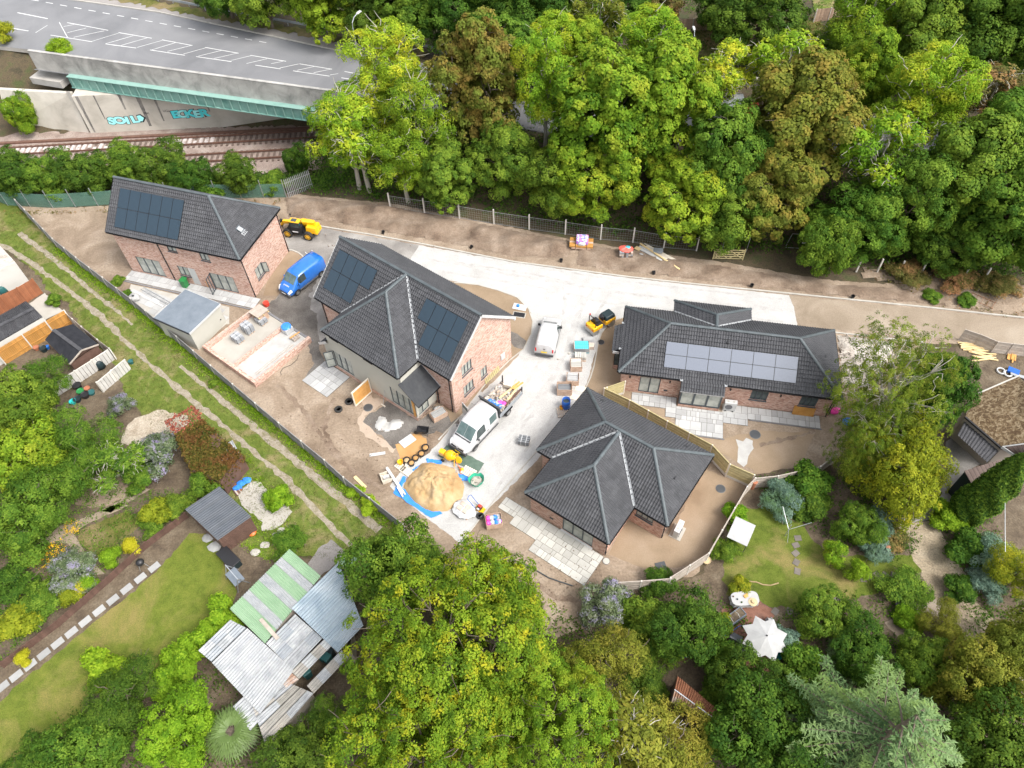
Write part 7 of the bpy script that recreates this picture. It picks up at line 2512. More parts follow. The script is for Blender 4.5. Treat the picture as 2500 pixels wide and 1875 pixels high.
for i,(x_,y_,s_) in enumerate(((1000,1110,.4),(885,1200,.42),(1120,1000,.3),(1190,940,.35),(330,1030,.5),(410,1130,.55))):
 o=lump(MB(),(0,0,.08),s_,100+i,(1,.8,.3),8).build('garden_stone','pale_concrete' if i<4 else 'slab_grey')
 o.location=G('m2',x_,y_)
 tag(o,('pale block in the long grass right of the orange lid','pale block nearest the green corrugated roof','broken pale block below the concrete pad','brown-tinged block at the concrete pad edge','flat slab by the shed corner on the lawn','flat slab second from the shed on the lawn')[i],'stone')
sbx=thing('storage_box','black plastic storage chest beside the swing frame','chest',G('m2',600,1300),R(-42))
MB().box((0,0,.35),(1.75,.8,.68)).build('body','bin_dark',sbx,bevel=.03)
MB().box((0,0,.74),(1.85,.9,.09)).build('lid','black_plastic',sbx,bevel=.03)
sw=thing('garden_swing','grey swing seat frame on the lawn beside the black chest','swing seat',G('m2',680,1530),R(-45))
MB().box((0,0,.75),(1.3,.8,.05)).build('seat','felt_grey',sw)
for x_ in (-.75,.75):
 MB().bar((x_,-.5,0),(x_,0,1.5),.05,.05).build('leg','galv',sw)
 MB().bar((x_,.5,0),(x_,0,1.5),.05,.05).build('leg','galv',sw)
MB().bar((-.8,0,1.5),(.8,0,1.5),.06,.06).build('top_bar','galv',sw)
cs0=G('d',1290,1300)
cs=thing('creeper_shed','low shed smothered in reddish creeper beside the lane','shed',cs0)
zc_=2.0
cpt=loc_pts(cs0,'d',[(1110,1200),(1280,1105),(1530,1325),(1390,1490),(1210,1420)],zc_)
under_walls(cs,cpt,'wood_brown')
MB().face(cpt[::-1]).build('roof','wood_brown',cs)
corr(cs,'roof_sheet',loc_pts(cs0,'d',[(1370,1290),(1470,1230),(1520,1320),(1400,1400)],zc_+.03),'sheet_old',.16,1)
rg=np.random.default_rng(5)
def creeper(parent,poly,z,n,m,leaf,skip=None,drop=0.0):
 P=[]
 xs_,ys_=[p.x for p in poly],[p.y for p in poly]
 while len(P)<n:
  x,y=rg.uniform(min(xs_),max(xs_)),rg.uniform(min(ys_),max(ys_))
  if inside((x,y),poly) and not (skip and inside((x,y),skip) and rg.uniform()<.8):
   P.append((x,y,z+abs(rg.normal())*.1))
 for a,b in zip(poly,poly[1:]+poly[:1]):
  for _ in range(int((b-a).length*60)):
   q=a.lerp(b,rg.uniform())
   P.append((q.x+rg.normal()*.1,q.y+rg.normal()*.1,z-abs(rg.normal())*drop))
 P=np.array(P)
 me=leaf_mesh('creeper',P,rg.normal(size=P.shape)*.5+np.array([0,0,.9]),leaf*rg.uniform(.6,1.3,len(P)),rg.uniform(0,1,len(P)),.7)
 me.materials.append(MAT[m])
 return put(me,'creeper',parent)
LATE.append(lambda: (creeper(cs,cpt,zc_+.06,5200,'leaf_creeper',.2,loc_pts(cs0,'d',[(1380,1290),(1450,1250),(1500,1320),(1400,1390)],0),.8),
  creeper(cs,loc_pts(cs0,'d',[(1115,1205),(1280,1110),(1330,1200),(1200,1300)],0),zc_+.1,260,'leaf_redvine',.16)))
g0=G('m1',0,300)
ga=thing('garage','white-walled garage with grey pebbled roof at the left edge','garage',g0)
rp=loc_pts(g0,'m1',[(-200,330),(150,160),(0,0),(-300,60)],[2.6]*4)
MB().face(rp).face([p-Vector((0,0,.15)) for p in reversed(rp)]).build('roof','rubble_stone',ga)
under_walls(ga,rp,'render_white',.1)
MB().bar(rp[0]-Vector((0,0,.08)),rp[1]-Vector((0,0,.08)),.05,.2).build('fascia','conc_post',ga)
for n_,x_,y_,m_,l_ in (('m1',120,400,'bin_dark','dark green compost bin beside the white garage'),('m1',40,470,'bin_teal','teal compost bin behind the rust-brown fence'),('m1',1020,1225,'bin_dark','black compost bin behind the concrete panel fence')):
 cbn=thing('compost_bin',l_,'compost bin',G(n_,x_,y_))
 MB().lathe([(.48,0),(.44,.4),(.36,.75),(.3,.82)],n=14).build('body',m_,cbn,smooth=True)
 MB().lathe([(.31,.8),(.33,.84),(.26,.93),(.05,.97)],n=14).build('lid',m_,cbn,smooth=True)
fence_run('rust_fence','rust-brown board fence beyond the dark corrugated garage',[G('m1',-60,730),G('m1',280,570),G('m1',430,480)],1.9,'close',post='wood_rust',board='wood_rust',plen=1.9)
ls0=G('m1',200,800)
lsd=thing('long_garage','long garage with dark corrugated roof and white block wall','garage',ls0)
za,zb=2.2,2.75
e0,e1,f0,f1,h0_,h1_=[G('m1',x,y,z)-ls0 for (x,y),z in zip(((-160,790),(262,560),(-160,890),(345,630),(-160,1060),(430,718)),(za,za,zb,zb,za,za))]
corr(lsd,'roof_sheet',[f0,f1,e1,e0],'asbestos',.15,6)
corr(lsd,'roof_sheet',[h0_,h1_,f1,f0],'asbestos',.15,6)
MB().bar(f0,f1,.35,.08).build('ridge','asbestos',lsd)
under_walls(lsd,[h0_,h1_,Vector((e1.x,e1.y,za)),Vector((e0.x,e0.y,za))],'render_white',.06)
MB().face([h1_,f1,e1]).build('gable','wood_brown',lsd)
fence_run('golden_fence','golden-stained board fence behind the black felt shed',[G('m1',745,790),G('m1',560,900),G('m1',330,1035),G('m1',60,1200)],1.8,'close',post='conc_post',board='wood_gold',plen=1.9)
fence_run('lane_side_fence','weathered fence along the lane beside the black felt shed',[G('m1',720,775),G('m1',900,930),G('m1',1060,1060),G('m1',1180,1150)],1.5,'close',post='conc_post',board='wood_weathered',plen=1.9)
b0=G('m1',720,1020)
bsd=thing('felt_shed','timber shed with black felt pitched roof and golden fence behind','shed',b0)
ez,rz2=1.85,2.5
a0,a1,r0_,r1_,c0,c1=[G('m1',x,y,z)-b0 for (x,y),z in zip(((455,950),(705,1200),(540,850),(825,1060),(740,790),(1000,1000)),(ez,ez,rz2,rz2,ez,ez))]
MB().face([a0,a1,r1_,r0_]).build('roof','felt_black',bsd)
MB().face([r0_,r1_,c1,c0]).build('roof','felt_black',bsd)
MB().bar(r0_+Vector((0,0,.02)),r1_+Vector((0,0,.02)),.3,.02).build('ridge_strip','asbestos',bsd)
MB().bar(a1,r1_,.04,.14).build('bargeboard','wood_weathered',bsd)
MB().bar(r1_,c1,.04,.14).build('bargeboard','wood_weathered',bsd)
cen=(a0+a1+c0+c1)/4
ins=lambda p: Vector((p.x+(cen.x-p.x)*.07,p.y+(cen.y-p.y)*.07,p.z-.04))
under_walls(bsd,[ins(a0),ins(a1),ins(c1),ins(c0)],'wood_brown')
MB().face([ins(a1),ins(c1),ins(r1_)]).build('gable','wood_brown',bsd)
def panel_fence(label,pts,h):
 o0_=Vector(pts[0])
 t=thing('concrete_fence',label,'fence',o0_)
 for a,b in zip(pts,pts[1:]):
  k=max(1,round((b-a).length/1.8))
  for i in range(k):
   p,q=a.lerp(b,i/k)-o0_,a.lerp(b,(i+1)/k)-o0_
   for j in range(5):
    f=j/5
    MB().bar(p.lerp(q,f+.01)+Vector((0,0,h/2)),p.lerp(q,f+.19)+Vector((0,0,h/2)),.05,h).build('concrete_panel','conc_panel',t)
   MB().box(p+Vector((0,0,h/2+.05)),(.12,.12,h+.1)).build('post','conc_post',t)
   MB().bar(p+Vector((0,0,h+.02)),q+Vector((0,0,h+.02)),.09,.05).build('rail','conc_post',t)
panel_fence('pale concrete panel fence in front of the black felt shed',[G('m1',590,1520),G('m1',830,1370),G('m1',1000,1260),G('m1',1165,1150)],1.35)
panel_fence('short pale concrete panel fence at the corner of the lane',[G('m1',1050,1480),G('m1',1330,1245)],1.3)
for i,(x_,y_,m_,r_,h_,l_) in enumerate(((800,1440,'black_plastic',.35,.45,'large black pot beside the white board'),(830,1495,'bin_green',.3,.4,'green crate-like pot in the pot cluster'),(875,1530,'black_plastic',.34,.4,'black pot in the middle of the pot cluster'),(795,1570,'bin_dark',.32,.35,'dark pot at the lower end of the pot cluster'),
     (748,1592,'teal_plastic',.28,.3,'bright teal pot at the lower left of the pot cluster'),(895,1460,'terracotta',.25,.3,'terracotta pot at the top of the pot cluster'),(935,1500,'bin_teal',.3,.3,'teal tray pot right of the pot cluster'),(1335,1190,'bin_teal',.22,.35,'small teal pot with a plant at the lane corner'),
     (380,1050,'terracotta',.25,.35,'terracotta pot below the golden fence'),(455,1065,'bin_dark',.3,.45,'dark pot left of the black felt shed'),(490,1040,'bag_blue',.18,.3,'small blue pot left of the black felt shed'))):
 pt_=MB().lathe([(r_*.75,0),(r_,h_),(r_*1.06,h_),(r_*.9,h_-.05),(.02,h_-.07)],n=16).build('plant_pot',m_)
 pt_.location=G('m1',x_,y_)
 tag(pt_,l_,'pot','pots by the sheds')
k0=G('m3',600,900)
ob=thing('corrugated_outbuilding','rambling outbuilding roofed in green, white and grey corrugated sheets','outbuilding',k0)
zg_=2.3
A_,B_,D_,C_=[Vector(G('m3',*p,zg_)-k0) for p in ((755,65),(1000,275),(290,530),(565,800))]
fr_=[(0,.14,'sheet_green'),(.14,.25,'sheet_white'),(.25,.41,'sheet_green'),(.41,.53,'sheet_white'),(.53,.69,'sheet_green'),(.69,.8,'sheet_white'),(.8,1.0,'sheet_green')]
for f0_,f1_,m_ in fr_:
 corr(ob,'roof_sheet',[A_.lerp(D_,f0_),A_.lerp(D_,f1_),B_.lerp(C_,f1_),B_.lerp(C_,f0_)],m_,.18,1 if f1_-f0_<.17 else 2,.04,1 if m_=='sheet_green' else 3)
for pts,z,m,sh_,rw in (
  ([(770,525),(1130,870),(1330,660),(1137,165)],[2.35,2.3,2.3,2.35],'sheet_blue',6,1),
  ([(1190,215),(1135,160),(1280,80),(1330,120)],[2.3]*4,'sheet_green',1,1),
  ([(150,950),(525,1350),(790,1010),(425,680)],[2.15,2.15,2.3,2.3],'sheet_white',5,1),
  ([(45,855),(150,945),(420,680),(292,615)],[2.0,2.05,2.2,2.2],('sheet_old','sheet_grey'),2,3),
  ([(570,800),(780,1005),(1010,760),(797,570)],[2.2]*4,('sheet_old','sheet_grey','sheet_old'),3,3),
  ([(770,1020),(830,1075),(1112,785),(1055,735)],[2.25]*4,('sheet_tan','sheet_old'),1,4),
  ([(890,1130),(945,1190),(1212,910),(1160,850)],[2.2]*4,('sheet_tan','sheet_old'),1,4),
  ([(470,1300),(575,1610),(945,1190),(735,1100)],[2.0,1.95,2.1,2.1],('sheet_tan','sheet_old','sheet_tan'),4,2),
  ([(315,1290),(450,1480),(560,1360),(400,1210)],[1.95]*4,'sheet_old',2,1),
  ([(690,1095),(730,1150),(830,1080),(770,1030)],[2.12]*4,'rust_sheet',1,1)):
 corr(ob,'roof_sheet',loc_pts(k0,'m3',pts,z),m,.2,sh_,.045,rw)
for pts in ([(755,65),(290,530),(565,800),(1000,275)],[(160,940),(430,690),(770,1010),(530,1340)],[(780,525),(1130,860),(1240,870),(1190,215),(1137,170)],[(480,1310),(740,1110),(930,1190),(575,1590)]):
 under_walls(ob,loc_pts(k0,'m3',pts,2.0),'wood_weathered')
MB().bar(G('m3',530,610,2.38)-k0,G('m3',665,765,2.36)-k0,.25,.05).build('roof_plank','wood_weathered',ob)
for i,(x_,y_) in enumerate(((905,1050),(1015,915),(1060,940),(1090,880))):
 wheelie_bin(('green bin under the gap between the lean-to strips','green bin with a hose reel beside the lean-to strip','dark green bin third from the outbuilding gap corner','dark bin at the far end of the outbuilding gap')[i],G('m3',x_,y_),R(40+10*i),'bin_teal' if i<3 else 'bin_dark','bins behind the outbuilding')
# ---------------------------------------------------------------- gardens and house on the right
for nm,n_,pts,z,m,amp,sd in (
  ('right_garden','s',[(1840,1150),(2040,1130),(2200,900),(2300,850),(2620,840),(2650,2000),(1400,2000),(1420,1500),(1500,1440),(1710,1405)],-.006,'garden_soil',.1,71),
  ('right_lawn','i',[(330,120),(420,20),(620,-20),(800,100),(850,200),(1000,330),(1490,310),(1560,420),(1400,520),(1050,600),(900,720),(700,650),(560,620),(330,560),(300,470)],.004,'grass_garden',.1,72),
  ('gravel_drive','i',[(1390,110),(1640,90),(1720,240),(1830,420),(1930,640),(2060,760),(2203,960),(2203,1130),(1930,990),(1740,720),(1600,530),(1490,290)],.006,'gravel_grey',.08,73),
  ('concrete_drive','m4',[(150,1600),(350,1400),(480,1250),(560,1190),(540,950),(640,870),(860,1110),(700,1180),(600,1330),(560,1490),(440,1560)],.01,'tarmac_dusty',.04,74),
  ('brick_terrace','m5',[(560,1010),(830,700),(860,520),(1100,420),(1300,430),(1480,560),(1480,830),(1420,1040),(1640,1290),(1560,1420),(1130,1310),(900,1120),(560,1170),(270,1220),(200,1150)],.01,'brick_paving',.05,75),
  ('garden_path','m5',[(660,1010),(830,900),(880,1100),(690,1090)],.014,'pavement',.03,76),
  ('small_patio','i',[(1320,740),(1450,650),(1640,590),(1700,690),(1560,720),(1450,880),(1380,800)],.01,'subbase',.06,77),
  ('dry_bank','c',[(40,200),(300,180),(460,300),(900,100),(1000,300),(880,420),(600,560),(200,500)],4.03,'grass_rough',.3,78),
  ('far_lawn','c',[(860,5),(1300,-20),(1310,50),(1050,90),(880,85)],4.05,'grass_lane',.1,79)):
 struct(sheet(nm,GP(n_,pts,4.0 if z>3 else 0.0),z,m,amp=amp,seed=sd))
for i,(x_,y_) in enumerate(((755,222),(750,272),(757,326),(770,385),(785,440),(1210,482),(1255,463),(1303,447),(1355,440),(1408,432),(1460,430),(980,595),(1022,572),(625,640),(705,640))):
 o=put(slab_mesh(.5,.42,'slab_joint',.04),'stepping_stone',None,G('i',x_,y_,.005),.3*i)
 tag(o,'stepping stone %s'%('nearest the rotary airer on the lawn','second below the rotary airer','third below the rotary airer','fourth below the rotary airer','fifth below the rotary airer','at the lawn end of the curved row','second in the curved row from the lawn','third in the curved row from the lawn','fourth in the curved row from the lawn','fifth in the curved row, near the drive','last in the curved row at the drive','half hidden beside the apple tree','right of the one beside the apple tree','next to the white-clothed table','between the table and the apple tree')[i],'slab','stepping stones in the right garden')
ra=thing('rotary_airer','rotary clothes airer folded open on the right lawn','clothes airer',G('i',690,190))
MB().tube([(0,0,0),(0,0,1.7)],.03,8).build('pole','galv',ra)
for a_ in (100,5,245):
 MB().tube([(0,0,1.0),(1.5*math.cos(R(a_)),1.5*math.sin(R(a_)),1.75)],.02,6).build('arm','galv',ra)
wg=thing('garden_canopy','small white-topped garden canopy against the timber fence','canopy',G('i',385,220),ang(G('i',305,230),G('i',405,278)))
MB().box((0,0,1.5),(1.5,1.9,.06)).build('top','fabric_white',wg,bevel=.02)
for x_ in (-.7,.7):
 for y_ in (-.85,.85):
  MB().bar((x_,y_,0),(x_,y_,1.5),.05,.05).build('leg','dark_steel',wg)
for x_,y_,l_ in ((340,105,'wicker pot by the fence above the white canopy'),(268,235,'wicker pot by the fence left of the white canopy'),(190,355,'wicker pot by the fence below the canopy')):
 o=MB().lathe([(.22,0),(.3,.35),(.32,.35),(.26,.3),(.02,.28)],n=16).build('plant_pot','wicker')
 o.location=G('i',x_,y_)
 tag(o,l_,'pot','wicker pots by the fence')
o=MB().lathe([(.2,0),(.22,.9),(.26,.95),(.2,1.0)],n=14).build('chimney_pot','terracotta')
o.location=G('f',480,1530)
tag(o,'tall terracotta chimney pot against the pale timber fence','pot')
o=MB().lathe([(.14,0),(.2,.4),(.12,.7),(.16,.75)],n=14).build('garden_urn','terracotta')
o.location=G('i',1320,290)
tag(o,'terracotta urn beside the gravel drive','pot')
hs=MB().tube([G('i',x,y,.05) for x,y in ((355,480),(430,475),(510,482),(550,498),(600,503),(650,488))],.05,6).build('garden_hose','straw')
tag(hs,'thick cream hose lying across the right lawn','hose')
tb=thing('garden_table','oval garden table under a white cloth on the brick terrace edge','table',G('m5',1105,470),R(3))
mb=MB()
ring=[(.95*math.copysign(abs(math.cos(t))**.55,math.cos(t)),.5*math.copysign(abs(math.sin(t))**.6,math.sin(t))) for t in [2*math.pi*i/32 for i in range(32)]]
mb.prism(ring,.7,.75)
for i in range(32):
 j=(i+1)%32
 k,l=1.05+.05*math.sin(i*2.3),1.05+.05*math.sin(j*2.3)
 mb.face([(ring[i][0]*k,ring[i][1]*k,.35),(ring[j][0]*l,ring[j][1]*l,.35),(ring[j][0],ring[j][1],.75),(ring[i][0],ring[i][1],.75)])
mb.build('cloth','fabric_white',tb)
for x_ in (-.7,.7):
 for y_ in (-.3,.3):
  MB().box((x_,y_,.35),(.06,.06,.7)).build('leg','wood_brown',tb)
hat=thing('straw_hat','straw hat lying on the white-clothed table','hat',G('m5',1235,465,.76))
MB().lathe([(.3,0),(.31,.02),(.14,.03),(.12,.14),(.02,.16)],n=20).build('brim_and_crown','wicker',hat)
o=MB().box((0,0,.03),(.3,.22,.06)).build('book','wood_orange')
o.location=G('m5',1145,390,.76)
o.rotation_euler=(0,0,.5)
tag(o,'brown box lying on the white-clothed table','box')
for i in range(3):
 o=lump(MB(),(0,0,.03),.07,200+i,(1,1,.8),7).build('table_item',('wood_brown','bin_dark','leaf_mid')[i%3])
 o.location=G('m5',985+(i*53)%190,395+(i*37)%110,.76)
 tag(o,('small brown ornament on the white-clothed table','small black ornament on the white-clothed table','small green plant on the white-clothed table')[i],'ornament')
pl=thing('planter_trough','green wooden planter trough with wire arches on the brick terrace','planter',G('m5',985,690),ang(G('m5',900,780),G('m5',1090,640)))
for y_ in (-.3,.3):
 MB().box((0,y_,.4),(1.5,.05,.5)).build('side','felt_grey',pl)
for x_ in (-.74,.74):
 MB().box((x_,0,.4),(.05,.6,.5)).build('end','felt_grey',pl)
MB().box((0,0,.55),(1.42,.55,.1)).build('soil','garden_soil',pl)
for x_ in (-.5,.1):
 MB().tube([(x_,-.3,.6),(x_,-.28,.9),(x_,0,1.05),(x_,.28,.9),(x_,.3,.6)],.015,6).build('hoop','fabric_white',pl)
for x_ in (-.65,.65):
 for y_ in (-.25,.25):
  MB().box((x_,y_,.1),(.08,.08,.2)).build('leg','felt_grey',pl)
ps_=thing('garden_parasol','white scalloped garden parasol on the brick terrace','parasol',G('m5',1240,905,0)+Vector((.15,-.75,0)))
mb=MB()
for i in range(8):
 a,b=R(i*45+10),R(i*45+55)
 m_=(a+b)/2
 tip,e0,e1,em=Vector((0,0,2.35)),Vector((1.55*math.cos(a),1.55*math.sin(a),1.8)),Vector((1.55*math.cos(b),1.55*math.sin(b),1.8)),Vector((1.12*math.cos(m_),1.12*math.sin(m_),1.9))
 MB().face([tip,e0,em]).face([tip,em,e1]).build('canopy_panel','fabric_white',ps_)
MB().tube([(0,0,0),(0,0,2.4)],.03,8).build('pole','galv',ps_)
MB().lathe([(.05,2.33),(.06,2.38),(.02,2.44)],n=10).build('finial','black_plastic',ps_)
for i,(x_,y_,w_,r_,l_) in enumerate(((1100,1095,1.3,-33,'grey cushioned garden bench below the parasol'),(1250,1160,.8,-33,'grey garden armchair right of the bench below the parasol'),(1000,950,.8,-33,'grey garden armchair left of the parasol'))):
 bn=thing('garden_bench' if i==0 else 'garden_chair',l_,'bench' if i==0 else 'chair',G('m5',x_,y_),R(r_))
 MB().box((0,0,.4),(w_,.6,.14)).build('seat','fabric_grey',bn,bevel=.04)
 MB().box((0,-.3,.65),(w_,.12,.5)).build('backrest','fabric_grey',bn,bevel=.04)
 for xx in (-w_/2+.06,w_/2-.06):
  for yy in (-.27,.27):
   MB().box((xx,yy,.18),(.05,.05,.36)).build('leg','black_plastic',bn)
o=thing('teal_bucket','bright turquoise bucket on the brick terrace right of the parasol','bucket',G('m5',1530,1170))
MB().lathe([(.2,0),(.26,.36),(.28,.36),(.23,.3),(.02,.24)],n=20).build('pail','teal_plastic',o)
hr=thing('hose_reel','pale hose reel at the top right of the brick terrace','hose reel',G('m5',1432,720))
MB().lathe([(.24,-.14),(.24,-.11),(.17,-.1),(.17,.1),(.24,.11),(.24,.14)],(0,0,.3),18,M=Matrix.Rotation(R(90),3,'Y')).build('drum','fabric_white',hr)
MB().box((0,0,.06),(.36,.4,.1)).build('stand','galv',hr)
hz2=MB().tube([G('m5',x,y,.03) for x,y in ((1400,735),(1250,745),(1060,770),(950,850),(800,930),(660,1030),(540,1120),(370,1170),(220,1155))],.022,6).build('blue_hose','bag_blue')
tag(hz2,'thin blue hose running across the brick terrace and path','hose')
for n_,x_,y_,m_,r_,l_ in (('m5',72,718,'wicker',.26,'cream pot among the shrubs left of the terrace'),('m5',705,870,'bin_teal',.28,'dark green pot at the left corner of the terrace'),('m4',590,1330,'wicker',.28,'round planter by the porch on the right')):
 o=MB().lathe([(r_*.75,0),(r_,.35),(r_*1.08,.35),(r_*.85,.3),(.02,.28)],n=16).build('plant_pot',m_)
 o.location=G(n_,x_,y_)
 tag(o,l_,'pot')
rw=thing('timber_ladder','timber ladder lying beside the dark shrubs','frame',G('i',930,1000),ang(G('i',850,950),G('i',1030,1060)))
for y_ in (-.25,.25):
 MB().box((0,y_,.5),(2.6,.06,.06)).build('stile','wood_weathered',rw)
for k in range(7):
 MB().box((-1.2+k*.4,0,.5),(.04,.5,.04)).build('rung','wood_weathered',rw)
fpit=thing('stone_bowl','round dark bowl of pebbles on the small patio','bowl',G('i',1442,652))
MB().lathe([(.4,0),(.6,.35),(.66,.36),(.58,.3),(.02,.26)],n=22).build('bowl','dark_steel',fpit)
for k in range(14):
 lump(MB(),(.36*math.cos(k*2.4)*(k/14)**.5,.36*math.sin(k*2.4)*(k/14)**.5,.33),.09,300+k,(1,1,.6),7).build('pebble',('slab_pale','block_grey','stone_pack')[k%3],fpit)
r0v=G('i',100,1230)
rs=thing('rusty_shed','small shed with rusty corrugated roof among the dark shrubs','shed',r0v)
p4=loc_pts(r0v,'i',[(-30,1240),(190,1380),(265,1290),(10,1075)],[2.0,2.0,2.3,2.3])
ridge=[p4[0].lerp(p4[3],.42)+Vector((0,0,.25)),p4[1].lerp(p4[2],.42)+Vector((0,0,.25))]
corr(rs,'roof_sheet',[p4[0],p4[1],ridge[1],ridge[0]],'rust_sheet',.14,3)
corr(rs,'roof_sheet',[ridge[0],ridge[1],p4[2],p4[3]],'rusty',.14,3)
MB().bar(ridge[0]+Vector((0,0,.03)),ridge[1]+Vector((0,0,.03)),.06,.03).build('ridge_strip','galv',rs)
under_walls(rs,p4,'wood_brown',.1)
hr0=G('m4',970,1000,0)
nh=thing('mossy_house','house with moss-covered brown roof and white bargeboards at the right edge','house',hr0)
ev0,ev1,tp0,tp1,tp2=[G('m4',x,y,z)-hr0 for (x,y),z in zip(((690,760),(975,1005),(775,585),(1110,440),(1330,700)),(2.7,2.7,2.9,4.3,5.4))]
tp3=G('m4',1300,960,4.2)-hr0
mb=MB()
c_=G('m4',1090,760,4.2)-hr0
for a,b in ((ev0,ev1),(ev1,tp3),(tp3,tp2),(tp2,tp1),(tp1,tp0),(tp0,ev0)):
 mb.face([a,b,c_])
mb.build('roof','moss_tile',nh)
MB().bar(ev0,ev1,.14,.12).build('gutter','black_plastic',nh)
MB().bar(tp0,tp1,.1,.16).build('verge','conc_post',nh)
under_walls(nh,[Vector((p.x,p.y,2.6)) for p in (ev0,ev1,tp3,tp2,tp1,tp0)],'brick_old')
def tiled(parent,name,a,b,c,d,m,rows,cols):
 n=(b-a).cross(d-a).normalized()
 n=n if n.z>0 else -n
 r=MB().face([a,b,c,d]).build(name,'felt_black',parent)
 for i in range(rows):
  for j in range(cols):
   u0,u1,v0,v1=j/cols+.004,(j+1)/cols-.004,i/rows,min(1,(i+1.1)/rows)
   f=lambda u,v: a.lerp(b,u).lerp(d.lerp(c,u),v)
   k=(u0+u1)/2
   MB().face([f(u0,v0)+n*.05,f(k,v0)+n*.08,f(k,v1)+n*.05,f(u0,v1)+n*.02]).face([f(k,v0)+n*.08,f(u1,v0)+n*.05,f(u1,v1)+n*.02,f(k,v1)+n*.05]).build('tile',m,r)
 return r
q=[G('m4',x,y,z)-hr0 for (x,y),z in zip(((770,1340),(1020,1220),(962,1092),(680,1180)),(2.4,2.4,3.0,3.0))]
tiled(nh,'porch_roof',q[0],q[1],q[2],q[3],'tile_brown',8,9)
under_walls(nh,[v.lerp(sum(q,Vector())/4,.06) for v in q],'bin_dark',.1,'porch_wall')
for pts in (((975,995),(1200,965),(1200,1150),(1150,1110)),((990,1160),(1200,1130),(1200,1300),(1160,1280))):
 q=[G('m4',x,y,z)-hr0 for (x,y),z in zip(pts,(2.9,3.9,3.9,2.6))]
 tiled(nh,'gable_roof',q[3],q[2],q[1],q[0],'tile_brown',5,6)
 MB().bar(q[0],q[3],.05,.26).build('bargeboard','white_upvc',nh)
 MB().bar(q[0]+Vector((0,0,.06)),q[1]+Vector((0,0,.06)),.08,.06).build('ridge','white_upvc',nh)
cpv=[G('m4',x,y,2.3)-hr0 for x,y in ((630,900),(862,1115),(958,1015),(700,770))]
corr(nh,'carport_sheet',cpv,'asbestos',.24,3,.035)
o_=G('m4',760,150)
fence_run('ranch_fence','old horizontal plank fence with strut posts at the edge of the brown road',GP('m4',[(640,160),(760,200),(890,255),(1010,270),(1180,290)]),1.35,'horizontal',post='wood_weathered',board='wood_weathered',plen=2.2)
for i,(x_,y_,n_,m_,l_) in enumerate(((740,215,7,'wood_fresh','stack of pale boards at the left of the old plank fence'),(830,290,8,'wood_fresh','splayed heap of yellow boards before the old plank fence'),(1040,280,5,'wood_orange','orange boards leaning on the old plank fence'))):
 t=thing('timber_stack',l_,'timber stack',G('m4',x_,y_),R(-6 if i<2 else 60))
 rr=random.Random(i)
 for k in range(n_):
  MB().box((rr.uniform(-.2,.2),-.4+.14*k,.06+.03*(k%3)),(2.0 if i<2 else 1.4,.12,.05),rz=rr.uniform(-.3,.3) if i==1 else rr.uniform(-.04,.04)).build('board',m_,t)
hc=thing('hose_coil','white hose coil on a blue sheet beside the mossy roof','hose',G('m4',1000,420))
for i,(x_,y_) in enumerate(((-.3,.2),(.15,-.1))):
 MB().tube([(x_+.32*math.cos(t),y_+.32*math.sin(t),.12) for t in [2*math.pi*k/18 for k in range(19)]],.07,6).build('coil','white_upvc',hc)
MB().box((.7,.1,.15),(.9,.6,.2),rz=-.6).build('blue_sheet','blue_drum',hc)
MB().box((.9,-.45,.2),(1.3,.3,.06),rz=-.5).build('board','sheet_grey',hc)
for k,(n_,pts,l_) in enumerate((('c',[(0,205),(100,200),(200,185),(310,180)],'leaning old wooden panel fence beyond the road near the lamp'),('c',[(870,140),(960,130),(1060,110),(1150,105)],'broken wooden panel fence below the far lawn'))):
 fence_run('old_panel_fence',l_,GP(n_,pts,Z_ROAD),1.6,'close',post='conc_post',board='crate_wood',plen=1.8)
nt_=thing('site_fence_panel','rusty steel mesh frame lying on the dry verge by the brown road','frame',G('f',1930,360),R(-40))
for k in range(5):
 MB().bar((-1.0+.5*k,-.4,.15),(-1.0+.5*k,.5,.35),.03,.03).build('bar','rusty',nt_)
for y_ in (-.4,.5):
 MB().bar((-1.1,y_,.25),(1.1,y_,.25),.03,.03).build('rail','rusty',nt_)
wire=MB().tube([G('i',2083,-20,5.5),G('i',2083,150,5.2),G('i',2085,290,4.9)],.02,5).build('overhead_wire','galv')
tag(wire,'thin overhead wire above the shrubs at the right edge','wire')
# ---------------------------------------------------------------- vegetation
def leaf_mesh(name,C,N,S,tone,asp=.6,curl=.25):
 n=len(C)
 rg=np.random.default_rng(n)
 N=N/np.linalg.norm(N,axis=1,keepdims=True)
 A=rg.normal(size=(n,3))
 A-=N*(A*N).sum(1,keepdims=True)
 A /= np.linalg.norm(A,axis=1,keepdims=True)
 B=np.cross(N,A)
 S=S[:,None]
 V=np.empty((n,4,3),np.float32)
 V[:,0]=C-A*S*.5
 V[:,1]=C+B*S*asp*.5-N*S*curl*.3
 V[:,2]=C+A*S*.55-N*S*curl
 V[:,3]=C-B*S*asp*.5-N*S*curl*.3
 me=bpy.data.meshes.new(name)
 me.vertices.add(4*n)
 me.vertices.foreach_set('co',V.ravel())
 me.loops.add(4*n)
 me.loops.foreach_set('vertex_index',np.arange(4*n,dtype=np.int32))
 me.polygons.add(n)
 me.polygons.foreach_set('loop_start',np.arange(0,4*n,4,dtype=np.int32))
 me.polygons.foreach_set('loop_total',np.full(n,4,np.int32))
 at=me.attributes.new('tone','FLOAT','FACE')
 at.data.foreach_set('value',tone.astype(np.float32))
 me.update()
 me.validate()
 return me
def unit(rg,n,zlo=-.5):
 d=rg.normal(size=(n*3,3))
 d /= np.linalg.norm(d,axis=1,keepdims=True)
 return d[d[:,2]>zlo][:n]
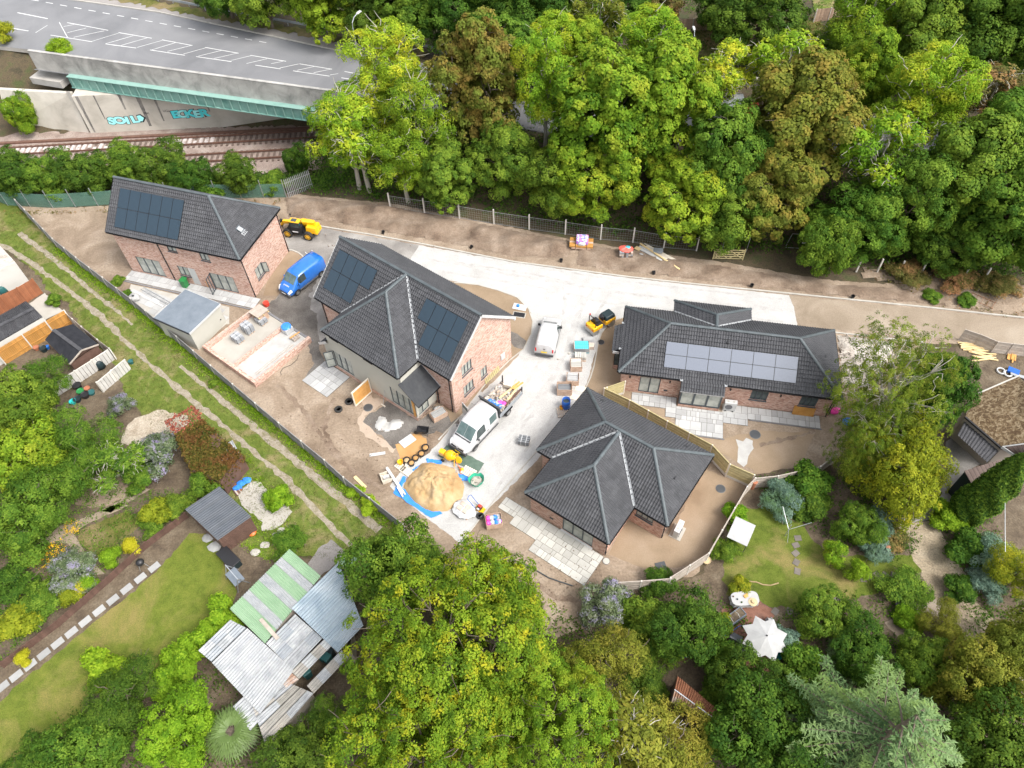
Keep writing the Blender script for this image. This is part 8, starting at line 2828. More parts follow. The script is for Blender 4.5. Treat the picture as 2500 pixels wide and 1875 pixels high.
def crown_points(rg,lobes,n_cl,per,cr,leaf,zlo=-.55,dens=1.0):
 lob=np.array(lobes,float)
 ar=(lob[:,3]*lob[:,4]+lob[:,3]*lob[:,5]+lob[:,4]*lob[:,5])
 cnt=rg.multinomial(n_cl,ar/ar.sum())
 P,D=[],[]
 for L,k in zip(lob,cnt):
  if k==0:
   continue
  d=unit(rg,k,zlo)
  rad=rg.uniform(.6,1.12,(len(d),1))
  p=L[:3]+d*L[3:6]*rad
  nn=d/L[3:6]
  nn /= np.linalg.norm(nn,axis=1,keepdims=True)
  keep=np.ones(len(p),bool)
  for M_ in lob:
   if M_ is not L and (M_ != L).any():
    q=((p-M_[:3])/M_[3:6])
    keep &= (q*q).sum(1)>.42
  P.append(p[keep])
  D.append(nn[keep])
 P,D=np.concatenate(P),np.concatenate(D)
 n=len(P)
 D=D+np.array([0,0,.35])
 D /= np.linalg.norm(D,axis=1,keepdims=True)
 R_=cr*rg.uniform(.6,1.25,n)
 T=rg.normal(size=(n,per,3))
 T-=D[:,None]*(T*D[:,None]).sum(2,keepdims=True)
 T /= np.linalg.norm(T,axis=2,keepdims=True)
 r=np.sqrt(rg.uniform(0,1,(n,per,1)))
 C=P[:,None]+T*r*R_[:,None,None]-D[:,None]*(r**2)*R_[:,None,None]*.55+rg.normal(size=(n,per,3))*.06
 N=D[:,None]+T*r*.75+rg.normal(size=(n,per,3))*.24
 ct=rg.uniform(0,1,(n,1))
 tone=np.clip(.62*ct+.38*rg.uniform(0,1,(n,per)),0,1)
 S=leaf*rg.uniform(.7,1.3,(n,per))
 return C.reshape(-1,3),N.reshape(-1,3),S.ravel(),tone.ravel(),P
def make_lobes(rg,h,r,base,n):
 out=[]
 zc,hz=h*(1+base)/2,h*(1-base)/2
 for i in range(n):
  t=(i+.5)/n
  a=i*2.4+rg.uniform(-.5,.5)
  z=zc+hz*(2*t-1)*.72
  k=math.sqrt(max(.05,1-((z-zc)/hz)**2))
  off=r*k*rg.uniform(.4,.8)*(0 if i==n-1 else 1)
  lr=r*(.3+.2*k)*rg.uniform(.8,1.25)
  out.append((off*math.cos(a),off*math.sin(a),z,lr,lr*rg.uniform(.9,1.1),min(lr*rg.uniform(.7,.95),hz)))
 return out
def trunk_mesh(rg,h,lobes,r0,m,extra=None,twigs=0):
 mb=MB()
 top=h*.72
 pts=[(0,0,-.4)]
 x=y=0.0
 for i in range(1,6):
  x+=rg.uniform(-.12,.12)
  y+=rg.uniform(-.12,.12)
  pts.append((x,y,top*i/5))
 mb.tube(pts,[r0*1.25,r0,r0*.8,r0*.6,r0*.42,r0*.2],7,cap=False)
 for L in lobes:
  z0=min(top*.8,max(h*.12,L[2]-.45*h*.4-rg.uniform(0,1.0)))
  t=z0/top
  i=min(4,int(t*5))
  b=Vector(pts[i]).lerp(Vector(pts[i+1]),t*5-i)
  e=Vector(L[:3])
  m1=b.lerp(e,.5)+Vector((rg.uniform(-.3,.3),rg.uniform(-.3,.3),rg.uniform(0,.5)))
  mb.tube([b,m1,e],[r0*.42,r0*.3,r0*.14],5,cap=False)
  for k in range(3):
   d=Vector(rg.normal(size=3))
   d.z=abs(d.z)*.6
   d.normalize()
   e2=e+Vector((d.x*L[3],d.y*L[4],d.z*L[5]))*rg.uniform(.6,.95)
   mb.tube([m1.lerp(e,.5),e.lerp(e2,.5)+Vector((0,0,.2)),e2],[r0*.2,r0*.12,r0*.05],4,cap=False)
 for k in range(twigs):
  L=lobes[int(rg.integers(len(lobes)))]
  e=Vector(L[:3])
  d=Vector(rg.normal(size=3))
  d.z *= .6
  d.normalize()
  s=e+Vector((d.x*L[3],d.y*L[4],d.z*L[5]))*.4
  p=s
  q=[p]
  for j in range(3):
   p=p+(d+Vector(rg.normal(size=3))*.35).normalized()*L[3]*.28
   q.append(p)
  mb.tube(q,[.045,.035,.025,.015],4,cap=False)
 return mb.mesh('trunk',m,smooth=True)
SPEC={}
def species(key,seed,h,r,base,nl,n_cl,per,cr,leaf,bark='bark',asp=.6,twigs=0,zlo=-.55,r0=None):
 rg=np.random.default_rng(seed)
 lobes=make_lobes(rg,h,r,base,nl)
 C,N,S,T,P=crown_points(rg,lobes,n_cl,per,cr,leaf,zlo)
 SPEC[key]=(leaf_mesh('crown_'+key,C,N,S,T,asp),trunk_mesh(rg,h,lobes,r0 or .018*h,bark,twigs=twigs),h,r)
def plant_tree(name,label,cat,key,leafm,loc,h=None,r=None,rz=0.0,group=None,lean=None):
 cm,tm,h0,r0=SPEC[key]
 sz=(h or h0)/h0
 sx=(r or r0)/r0
 t=thing(name,label,cat,loc,rz,group)
 c=put(cm,'crown',t)
 if not cm.materials:
  cm.materials.append(MAT[leafm])
 c.material_slots[0].link='OBJECT'
 c.material_slots[0].material=MAT[leafm]
 k=put(tm,'trunk',t)
 for o in (c,k):
  o.scale=(sx,sx,sz)
 if lean:
  t.rotation_euler=(lean[0],lean[1],rz)
 return t
species('ash',11,12,3.6,.22,14,460,76,.66,.2,'bark_pale',.5,50)
species('ash2',12,13,3.4,.25,14,360,76,.64,.2,'bark_pale',.5,90)
species('syc',13,13,4.4,.1,20,760,84,.62,.24,'bark',.8)
species('syc2',14,13,4.2,.08,19,720,84,.6,.24,'bark',.8)
species('maple',15,12,4.0,.1,19,680,80,.6,.23,'bark',.8,12)
species('dark',16,11,4.0,.06,18,660,78,.62,.21,'bark',.65)
species('thin',17,11,3.0,.35,7,240,30,.6,.28,'bark_pale',.5,140)
species('big',21,13,5.6,.1,30,1900,80,.52,.155,'bark',.7,40)
species('round',22,6,3.0,.06,13,640,52,.46,.17,'bark',.65)
species('fine',23,6,3.0,.08,8,700,40,.45,.15,'bark',.4,30)
species('shrub',24,2.2,1.3,.02,6,260,28,.28,.17,'bark',.6,zlo=-.3)
species('shrub2',25,2.4,1.5,.02,7,300,30,.3,.14,'bark',.5,10,zlo=-.3)
species('ball',26,1.1,.6,.0,3,200,34,.14,.07,'bark',.6,zlo=-.2)
species('hedge',27,2.0,1.2,.0,5,300,30,.26,.14,'bark',.65,zlo=-.1)
species('yellow',28,8,4.2,.1,12,1100,36,.5,.2,'bark',.6,10)
def needles(key,seed,h,r,base,whorls,per_w,leaf,asp,droop,bark='bark',tuft=26,fan=.5,tip_up=0.0):
 rg=np.random.default_rng(seed)
 C,N,S,T=[],[],[],[]
 mb=MB()
 mb.tube([(0,0,-.3),(0,0,h*.5),(0,0,h*.98)],[h*.02,h*.012,.03],7,cap=False)
 for w in range(whorls):
  f=w/(whorls-1)
  z=h*(base+(1-base)*f)
  L0=r*(1-f)**.8+.25
  for b in range(max(3,int(per_w*(1-.6*f)))):
   a=rg.uniform(0,2*math.pi)
   L_=L0*rg.uniform(.75,1.12)
   d=np.array([math.cos(a),math.sin(a),0])
   s=np.array([-d[1],d[0],0])
   k=max(3,int(L_/.22))
   ct=rg.uniform()
   pts=[]
   for j in range(k+1):
    t=j/k
    p=d*L_*t+np.array([0,0,z-droop*L_*t*t+tip_up*L_*t])
    pts.append(p)
    if t<.18:
     continue
    m_=tuft
    wd=fan*L_*.5*(1.05-t)+.12
    u=rg.uniform(-1,1,m_)
    c=p+s*(u*wd)[:,None]+d*(np.abs(u)*-wd*.35)[:,None]+rg.normal(size=(m_,3))*.05
    c[:,2]-=np.abs(u)*wd*.25
    C.append(c)
    nn=np.tile(np.array([0,0,1.0])+d*.25,(m_,1))+rg.normal(size=(m_,3))*.3
    N.append(nn)
    S.append(leaf*rg.uniform(.7,1.3,m_))
    T.append(np.clip(.35*ct+.35*t+.35*rg.uniform(0,1,m_),0,1))
   mb.tube([tuple(q) for q in (pts[0],pts[k//2],pts[-1])],[.05,.035,.01],4,cap=False)
 C,N,S,T=np.concatenate(C),np.concatenate(N),np.concatenate(S),np.concatenate(T)
 SPEC[key]=(leaf_mesh('crown_'+key,C,N,S,T,asp,.3),mb.mesh('trunk',bark,smooth=True),h,r)
needles('spruce',31,13,5.2,.1,14,11,.26,.24,.3,tuft=20,fan=.5,tip_up=.12)
species('pine',32,12,4.6,.12,26,1500,44,.32,.16,'bark_pale',.34,26)
rg=np.random.default_rng(33)
n_=15000
zz=rg.uniform(0,1,n_)**.9
aa=rg.uniform(0,2*math.pi,n_)
rad=(np.sin(np.clip(zz*.93+.07,0,1)*math.pi)**.6*.8+.15*(1-zz))*rg.uniform(.82,1.08,n_)*(1+.12*np.sin(aa*5+zz*20))
Cc=np.stack([rad*np.cos(aa),rad*np.sin(aa),zz*9],1)
Nn=np.stack([np.cos(aa),np.sin(aa),np.full(n_,.6)],1)+rg.normal(size=(n_,3))*.35
SPEC['cypress']=(leaf_mesh('crown_cypress',Cc,Nn,rg.uniform(.14,.3,n_),rg.uniform(0,1,n_),.45),MB().tube([(0,0,-.3),(0,0,8)],[.14,.03],6).mesh('trunk','bark'),9,1.0)
rg=np.random.default_rng(34)
Cl,Nl,Sl,Tl=[],[],[],[]
pm=MB().tube([(0,0,-.2),(0,0,1.6)],[.2,.16],8)
for i in range(0,44):
 a,e=i*2.4,-.35+1.2*(i/44)
 d=Vector((math.cos(a)*math.cos(e),math.sin(a)*math.cos(e),math.sin(e)))
 hub=Vector((0,0,1.6))+d*(.75-.5*i/44)
 pm.tube([(0,0,1.55),tuple(hub)],[.03,.02],4,cap=False)
 s=d.cross(Vector((0,0,1))).normalized()
 d=(d-Vector((0,0,d.z*.6))).normalized()
 fn_=s.cross(d)
 for j in range(15):
  q=(j-7)/7*1.5
  f=(d*math.cos(q)+s*math.sin(q)).normalized()
  w_=f.cross(fn_)*.026
  pm.face([hub,hub+f*.4+w_,hub+f*rg.uniform(.75,.98)-Vector((0,0,rg.uniform(.05,.3))),hub+f*.4-w_],1)
SPEC['palm']=(pm.mesh('palm',['bark','palm_leaf']),None,2.6,1.6)
def at(n,x,y,zc):
 p=G(n,x,y,zc)
 for _ in range(4):
  p=G(n,x,y,zc+max(-3,zg(p.x,p.y)))
 return Vector((p.x,p.y,zg(p.x,p.y)))
def grove(name,cat,group,rows,k=1.0):
 for i,(key,lm,n,x,y,h,r,label) in enumerate(rows):
  plant_tree(name,label,cat,key,lm,at(n,x,y,h*.5),h*k**.3,r*k,(i*2.1)%6.28,group)
grove('roadside_tree','tree','trees between the site and the road',[
 ('ash2','leaf_ash','o',755,305,12,3.2,'lime-green ash at the left end of the row, over the green girder end'),
 ('ash2','leaf_ash','o',850,215,13,3.5,'tall lime-green ash with bare pale branches beside the road lamp'),
 ('thin','leaf_ash','o',780,320,11,3.3,'sparse lime ash showing a fan of bare pale branches'),
 ('ash2','leaf_syc','o',905,290,13,3.0,'narrow green ash with ivy-covered trunk left of the russet maple'),
 ('maple','leaf_russet','o',1045,240,14,3.9,'russet-brown maple standing tall among the green trees'),
 ('dark','leaf_mid','o',1090,350,9,3.0,'low dark green tree under the russet maple'),
 ('ash','leaf_ash','o',1178,225,13,3.0,'slim lime-green ash between the russet maple and the sycamores'),
 ('syc','leaf_syc','o',1300,300,14,4.7,'large round sycamore above the site fence, left of its twin'),
 ('syc2','leaf_syc','o',1425,290,14,4.2,'large sycamore with yellowish top right of its twin'),
 ('syc','leaf_syc','o',1290,400,9,3.6,'lower sycamore hanging over the chain-link fence'),
 ('syc2','leaf_syc','o',1475,428,9,3.5,'bright sycamore drooping over the timber heap'),
 ('syc','leaf_mid','o',1560,370,12,3.6,'plain green tree in the gap right of the sycamores'),
 ('maple','leaf_bronze','o',1715,300,13,4.8,'broad bronze-tinted maple above the field gate'),
 ('syc2','leaf_bronze','o',1660,415,10,3.6,'olive-green tree right above the field gate'),
 ('round','leaf_mid','o',1790,535,6.5,2.4,'small bushy tree reaching down to the verge'),
 ('thin','leaf_ash','o',1880,380,12,3.4,'thin yellow-green ash with pale bare branches right of the bronze maple'),
 ('ash','leaf_ash','o',1985,235,13,3.9,'bright lime ash crown right of the bronze maple'),
 ('dark','leaf_mid','o',1960,440,11,3.6,'dark green tree below the bright lime ash'),
 ('maple','leaf_mid','o',2085,395,12,4.2,'tall dark green tree at the right above the old posts'),
 ('syc','leaf_mid','o',2190,470,12,4.4,'dark sycamore at the right edge above the old posts'),
 ('dark','leaf_dark','o',2060,530,6,2.8,'low brownish tree behind the old concrete posts'),
 ('maple','leaf_mid','o',2190,330,12,4.0,'mid-green tree touching the right edge of the picture, below the pale bare ash'),
 ('ash','leaf_syc','o',870,360,9,3.2,'dark leafy undertree at the left foot of the ash row'),
 ('syc2','leaf_mid','o',960,385,7.5,2.8,'ivy-green undertree left below the russet maple'),
 ('dark','leaf_mid','o',1200,390,8,3.0,'dark undertree between the russet maple and the sycamores'),
 ('dark','leaf_mid','o',1580,460,8,3.2,'dark undertree between the sycamore and the field gate'),
 ('dark','leaf_mid','o',1860,485,8,3.4,'dark undertree right of the small bushy tree')],1.1)
grove('verge_tree','tree','trees along the near edge of the road',[
 ('syc','leaf_mid','o',1085,135,10,3.6,'fresh green tree behind the top of the russet maple'),
 ('ash','leaf_ash','o',1195,120,10,3.2,'lime tree crown at the road behind the slim ash'),
 ('syc2','leaf_syc','o',1260,130,9,2.8,'yellowish green tree crown above the large sycamores'),
 ('thin','leaf_olive','o',1290,75,10,3.0,'thin bronze tree crown at the top middle'),
 ('ash','leaf_ash','o',1395,120,11,4.0,'brightest lime ash crown at the top middle'),
 ('thin','leaf_ash','o',1560,180,9,3.2,'sparse grey-green ash in front of the second lamp'),
 ('thin','leaf_ash','o',1690,170,10,3.6,'sparse lime ash with bare twigs by the roadside wall'),
 ('maple','leaf_bronze','o',1775,215,9,2.8,'orange-tipped maple top above the broad bronze maple'),
 ('maple','leaf_syc','o',1870,170,10,3.2,'olive maple crown between the sparse ash and the lime ash'),
 ('thin','leaf_bramble','o',2120,235,9,3.6,'nearly bare ash with pale twigs near the right edge')],1.05)
grove('far_tree','tree','trees beyond the road',[
 ('dark','leaf_dark','o',480,-35,9,3.6,'dark tree behind the crash barrier, first from the left'),
 ('dark','leaf_mid','o',570,-15,9,3.4,'mid-green tree behind the crash barrier, second from the left'),
 ('syc2','leaf_syc','o',700,5,10,3.6,'yellow-green tree behind the crash barrier'),
 ('dark','leaf_dark','o',790,15,9,3.2,'dark tree left of the yellowish one above the lamp'),
 ('syc','leaf_mid','o',875,25,10,3.4,'tree above the brick pier'),
 ('dark','leaf_dark','o',960,25,10,3.6,'dark tree just right of the brick pier'),
 ('dark','leaf_dark','o',1060,15,10,3.6,'dark tree behind the russet maple top'),
 ('dark','leaf_dark','o',1150,20,10,3.8,'dark tree behind the slim lime ash top'),
 ('dark','leaf_mid','o',1230,10,10,3.6,'dark tree at the top edge left of the brightest ash'),
 ('dark','leaf_dark','o',1330,-5,9,3.4,'dark tree behind the brightest lime ash'),
 ('dark','leaf_bramble','o',1420,10,6,2.6,'brownish bush above the broken wooden panels'),
 ('dark','leaf_dark','o',1640,45,10,4.2,'large dark round tree right of the second lamp'),
 ('dark','leaf_dark','o',1560,10,8,3.0,'dark tree behind the broken wooden panels'),
 ('fine','leaf_gold','o',1672,118,5,2.4,'yellow-green shrub on the dry bank below the dark round tree'),
 ('ash','leaf_syc','o',1870,65,11,4.0,'light green loose tree right of the far lawn'),
 ('maple','leaf_mid','o',1990,95,11,3.6,'yellow-flecked tree left of the big dark one'),
 ('dark','leaf_dark','o',2100,60,13,5.0,'big dark tree in the top right corner'),
 ('syc','leaf_dark','o',2210,80,13,4.6,'dark tree cut by the top right edge'),
 ('dark','leaf_dark','o',2070,-30,10,4.0,'dark tree cut by the top edge near the right corner'),
 ('ash','leaf_mid','o',1940,15,9,3.4,'soft green tree at the top edge above the yellow-flecked one'),
 ('dark','leaf_mid','o',1790,120,5,2.4,'low green bush on the bank right of the yellow-green shrub')],1.15)
grove('railway_bush','bush','bushes between the railway and the netting fence',[
 ('round','leaf_dark','o',30,378,5,2.8,'dark bush at the left end of the railway row'),
 ('round','leaf_mid','o',110,380,4.6,2.6,'dark bush second from the left along the railway'),
 ('round','leaf_dark','o',190,378,4.8,2.7,'dark bush left of the house ridge'),
 ('round','leaf_mid','o',270,360,5,2.7,'bush behind the left end of the house ridge'),
 ('round','leaf_dark','o',350,362,5,2.8,'bush with a tall tip behind the house ridge'),
 ('round','leaf_dark','o',420,385,4,2.3,'low bush behind the solar-panelled ridge'),
 ('round','leaf_dark','o',512,378,4.4,2.2,'single round bush right of the ridge before the tracks'),
 ('round','leaf_dark','o',640,350,4,1.6,'small dark bush at the mouth of the bridge'),
 ('shrub','leaf_mid','o',590,395,2.2,1.6,'low shrub left of the palisade fence'),
 ('shrub','leaf_mid','o',460,400,2.0,1.8,'low shrub behind the netting fence'),
 ('round','leaf_syc','o',25,215,5,1.9,'rounded green bush against the pale wing wall'),
 ('shrub2','leaf_privet','o',142,130,2.4,1.6,'green shrub sprouting at the bridge parapet end'),
 ('shrub2','leaf_gold','o',15,95,3.0,1.6,'yellow-green shrub at the left edge beside the road')])
rg=np.random.default_rng(41)
Pu=[]
while len(Pu)<2600:
 x,y=rg.uniform(-24,75),rg.uniform(50,92)
 if interp(FENCE_Y,x)+.6<y<interp(_RN,x)-.8:
  Pu.append((x,y,zg(x,y)+rg.uniform(0,.7)))
for _ in range(900):
 x,y=rg.uniform(-70,-12),rg.uniform(67.6,73.2)
 Pu.append((x,y,zg(x,y)+rg.uniform(0,.5)))
for _ in range(1800):
 x=rg.uniform(-60,90)
 y=interp(_RF,x)+4+rg.uniform(0,34)
 Pu.append((x,y,Z_ROAD+rg.uniform(0,.5)))
Pu=np.array(Pu)
def tuft_cloud(name,P,per,rad,leaf,m,label,cat,seed=1,up=.8,asp=.5):
 rg=np.random.default_rng(seed)
 n=len(P)
 C=P[:,None]+rg.normal(size=(n,per,3))*np.array([rad,rad,rad*.45])
 C[...,2]=np.maximum(C[...,2],P[:,None,2]-.1)
 N=rg.normal(size=(n,per,3))*.5+np.array([0,0,up])
 T=np.clip(.5*rg.uniform(0,1,(n,1))+.5*rg.uniform(0,1,(n,per)),0,1)
 me=leaf_mesh(name,C.reshape(-1,3),N.reshape(-1,3),leaf*rg.uniform(.6,1.4,n*per),T.ravel(),asp)
 me.materials.append(MAT[m])
 o=put(me,name)
 return tag(o,label,cat,kind='stuff')
tuft_cloud('undergrowth',Pu,26,.5,.26,'leaf_dark','dark brambles and ivy under the roadside and railway trees','undergrowth',2)
# ---------------------------------------------------------------- garden plants
for f_ in LATE:
 f_()
grove('big_tree','tree','trees at the bottom of the picture',[
 ('big','leaf_maple','o',985,1400,12,5.3,'huge yellow-tipped maple at the bottom centre'),
 ('big','leaf_maple','o',920,1600,11,4.6,'yellow-tipped maple at the bottom edge right of the corrugated roofs'),
 ('round','leaf_mid','o',865,1230,7,3.1,'dark green tree between the corrugated roofs and the drive foot'),
 ('round','leaf_maple','o',1075,1290,8,2.8,'yellow-green tree top reaching towards the sandstone patio'),
 ('big','leaf_syc','o',1190,1570,9,3.5,'mid-green tree right of the huge maple'),
 ('fine','leaf_olive','o',1290,1440,6,2.6,'fine-leaved olive tree between the maple and the dark fruit tree'),
 ('fine','leaf_olive','o',1450,1635,6,3.0,'curly-branched yellow-green willow at the bottom edge'),
 ('thin','leaf_olive','o',1370,1615,7,2.8,'second curly willow left of the first at the bottom'),
 ('round','leaf_dark','o',1490,1360,4.5,2.4,'dark fruit tree below the pale timber fence'),
 ('round','leaf_dark','o',1640,1580,6,3.2,'very dark laurel right of the rusty shed'),
 ('round','leaf_dark','o',1590,1480,4,2.0,'dark shrub tree above the rusty shed'),
 ('spruce','leaf_cedar','o',1895,1600,12,6.6,'pale green-blue cedar with feathery layered boughs at the bottom right'),
 ('round','leaf_olive','o',2110,1470,6,2.4,'olive tree right of the feathery cedar'),
 ('fine','leaf_olive','o',2035,1345,3.4,1.4,'fine olive shrub beside the gravel drive end'),
 ('round','leaf_olive','o',2200,1400,6,2.2,'brownish tree at the lower right edge'),
 ('fine','leaf_gold','o',2195,1240,4,1.8,'yellow-olive shrub at the right edge below the cypress'),
 ('round','leaf_dark','o',2150,1630,6,3.0,'dark tree in the bottom right corner'),
 ('pine','leaf_pine','o',1925,850,12,3.9,'tall sprawling pine with pale branches beside the solar-panel bungalow'),
 ('pine','leaf_pine','o',1885,955,8,2.7,'lower part-bare pine leaning over the bungalow garden'),
 ('dark','leaf_dark','o',2015,850,9,2.6,'dark green conifer right of the sprawling pine'),
 ('yellow','leaf_gold','o',1955,1025,7.5,3.2,'golden-yellow tree below the sprawling pine'),
 ('fine','leaf_pine','o',1880,1010,6,2.2,'yellow-green bush left below the golden tree')])
t=plant_tree('cypress','dark columnar cypress beside the porch of the mossy house','tree','cypress','leaf_dark',G('m4',690,1560),9.0,1.25)
plant_tree('cypress','lower dark cypress left of the columnar one','tree','cypress','leaf_dark',G('m4',620,1540),5.0,1.1)
grove('left_tree','tree','trees in the left gardens',[
 ('round','leaf_mid','o',50,880,6,2.8,'mid-green tree at the left edge beside the felt shed'),
 ('fine','leaf_mid','o',95,830,5,2.2,'fine green tree below the golden fence'),
 ('round','leaf_syc','o',55,990,6,3.2,'bright ash-like tree at the left edge'),
 ('fine','leaf_mid','o',180,960,5,2.7,'twiggy green tree left of the gravel patch'),
 ('round','leaf_mid','o',40,1130,5,2.8,'leafy tree at the left edge by the garden path'),
 ('fine','leaf_mid','o',110,1060,5,2.8,'twiggy apple tree above the bare soil'),
 ('thin','leaf_mid','o',250,1010,4.5,2.4,'sparse apple tree with pale branches left of the buddleia'),
 ('fine','leaf_dark','o',270,1500,4,2.3,'large dark feathery shrub on the lawn at the lower left'),
 ('round','leaf_mid','o',200,1610,4,2.4,'mid-green shrub tree at the bottom left'),
 ('round','leaf_dark','o',90,1655,3.5,1.9,'grey-green shrub in the bottom left corner'),
 ('round','leaf_privet','o',385,1580,4,2.3,'bright green bush left of the palm'),
 ('round','leaf_dark','o',655,1630,3.5,2.2,'glossy dark bush below the corrugated roofs'),
 ('fine','leaf_mid','o',725,1560,3,1.5,'brownish bush at the right of the tan corrugated roof')])
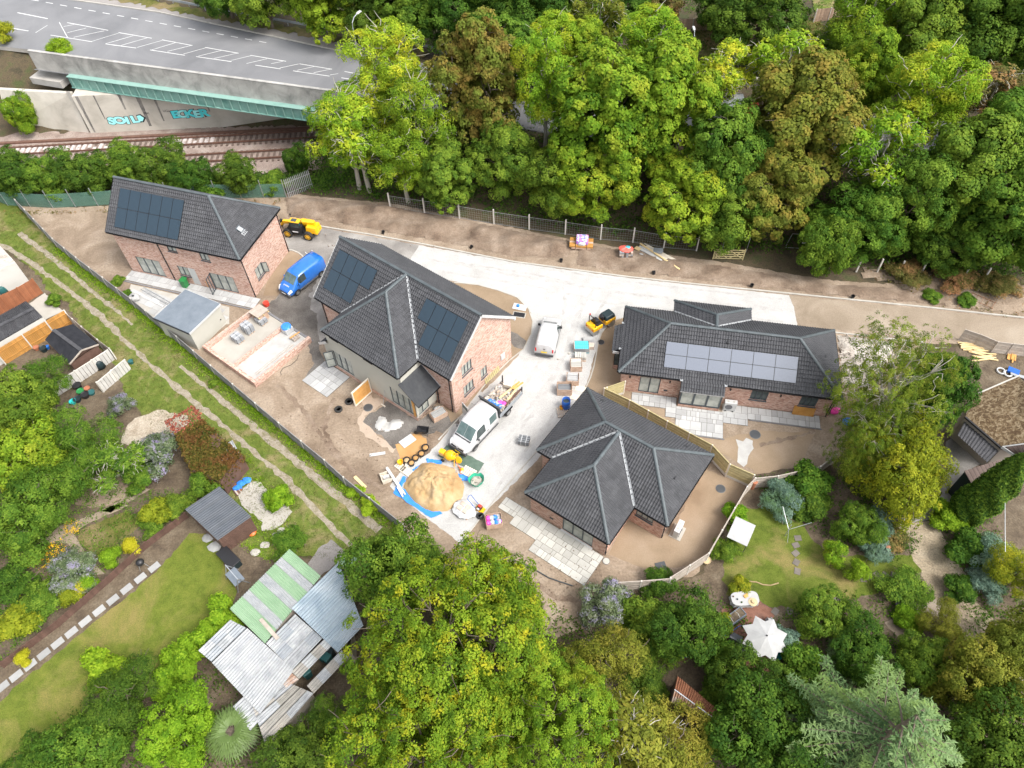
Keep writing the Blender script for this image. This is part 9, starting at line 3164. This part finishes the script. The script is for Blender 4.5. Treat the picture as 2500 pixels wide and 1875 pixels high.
SH=[
 ('shrub2','leaf_buddleia','o',335,985,2.8,1.9,'purple-flowered buddleia left of the red creeper shed'),
 ('shrub2','leaf_buddleia','o',262,878,2.0,1.0,'purple-flowered buddleia above the gravel patch'),
 ('shrub2','leaf_buddleia','o',160,1230,2.0,1.7,'lavender-flowered shrub above the brown garden fence'),
 ('shrub2','leaf_mid','o',440,1050,2.4,1.3,'leafy shrub at the corner of the blue-roofed shed'),
 ('shrub','leaf_gold','o',340,1105,2.0,1.2,'yellow-green shrub left of the blue-roofed shed'),
 ('shrub','leaf_mid','o',300,1030,1.8,1.4,'green shrub below the sparse apple tree'),
 ('shrub','leaf_privet','o',600,1080,1.6,1.1,'pale grassy shrub beside the concrete pad'),
 ('shrub2','leaf_mid','o',620,1175,1.0,1.3,'rough weedy shrub above the green corrugated roof'),
 ('hedge','leaf_privet','o',480,1340,2.2,1.5,'privet hedge end beside the green corrugated roof'),
 ('hedge','leaf_privet','o',440,1385,2.2,1.4,'second privet hedge clump from the corrugated roof'),
 ('hedge','leaf_privet','o',400,1425,2.2,1.4,'third privet hedge clump from the corrugated roof'),
 ('hedge','leaf_privet','o',360,1465,2.0,1.3,'last privet hedge clump beside the dark feathery shrub'),
 ('hedge','leaf_privet','o',230,1455,2.6,1.6,'lime hedge shrub behind the dark feathery shrub'),
 ('ball','leaf_yellow','o',284,1180,1.2,.75,'bright yellow shrub nearest the kettle barbecue'),
 ('ball','leaf_privet','o',238,1206,1.3,.85,'clipped green ball second from the barbecue'),
 ('ball','leaf_privet','o',192,1262,1.2,.75,'clipped green ball in the middle of the fence border'),
 ('ball','leaf_yellow','o',180,1270,1.1,.7,'bright yellow shrub between two clipped balls'),
 ('ball','leaf_gold','o',150,1290,1.2,.85,'clipped olive ball near the left end of the border'),
 ('ball','leaf_yellow','o',50,1425,1.0,.6,'small golden shrub at the far left of the border'),
 ('shrub','leaf_gold','o',40,1340,1.6,1.5,'yellow-green shrub bank at the left edge of the beds'),
 ('shrub2','leaf_mid','o',90,1300,1.6,1.6,'leafy shrub bank above the low brown fence'),
 ('shrub2','leaf_dark','o',20,1260,2.0,1.6,'dark shrub at the left edge above the beds'),
 ('shrub2','leaf_mid','o',330,1130,1.0,1.2,'low potato-like plants along the vegetable bed'),
 ('shrub2','leaf_mid','o',385,1095,1.2,1.2,'leafy bean plants left of the blue-roofed shed'),
 ('shrub','leaf_mid','o',115,650,1.0,.8,'small climbing plant beside the white garage'),
 ('shrub','leaf_mid','o',255,608,.6,.7,'low weeds at the corner of the far-left house'),
 ('shrub','leaf_mid','o',275,632,.5,.45,'weeds beside the pale terrace corner'),
 ('shrub','leaf_mid','o',460,828,.6,.5,'weed tuft between the lane fence and the garage base'),
 ('hedge','leaf_privet','o',800,1092,1.0,.9,'weedy hedge clump at the lane end of the plank fence'),
 ('hedge','leaf_privet','o',768,1060,.8,.7,'weedy hedge clump along the lane side of the plank fence'),
 ('shrub','leaf_mid','o',1745,1035,2.4,1.7,'green shrub behind the pale timber fence, above the right garden'),
 ('shrub2','leaf_blue','o',1690,1075,1.8,1.6,'blue-green shrub along the pale timber fence'),
 ('shrub','leaf_dark','o',1750,1090,1.8,1.6,'dark shrub in the corner of the right garden'),
 ('shrub','leaf_privet','o',1590,1110,1.2,1.0,'bright shrub beside the white canopy'),
 ('shrub2','leaf_mid','o',1570,1190,1.2,1.0,'small shrub below the white canopy'),
 ('shrub2','leaf_ash','o',1800,1195,2.2,.9,'lime-yellow shrub in the middle of the right lawn'),
 ('shrub2','leaf_ash','o',1850,1235,2.0,.8,'second lime-yellow shrub on the right lawn'),
 ('round','leaf_mid','o',1850,1140,3.0,1.6,'rounded green tree between the right lawn and the drive'),
 ('shrub2','leaf_blue','o',1895,1130,1.6,1.3,'silvery blue shrub beside the gravel drive top'),
 ('shrub2','leaf_blue','o',1885,1180,1.4,1.2,'silvery shrub below the rounded green tree'),
 ('shrub','leaf_bramble','o',1930,1160,1.0,1.2,'brownish bedding plants beside the gravel drive'),
 ('round','leaf_mid','o',1780,1330,3.2,1.9,'apple tree between the white table and the curved stones'),
 ('round','leaf_dark','o',1860,1420,3.4,2.1,'dark fig-leaved tree below the apple tree'),
 ('shrub2','leaf_mid','o',1950,1270,1.4,1.7,'border plants between the curved stones and the drive'),
 ('shrub','leaf_mid','o',1735,1430,2.6,1.4,'fruit bush right of the parasol'),
 ('shrub','leaf_blue','o',1690,1380,1.8,1.0,'grey-green shrub at the right edge of the terrace'),
 ('shrub','leaf_privet','o',1962,1340,1.4,1.0,'bright leafy shrub on the small patio'),
 ('shrub','leaf_gold','o',1600,1270,1.2,.8,'yellow-leaved shrub behind the white table'),
 ('shrub','leaf_gold','o',1560,1345,1.4,.8,'yellow-green climber left of the planter trough'),
 ('shrub2','leaf_buddleia','o',1310,1305,2.6,1.7,'purple-flecked buddleia at the end of the pale fence'),
 ('shrub','leaf_mid','o',1385,1340,2.4,1.6,'round leafy shrub left of the dark fruit tree'),
 ('shrub2','leaf_dark','o',1420,1260,1.4,1.2,'low plants under the pale timber fence'),
 ('shrub2','leaf_mid','o',1420,1400,1.4,1.4,'wild plants beside the garden path'),
 ('shrub2','leaf_dark','o',1400,1480,1.6,1.5,'dark fern clump above the rusty shed'),
 ('shrub','leaf_mid','o',1560,1430,1.4,1.3,'shrub below the parasol terrace'),
 ('hedge','leaf_dark','o',1560,1500,2.0,1.8,'dark hedge between the terrace and the rusty shed'),
 ('hedge','leaf_privet','o',2040,1120,1.6,1.4,'green hedge along the right of the gravel drive'),
 ('hedge','leaf_dark','o',2090,1190,2.0,1.6,'dark hedge below the cypress'),
 ('shrub2','leaf_blue','o',2140,1200,2.2,1.6,'blue-green eucalyptus-like shrub at the right'),
 ('shrub2','leaf_blue','o',2130,1265,1.8,1.2,'lower blue-green shrub at the right of the drive'),
 ('shrub','leaf_dark','o',2070,1270,1.4,1.2,'dark edging shrub right of the gravel drive'),
 ('round','leaf_dark','o',1690,1510,4,2.0,'dark bush left of the feathery cedar'),
 ('round','leaf_mid','o',1985,1430,3.4,1.7,'green bush between the small patio and the cedar'),
 ('shrub','leaf_mid','o',1890,935,1.6,1.4,'low shrub under the sprawling pine'),
 ('shrub','leaf_mid','o',2060,800,1.4,1.3,'weeds beside the old plank fence'),
 ('shrub2','leaf_bramble','o',1960,590,1.6,1.8,'brown brambles behind the old posts, left clump'),
 ('shrub2','leaf_bramble','o',2060,600,1.4,2.0,'brown brambles behind the old posts, middle clump'),
 ('shrub2','leaf_bramble','o',2160,620,1.4,1.8,'brown brambles behind the old posts, right clump'),
 ('shrub','leaf_mid','o',2010,640,.8,.9,'small weed clump on the dry verge'),
 ('shrub','leaf_mid','o',2090,650,.8,.9,'weed clump on the dry verge by the rusty frame')]
for i,(key,lm,n,x,y,h,r,label) in enumerate(SH):
 plant_tree('shrub',label,'shrub',key,lm,at(n,x,y,h*.4),h,r,(i*1.7)%6.28,'garden shrubs')
pa_=thing('fan_palm','fan palm with spiky round leaves beside the corrugated roofs','palm',at('g',1470,1430,1.6))
put(SPEC['palm'][0],'palm',pa_).scale=(1.25,1.25,1.1)
rg=np.random.default_rng(77)
def area_pts(polys,dens,z=.0,spread=.1,avoid=()):
 P=[]
 for poly in polys:
  xs,ys=[p[0] for p in poly],[p[1] for p in poly]
  n=int((max(xs)-min(xs))*(max(ys)-min(ys))*dens)
  for x,y in zip(rg.uniform(min(xs),max(xs),n),rg.uniform(min(ys),max(ys),n)):
   if inside((x,y),poly) and not any(inside((x,y),a) for a in avoid):
    P.append((x,y,z+rg.uniform(0,spread)))
 return np.array(P)
LG=GP('o',[(-20,1120),(60,1010),(240,960),(290,1060),(420,1060),(400,1110),(300,1180),(150,1290),(0,1430)])
tuft_cloud('bed_plants',area_pts([LG],9),16,.16,.12,'leaf_mid','mixed low plants in the left vegetable and flower beds','plants',3)
tuft_cloud('yellow_flowers',np.concatenate([area_pts([GP('g',q)],22,.35,.2) for q in ([(420,120),(520,110),(530,190),(430,200)],[(230,300),(420,220),(450,350),(300,420),(190,390)],[(60,560),(140,520),(160,600)])]),7,.1,.1,'flower_yellow','yellow flowers in the left garden beds','flowers',4)
UG=[GP('s',[(1840,1170),(2030,1150),(2150,1180),(2250,1330),(2180,1380),(1990,1300),(1880,1220)]),GP('i',[(640,680),(1000,600),(1380,520),(1640,560),(1320,760),(1450,900),(1100,1000),(760,1000),(620,820)]),
 GP('s',[(1430,1490),(1500,1450),(1720,1420),(1900,1600),(1660,1590),(1480,1600)]),GP('s',[(1280,1480),(1420,1500),(1700,1780),(2500,1560),(2500,1900),(700,1900),(900,1700)]),GP('s',[(2290,1260),(2420,1240),(2500,1380),(2500,1640),(2380,1560)]),
 GP('s',[(130,1760),(330,1660),(560,1580),(700,1740),(700,1900),(60,1900)]),GP('s',[(2050,1150),(2180,1020),(2280,1150),(2150,1300)])]
tuft_cloud('ground_cover',area_pts(UG,5.0),16,.24,.17,'leaf_dark','dark leafy ground cover in the right and lower gardens','ground cover',5)
tuft_cloud('verge_weeds',np.concatenate([area_pts([GP('f',[(1180,130),(2260,220),(2260,460),(1700,390),(1560,340),(1200,180)])],3.0),area_pts([GP('s',[(10,515),(250,512),(600,490),(700,490),(700,498),(20,528)])],6.0),area_pts([GP('c',[(40,200),(900,100),(1000,300),(600,560)],4.0)],3.0,Z_ROAD)]),10,.18,.16,'leaf_bramble','dry brown weeds on the verges and banks','weeds',6,.3)
LE=GP('s',LANE_EDGE)
trk=[(TRK1,.21),(TRK2,.17),(TRK2b,.19)]
def near_track(x,y):
 q=Vector((x,y,0))
 for line,w in trk:
  for a,b in zip(line,line[1:]):
   ab=b-a
   t=max(0,min(1,(q-a).dot(ab)/ab.dot(ab)))
   if (a+ab*t-q).length<w:
    return True
 return False
ga_=area_pts([LANE],26,.01,.03)
ga_=np.array([p for p in ga_ if not near_track(p[0],p[1])])
tuft_cloud('lane_grass_blades',ga_,6,.12,.14,'leaf_grass','short rough grass growing on the lane','grass',7,.35,.16)
hp=[]
for a,b in zip(LE[3:],LE[4:]):
 n=(b-a)
 nn=Vector((n.y,-n.x,0)).normalized()
 for _ in range(int(n.length*26)):
  q=a.lerp(b,rg.uniform())+nn*abs(rg.normal())*.35
  hp.append((q.x,q.y,rg.uniform(0,.25)))
tuft_cloud('fence_weeds',np.array(hp),9,.12,.13,'leaf_privet','bright green weeds along the foot of the plank fence','weeds',8,.5)
lw=area_pts([GP('g',[(-60,1290),(80,1160),(990,420),(1200,170),(1330,190),(1390,300),(1500,540),(1250,830),(960,1060),(600,1120),(470,1400),(100,1700),(-60,1700)])],22,.01,.01)
tuft_cloud('lawn_blades',lw,4,.12,.07,'leaf_grass','short mown grass of the left lawn','grass',9,.3,.16)
tuft_cloud('shed_grass',area_pts([GP('m2',[(780,40),(1000,300),(1100,600),(1330,640),(1200,1000),(1480,1100),(1300,1330),(1000,1300),(700,1100),(860,900)])],14,.02,.15,[GP('m2',[(690,480),(820,370),(1030,470),(1000,560),(1230,600),(1320,720),(1220,850),(980,940),(970,840),(720,640)])]),10,.16,.16,'leaf_privet','long green grass round the concrete pad and sheds','grass',10,.4,.25)
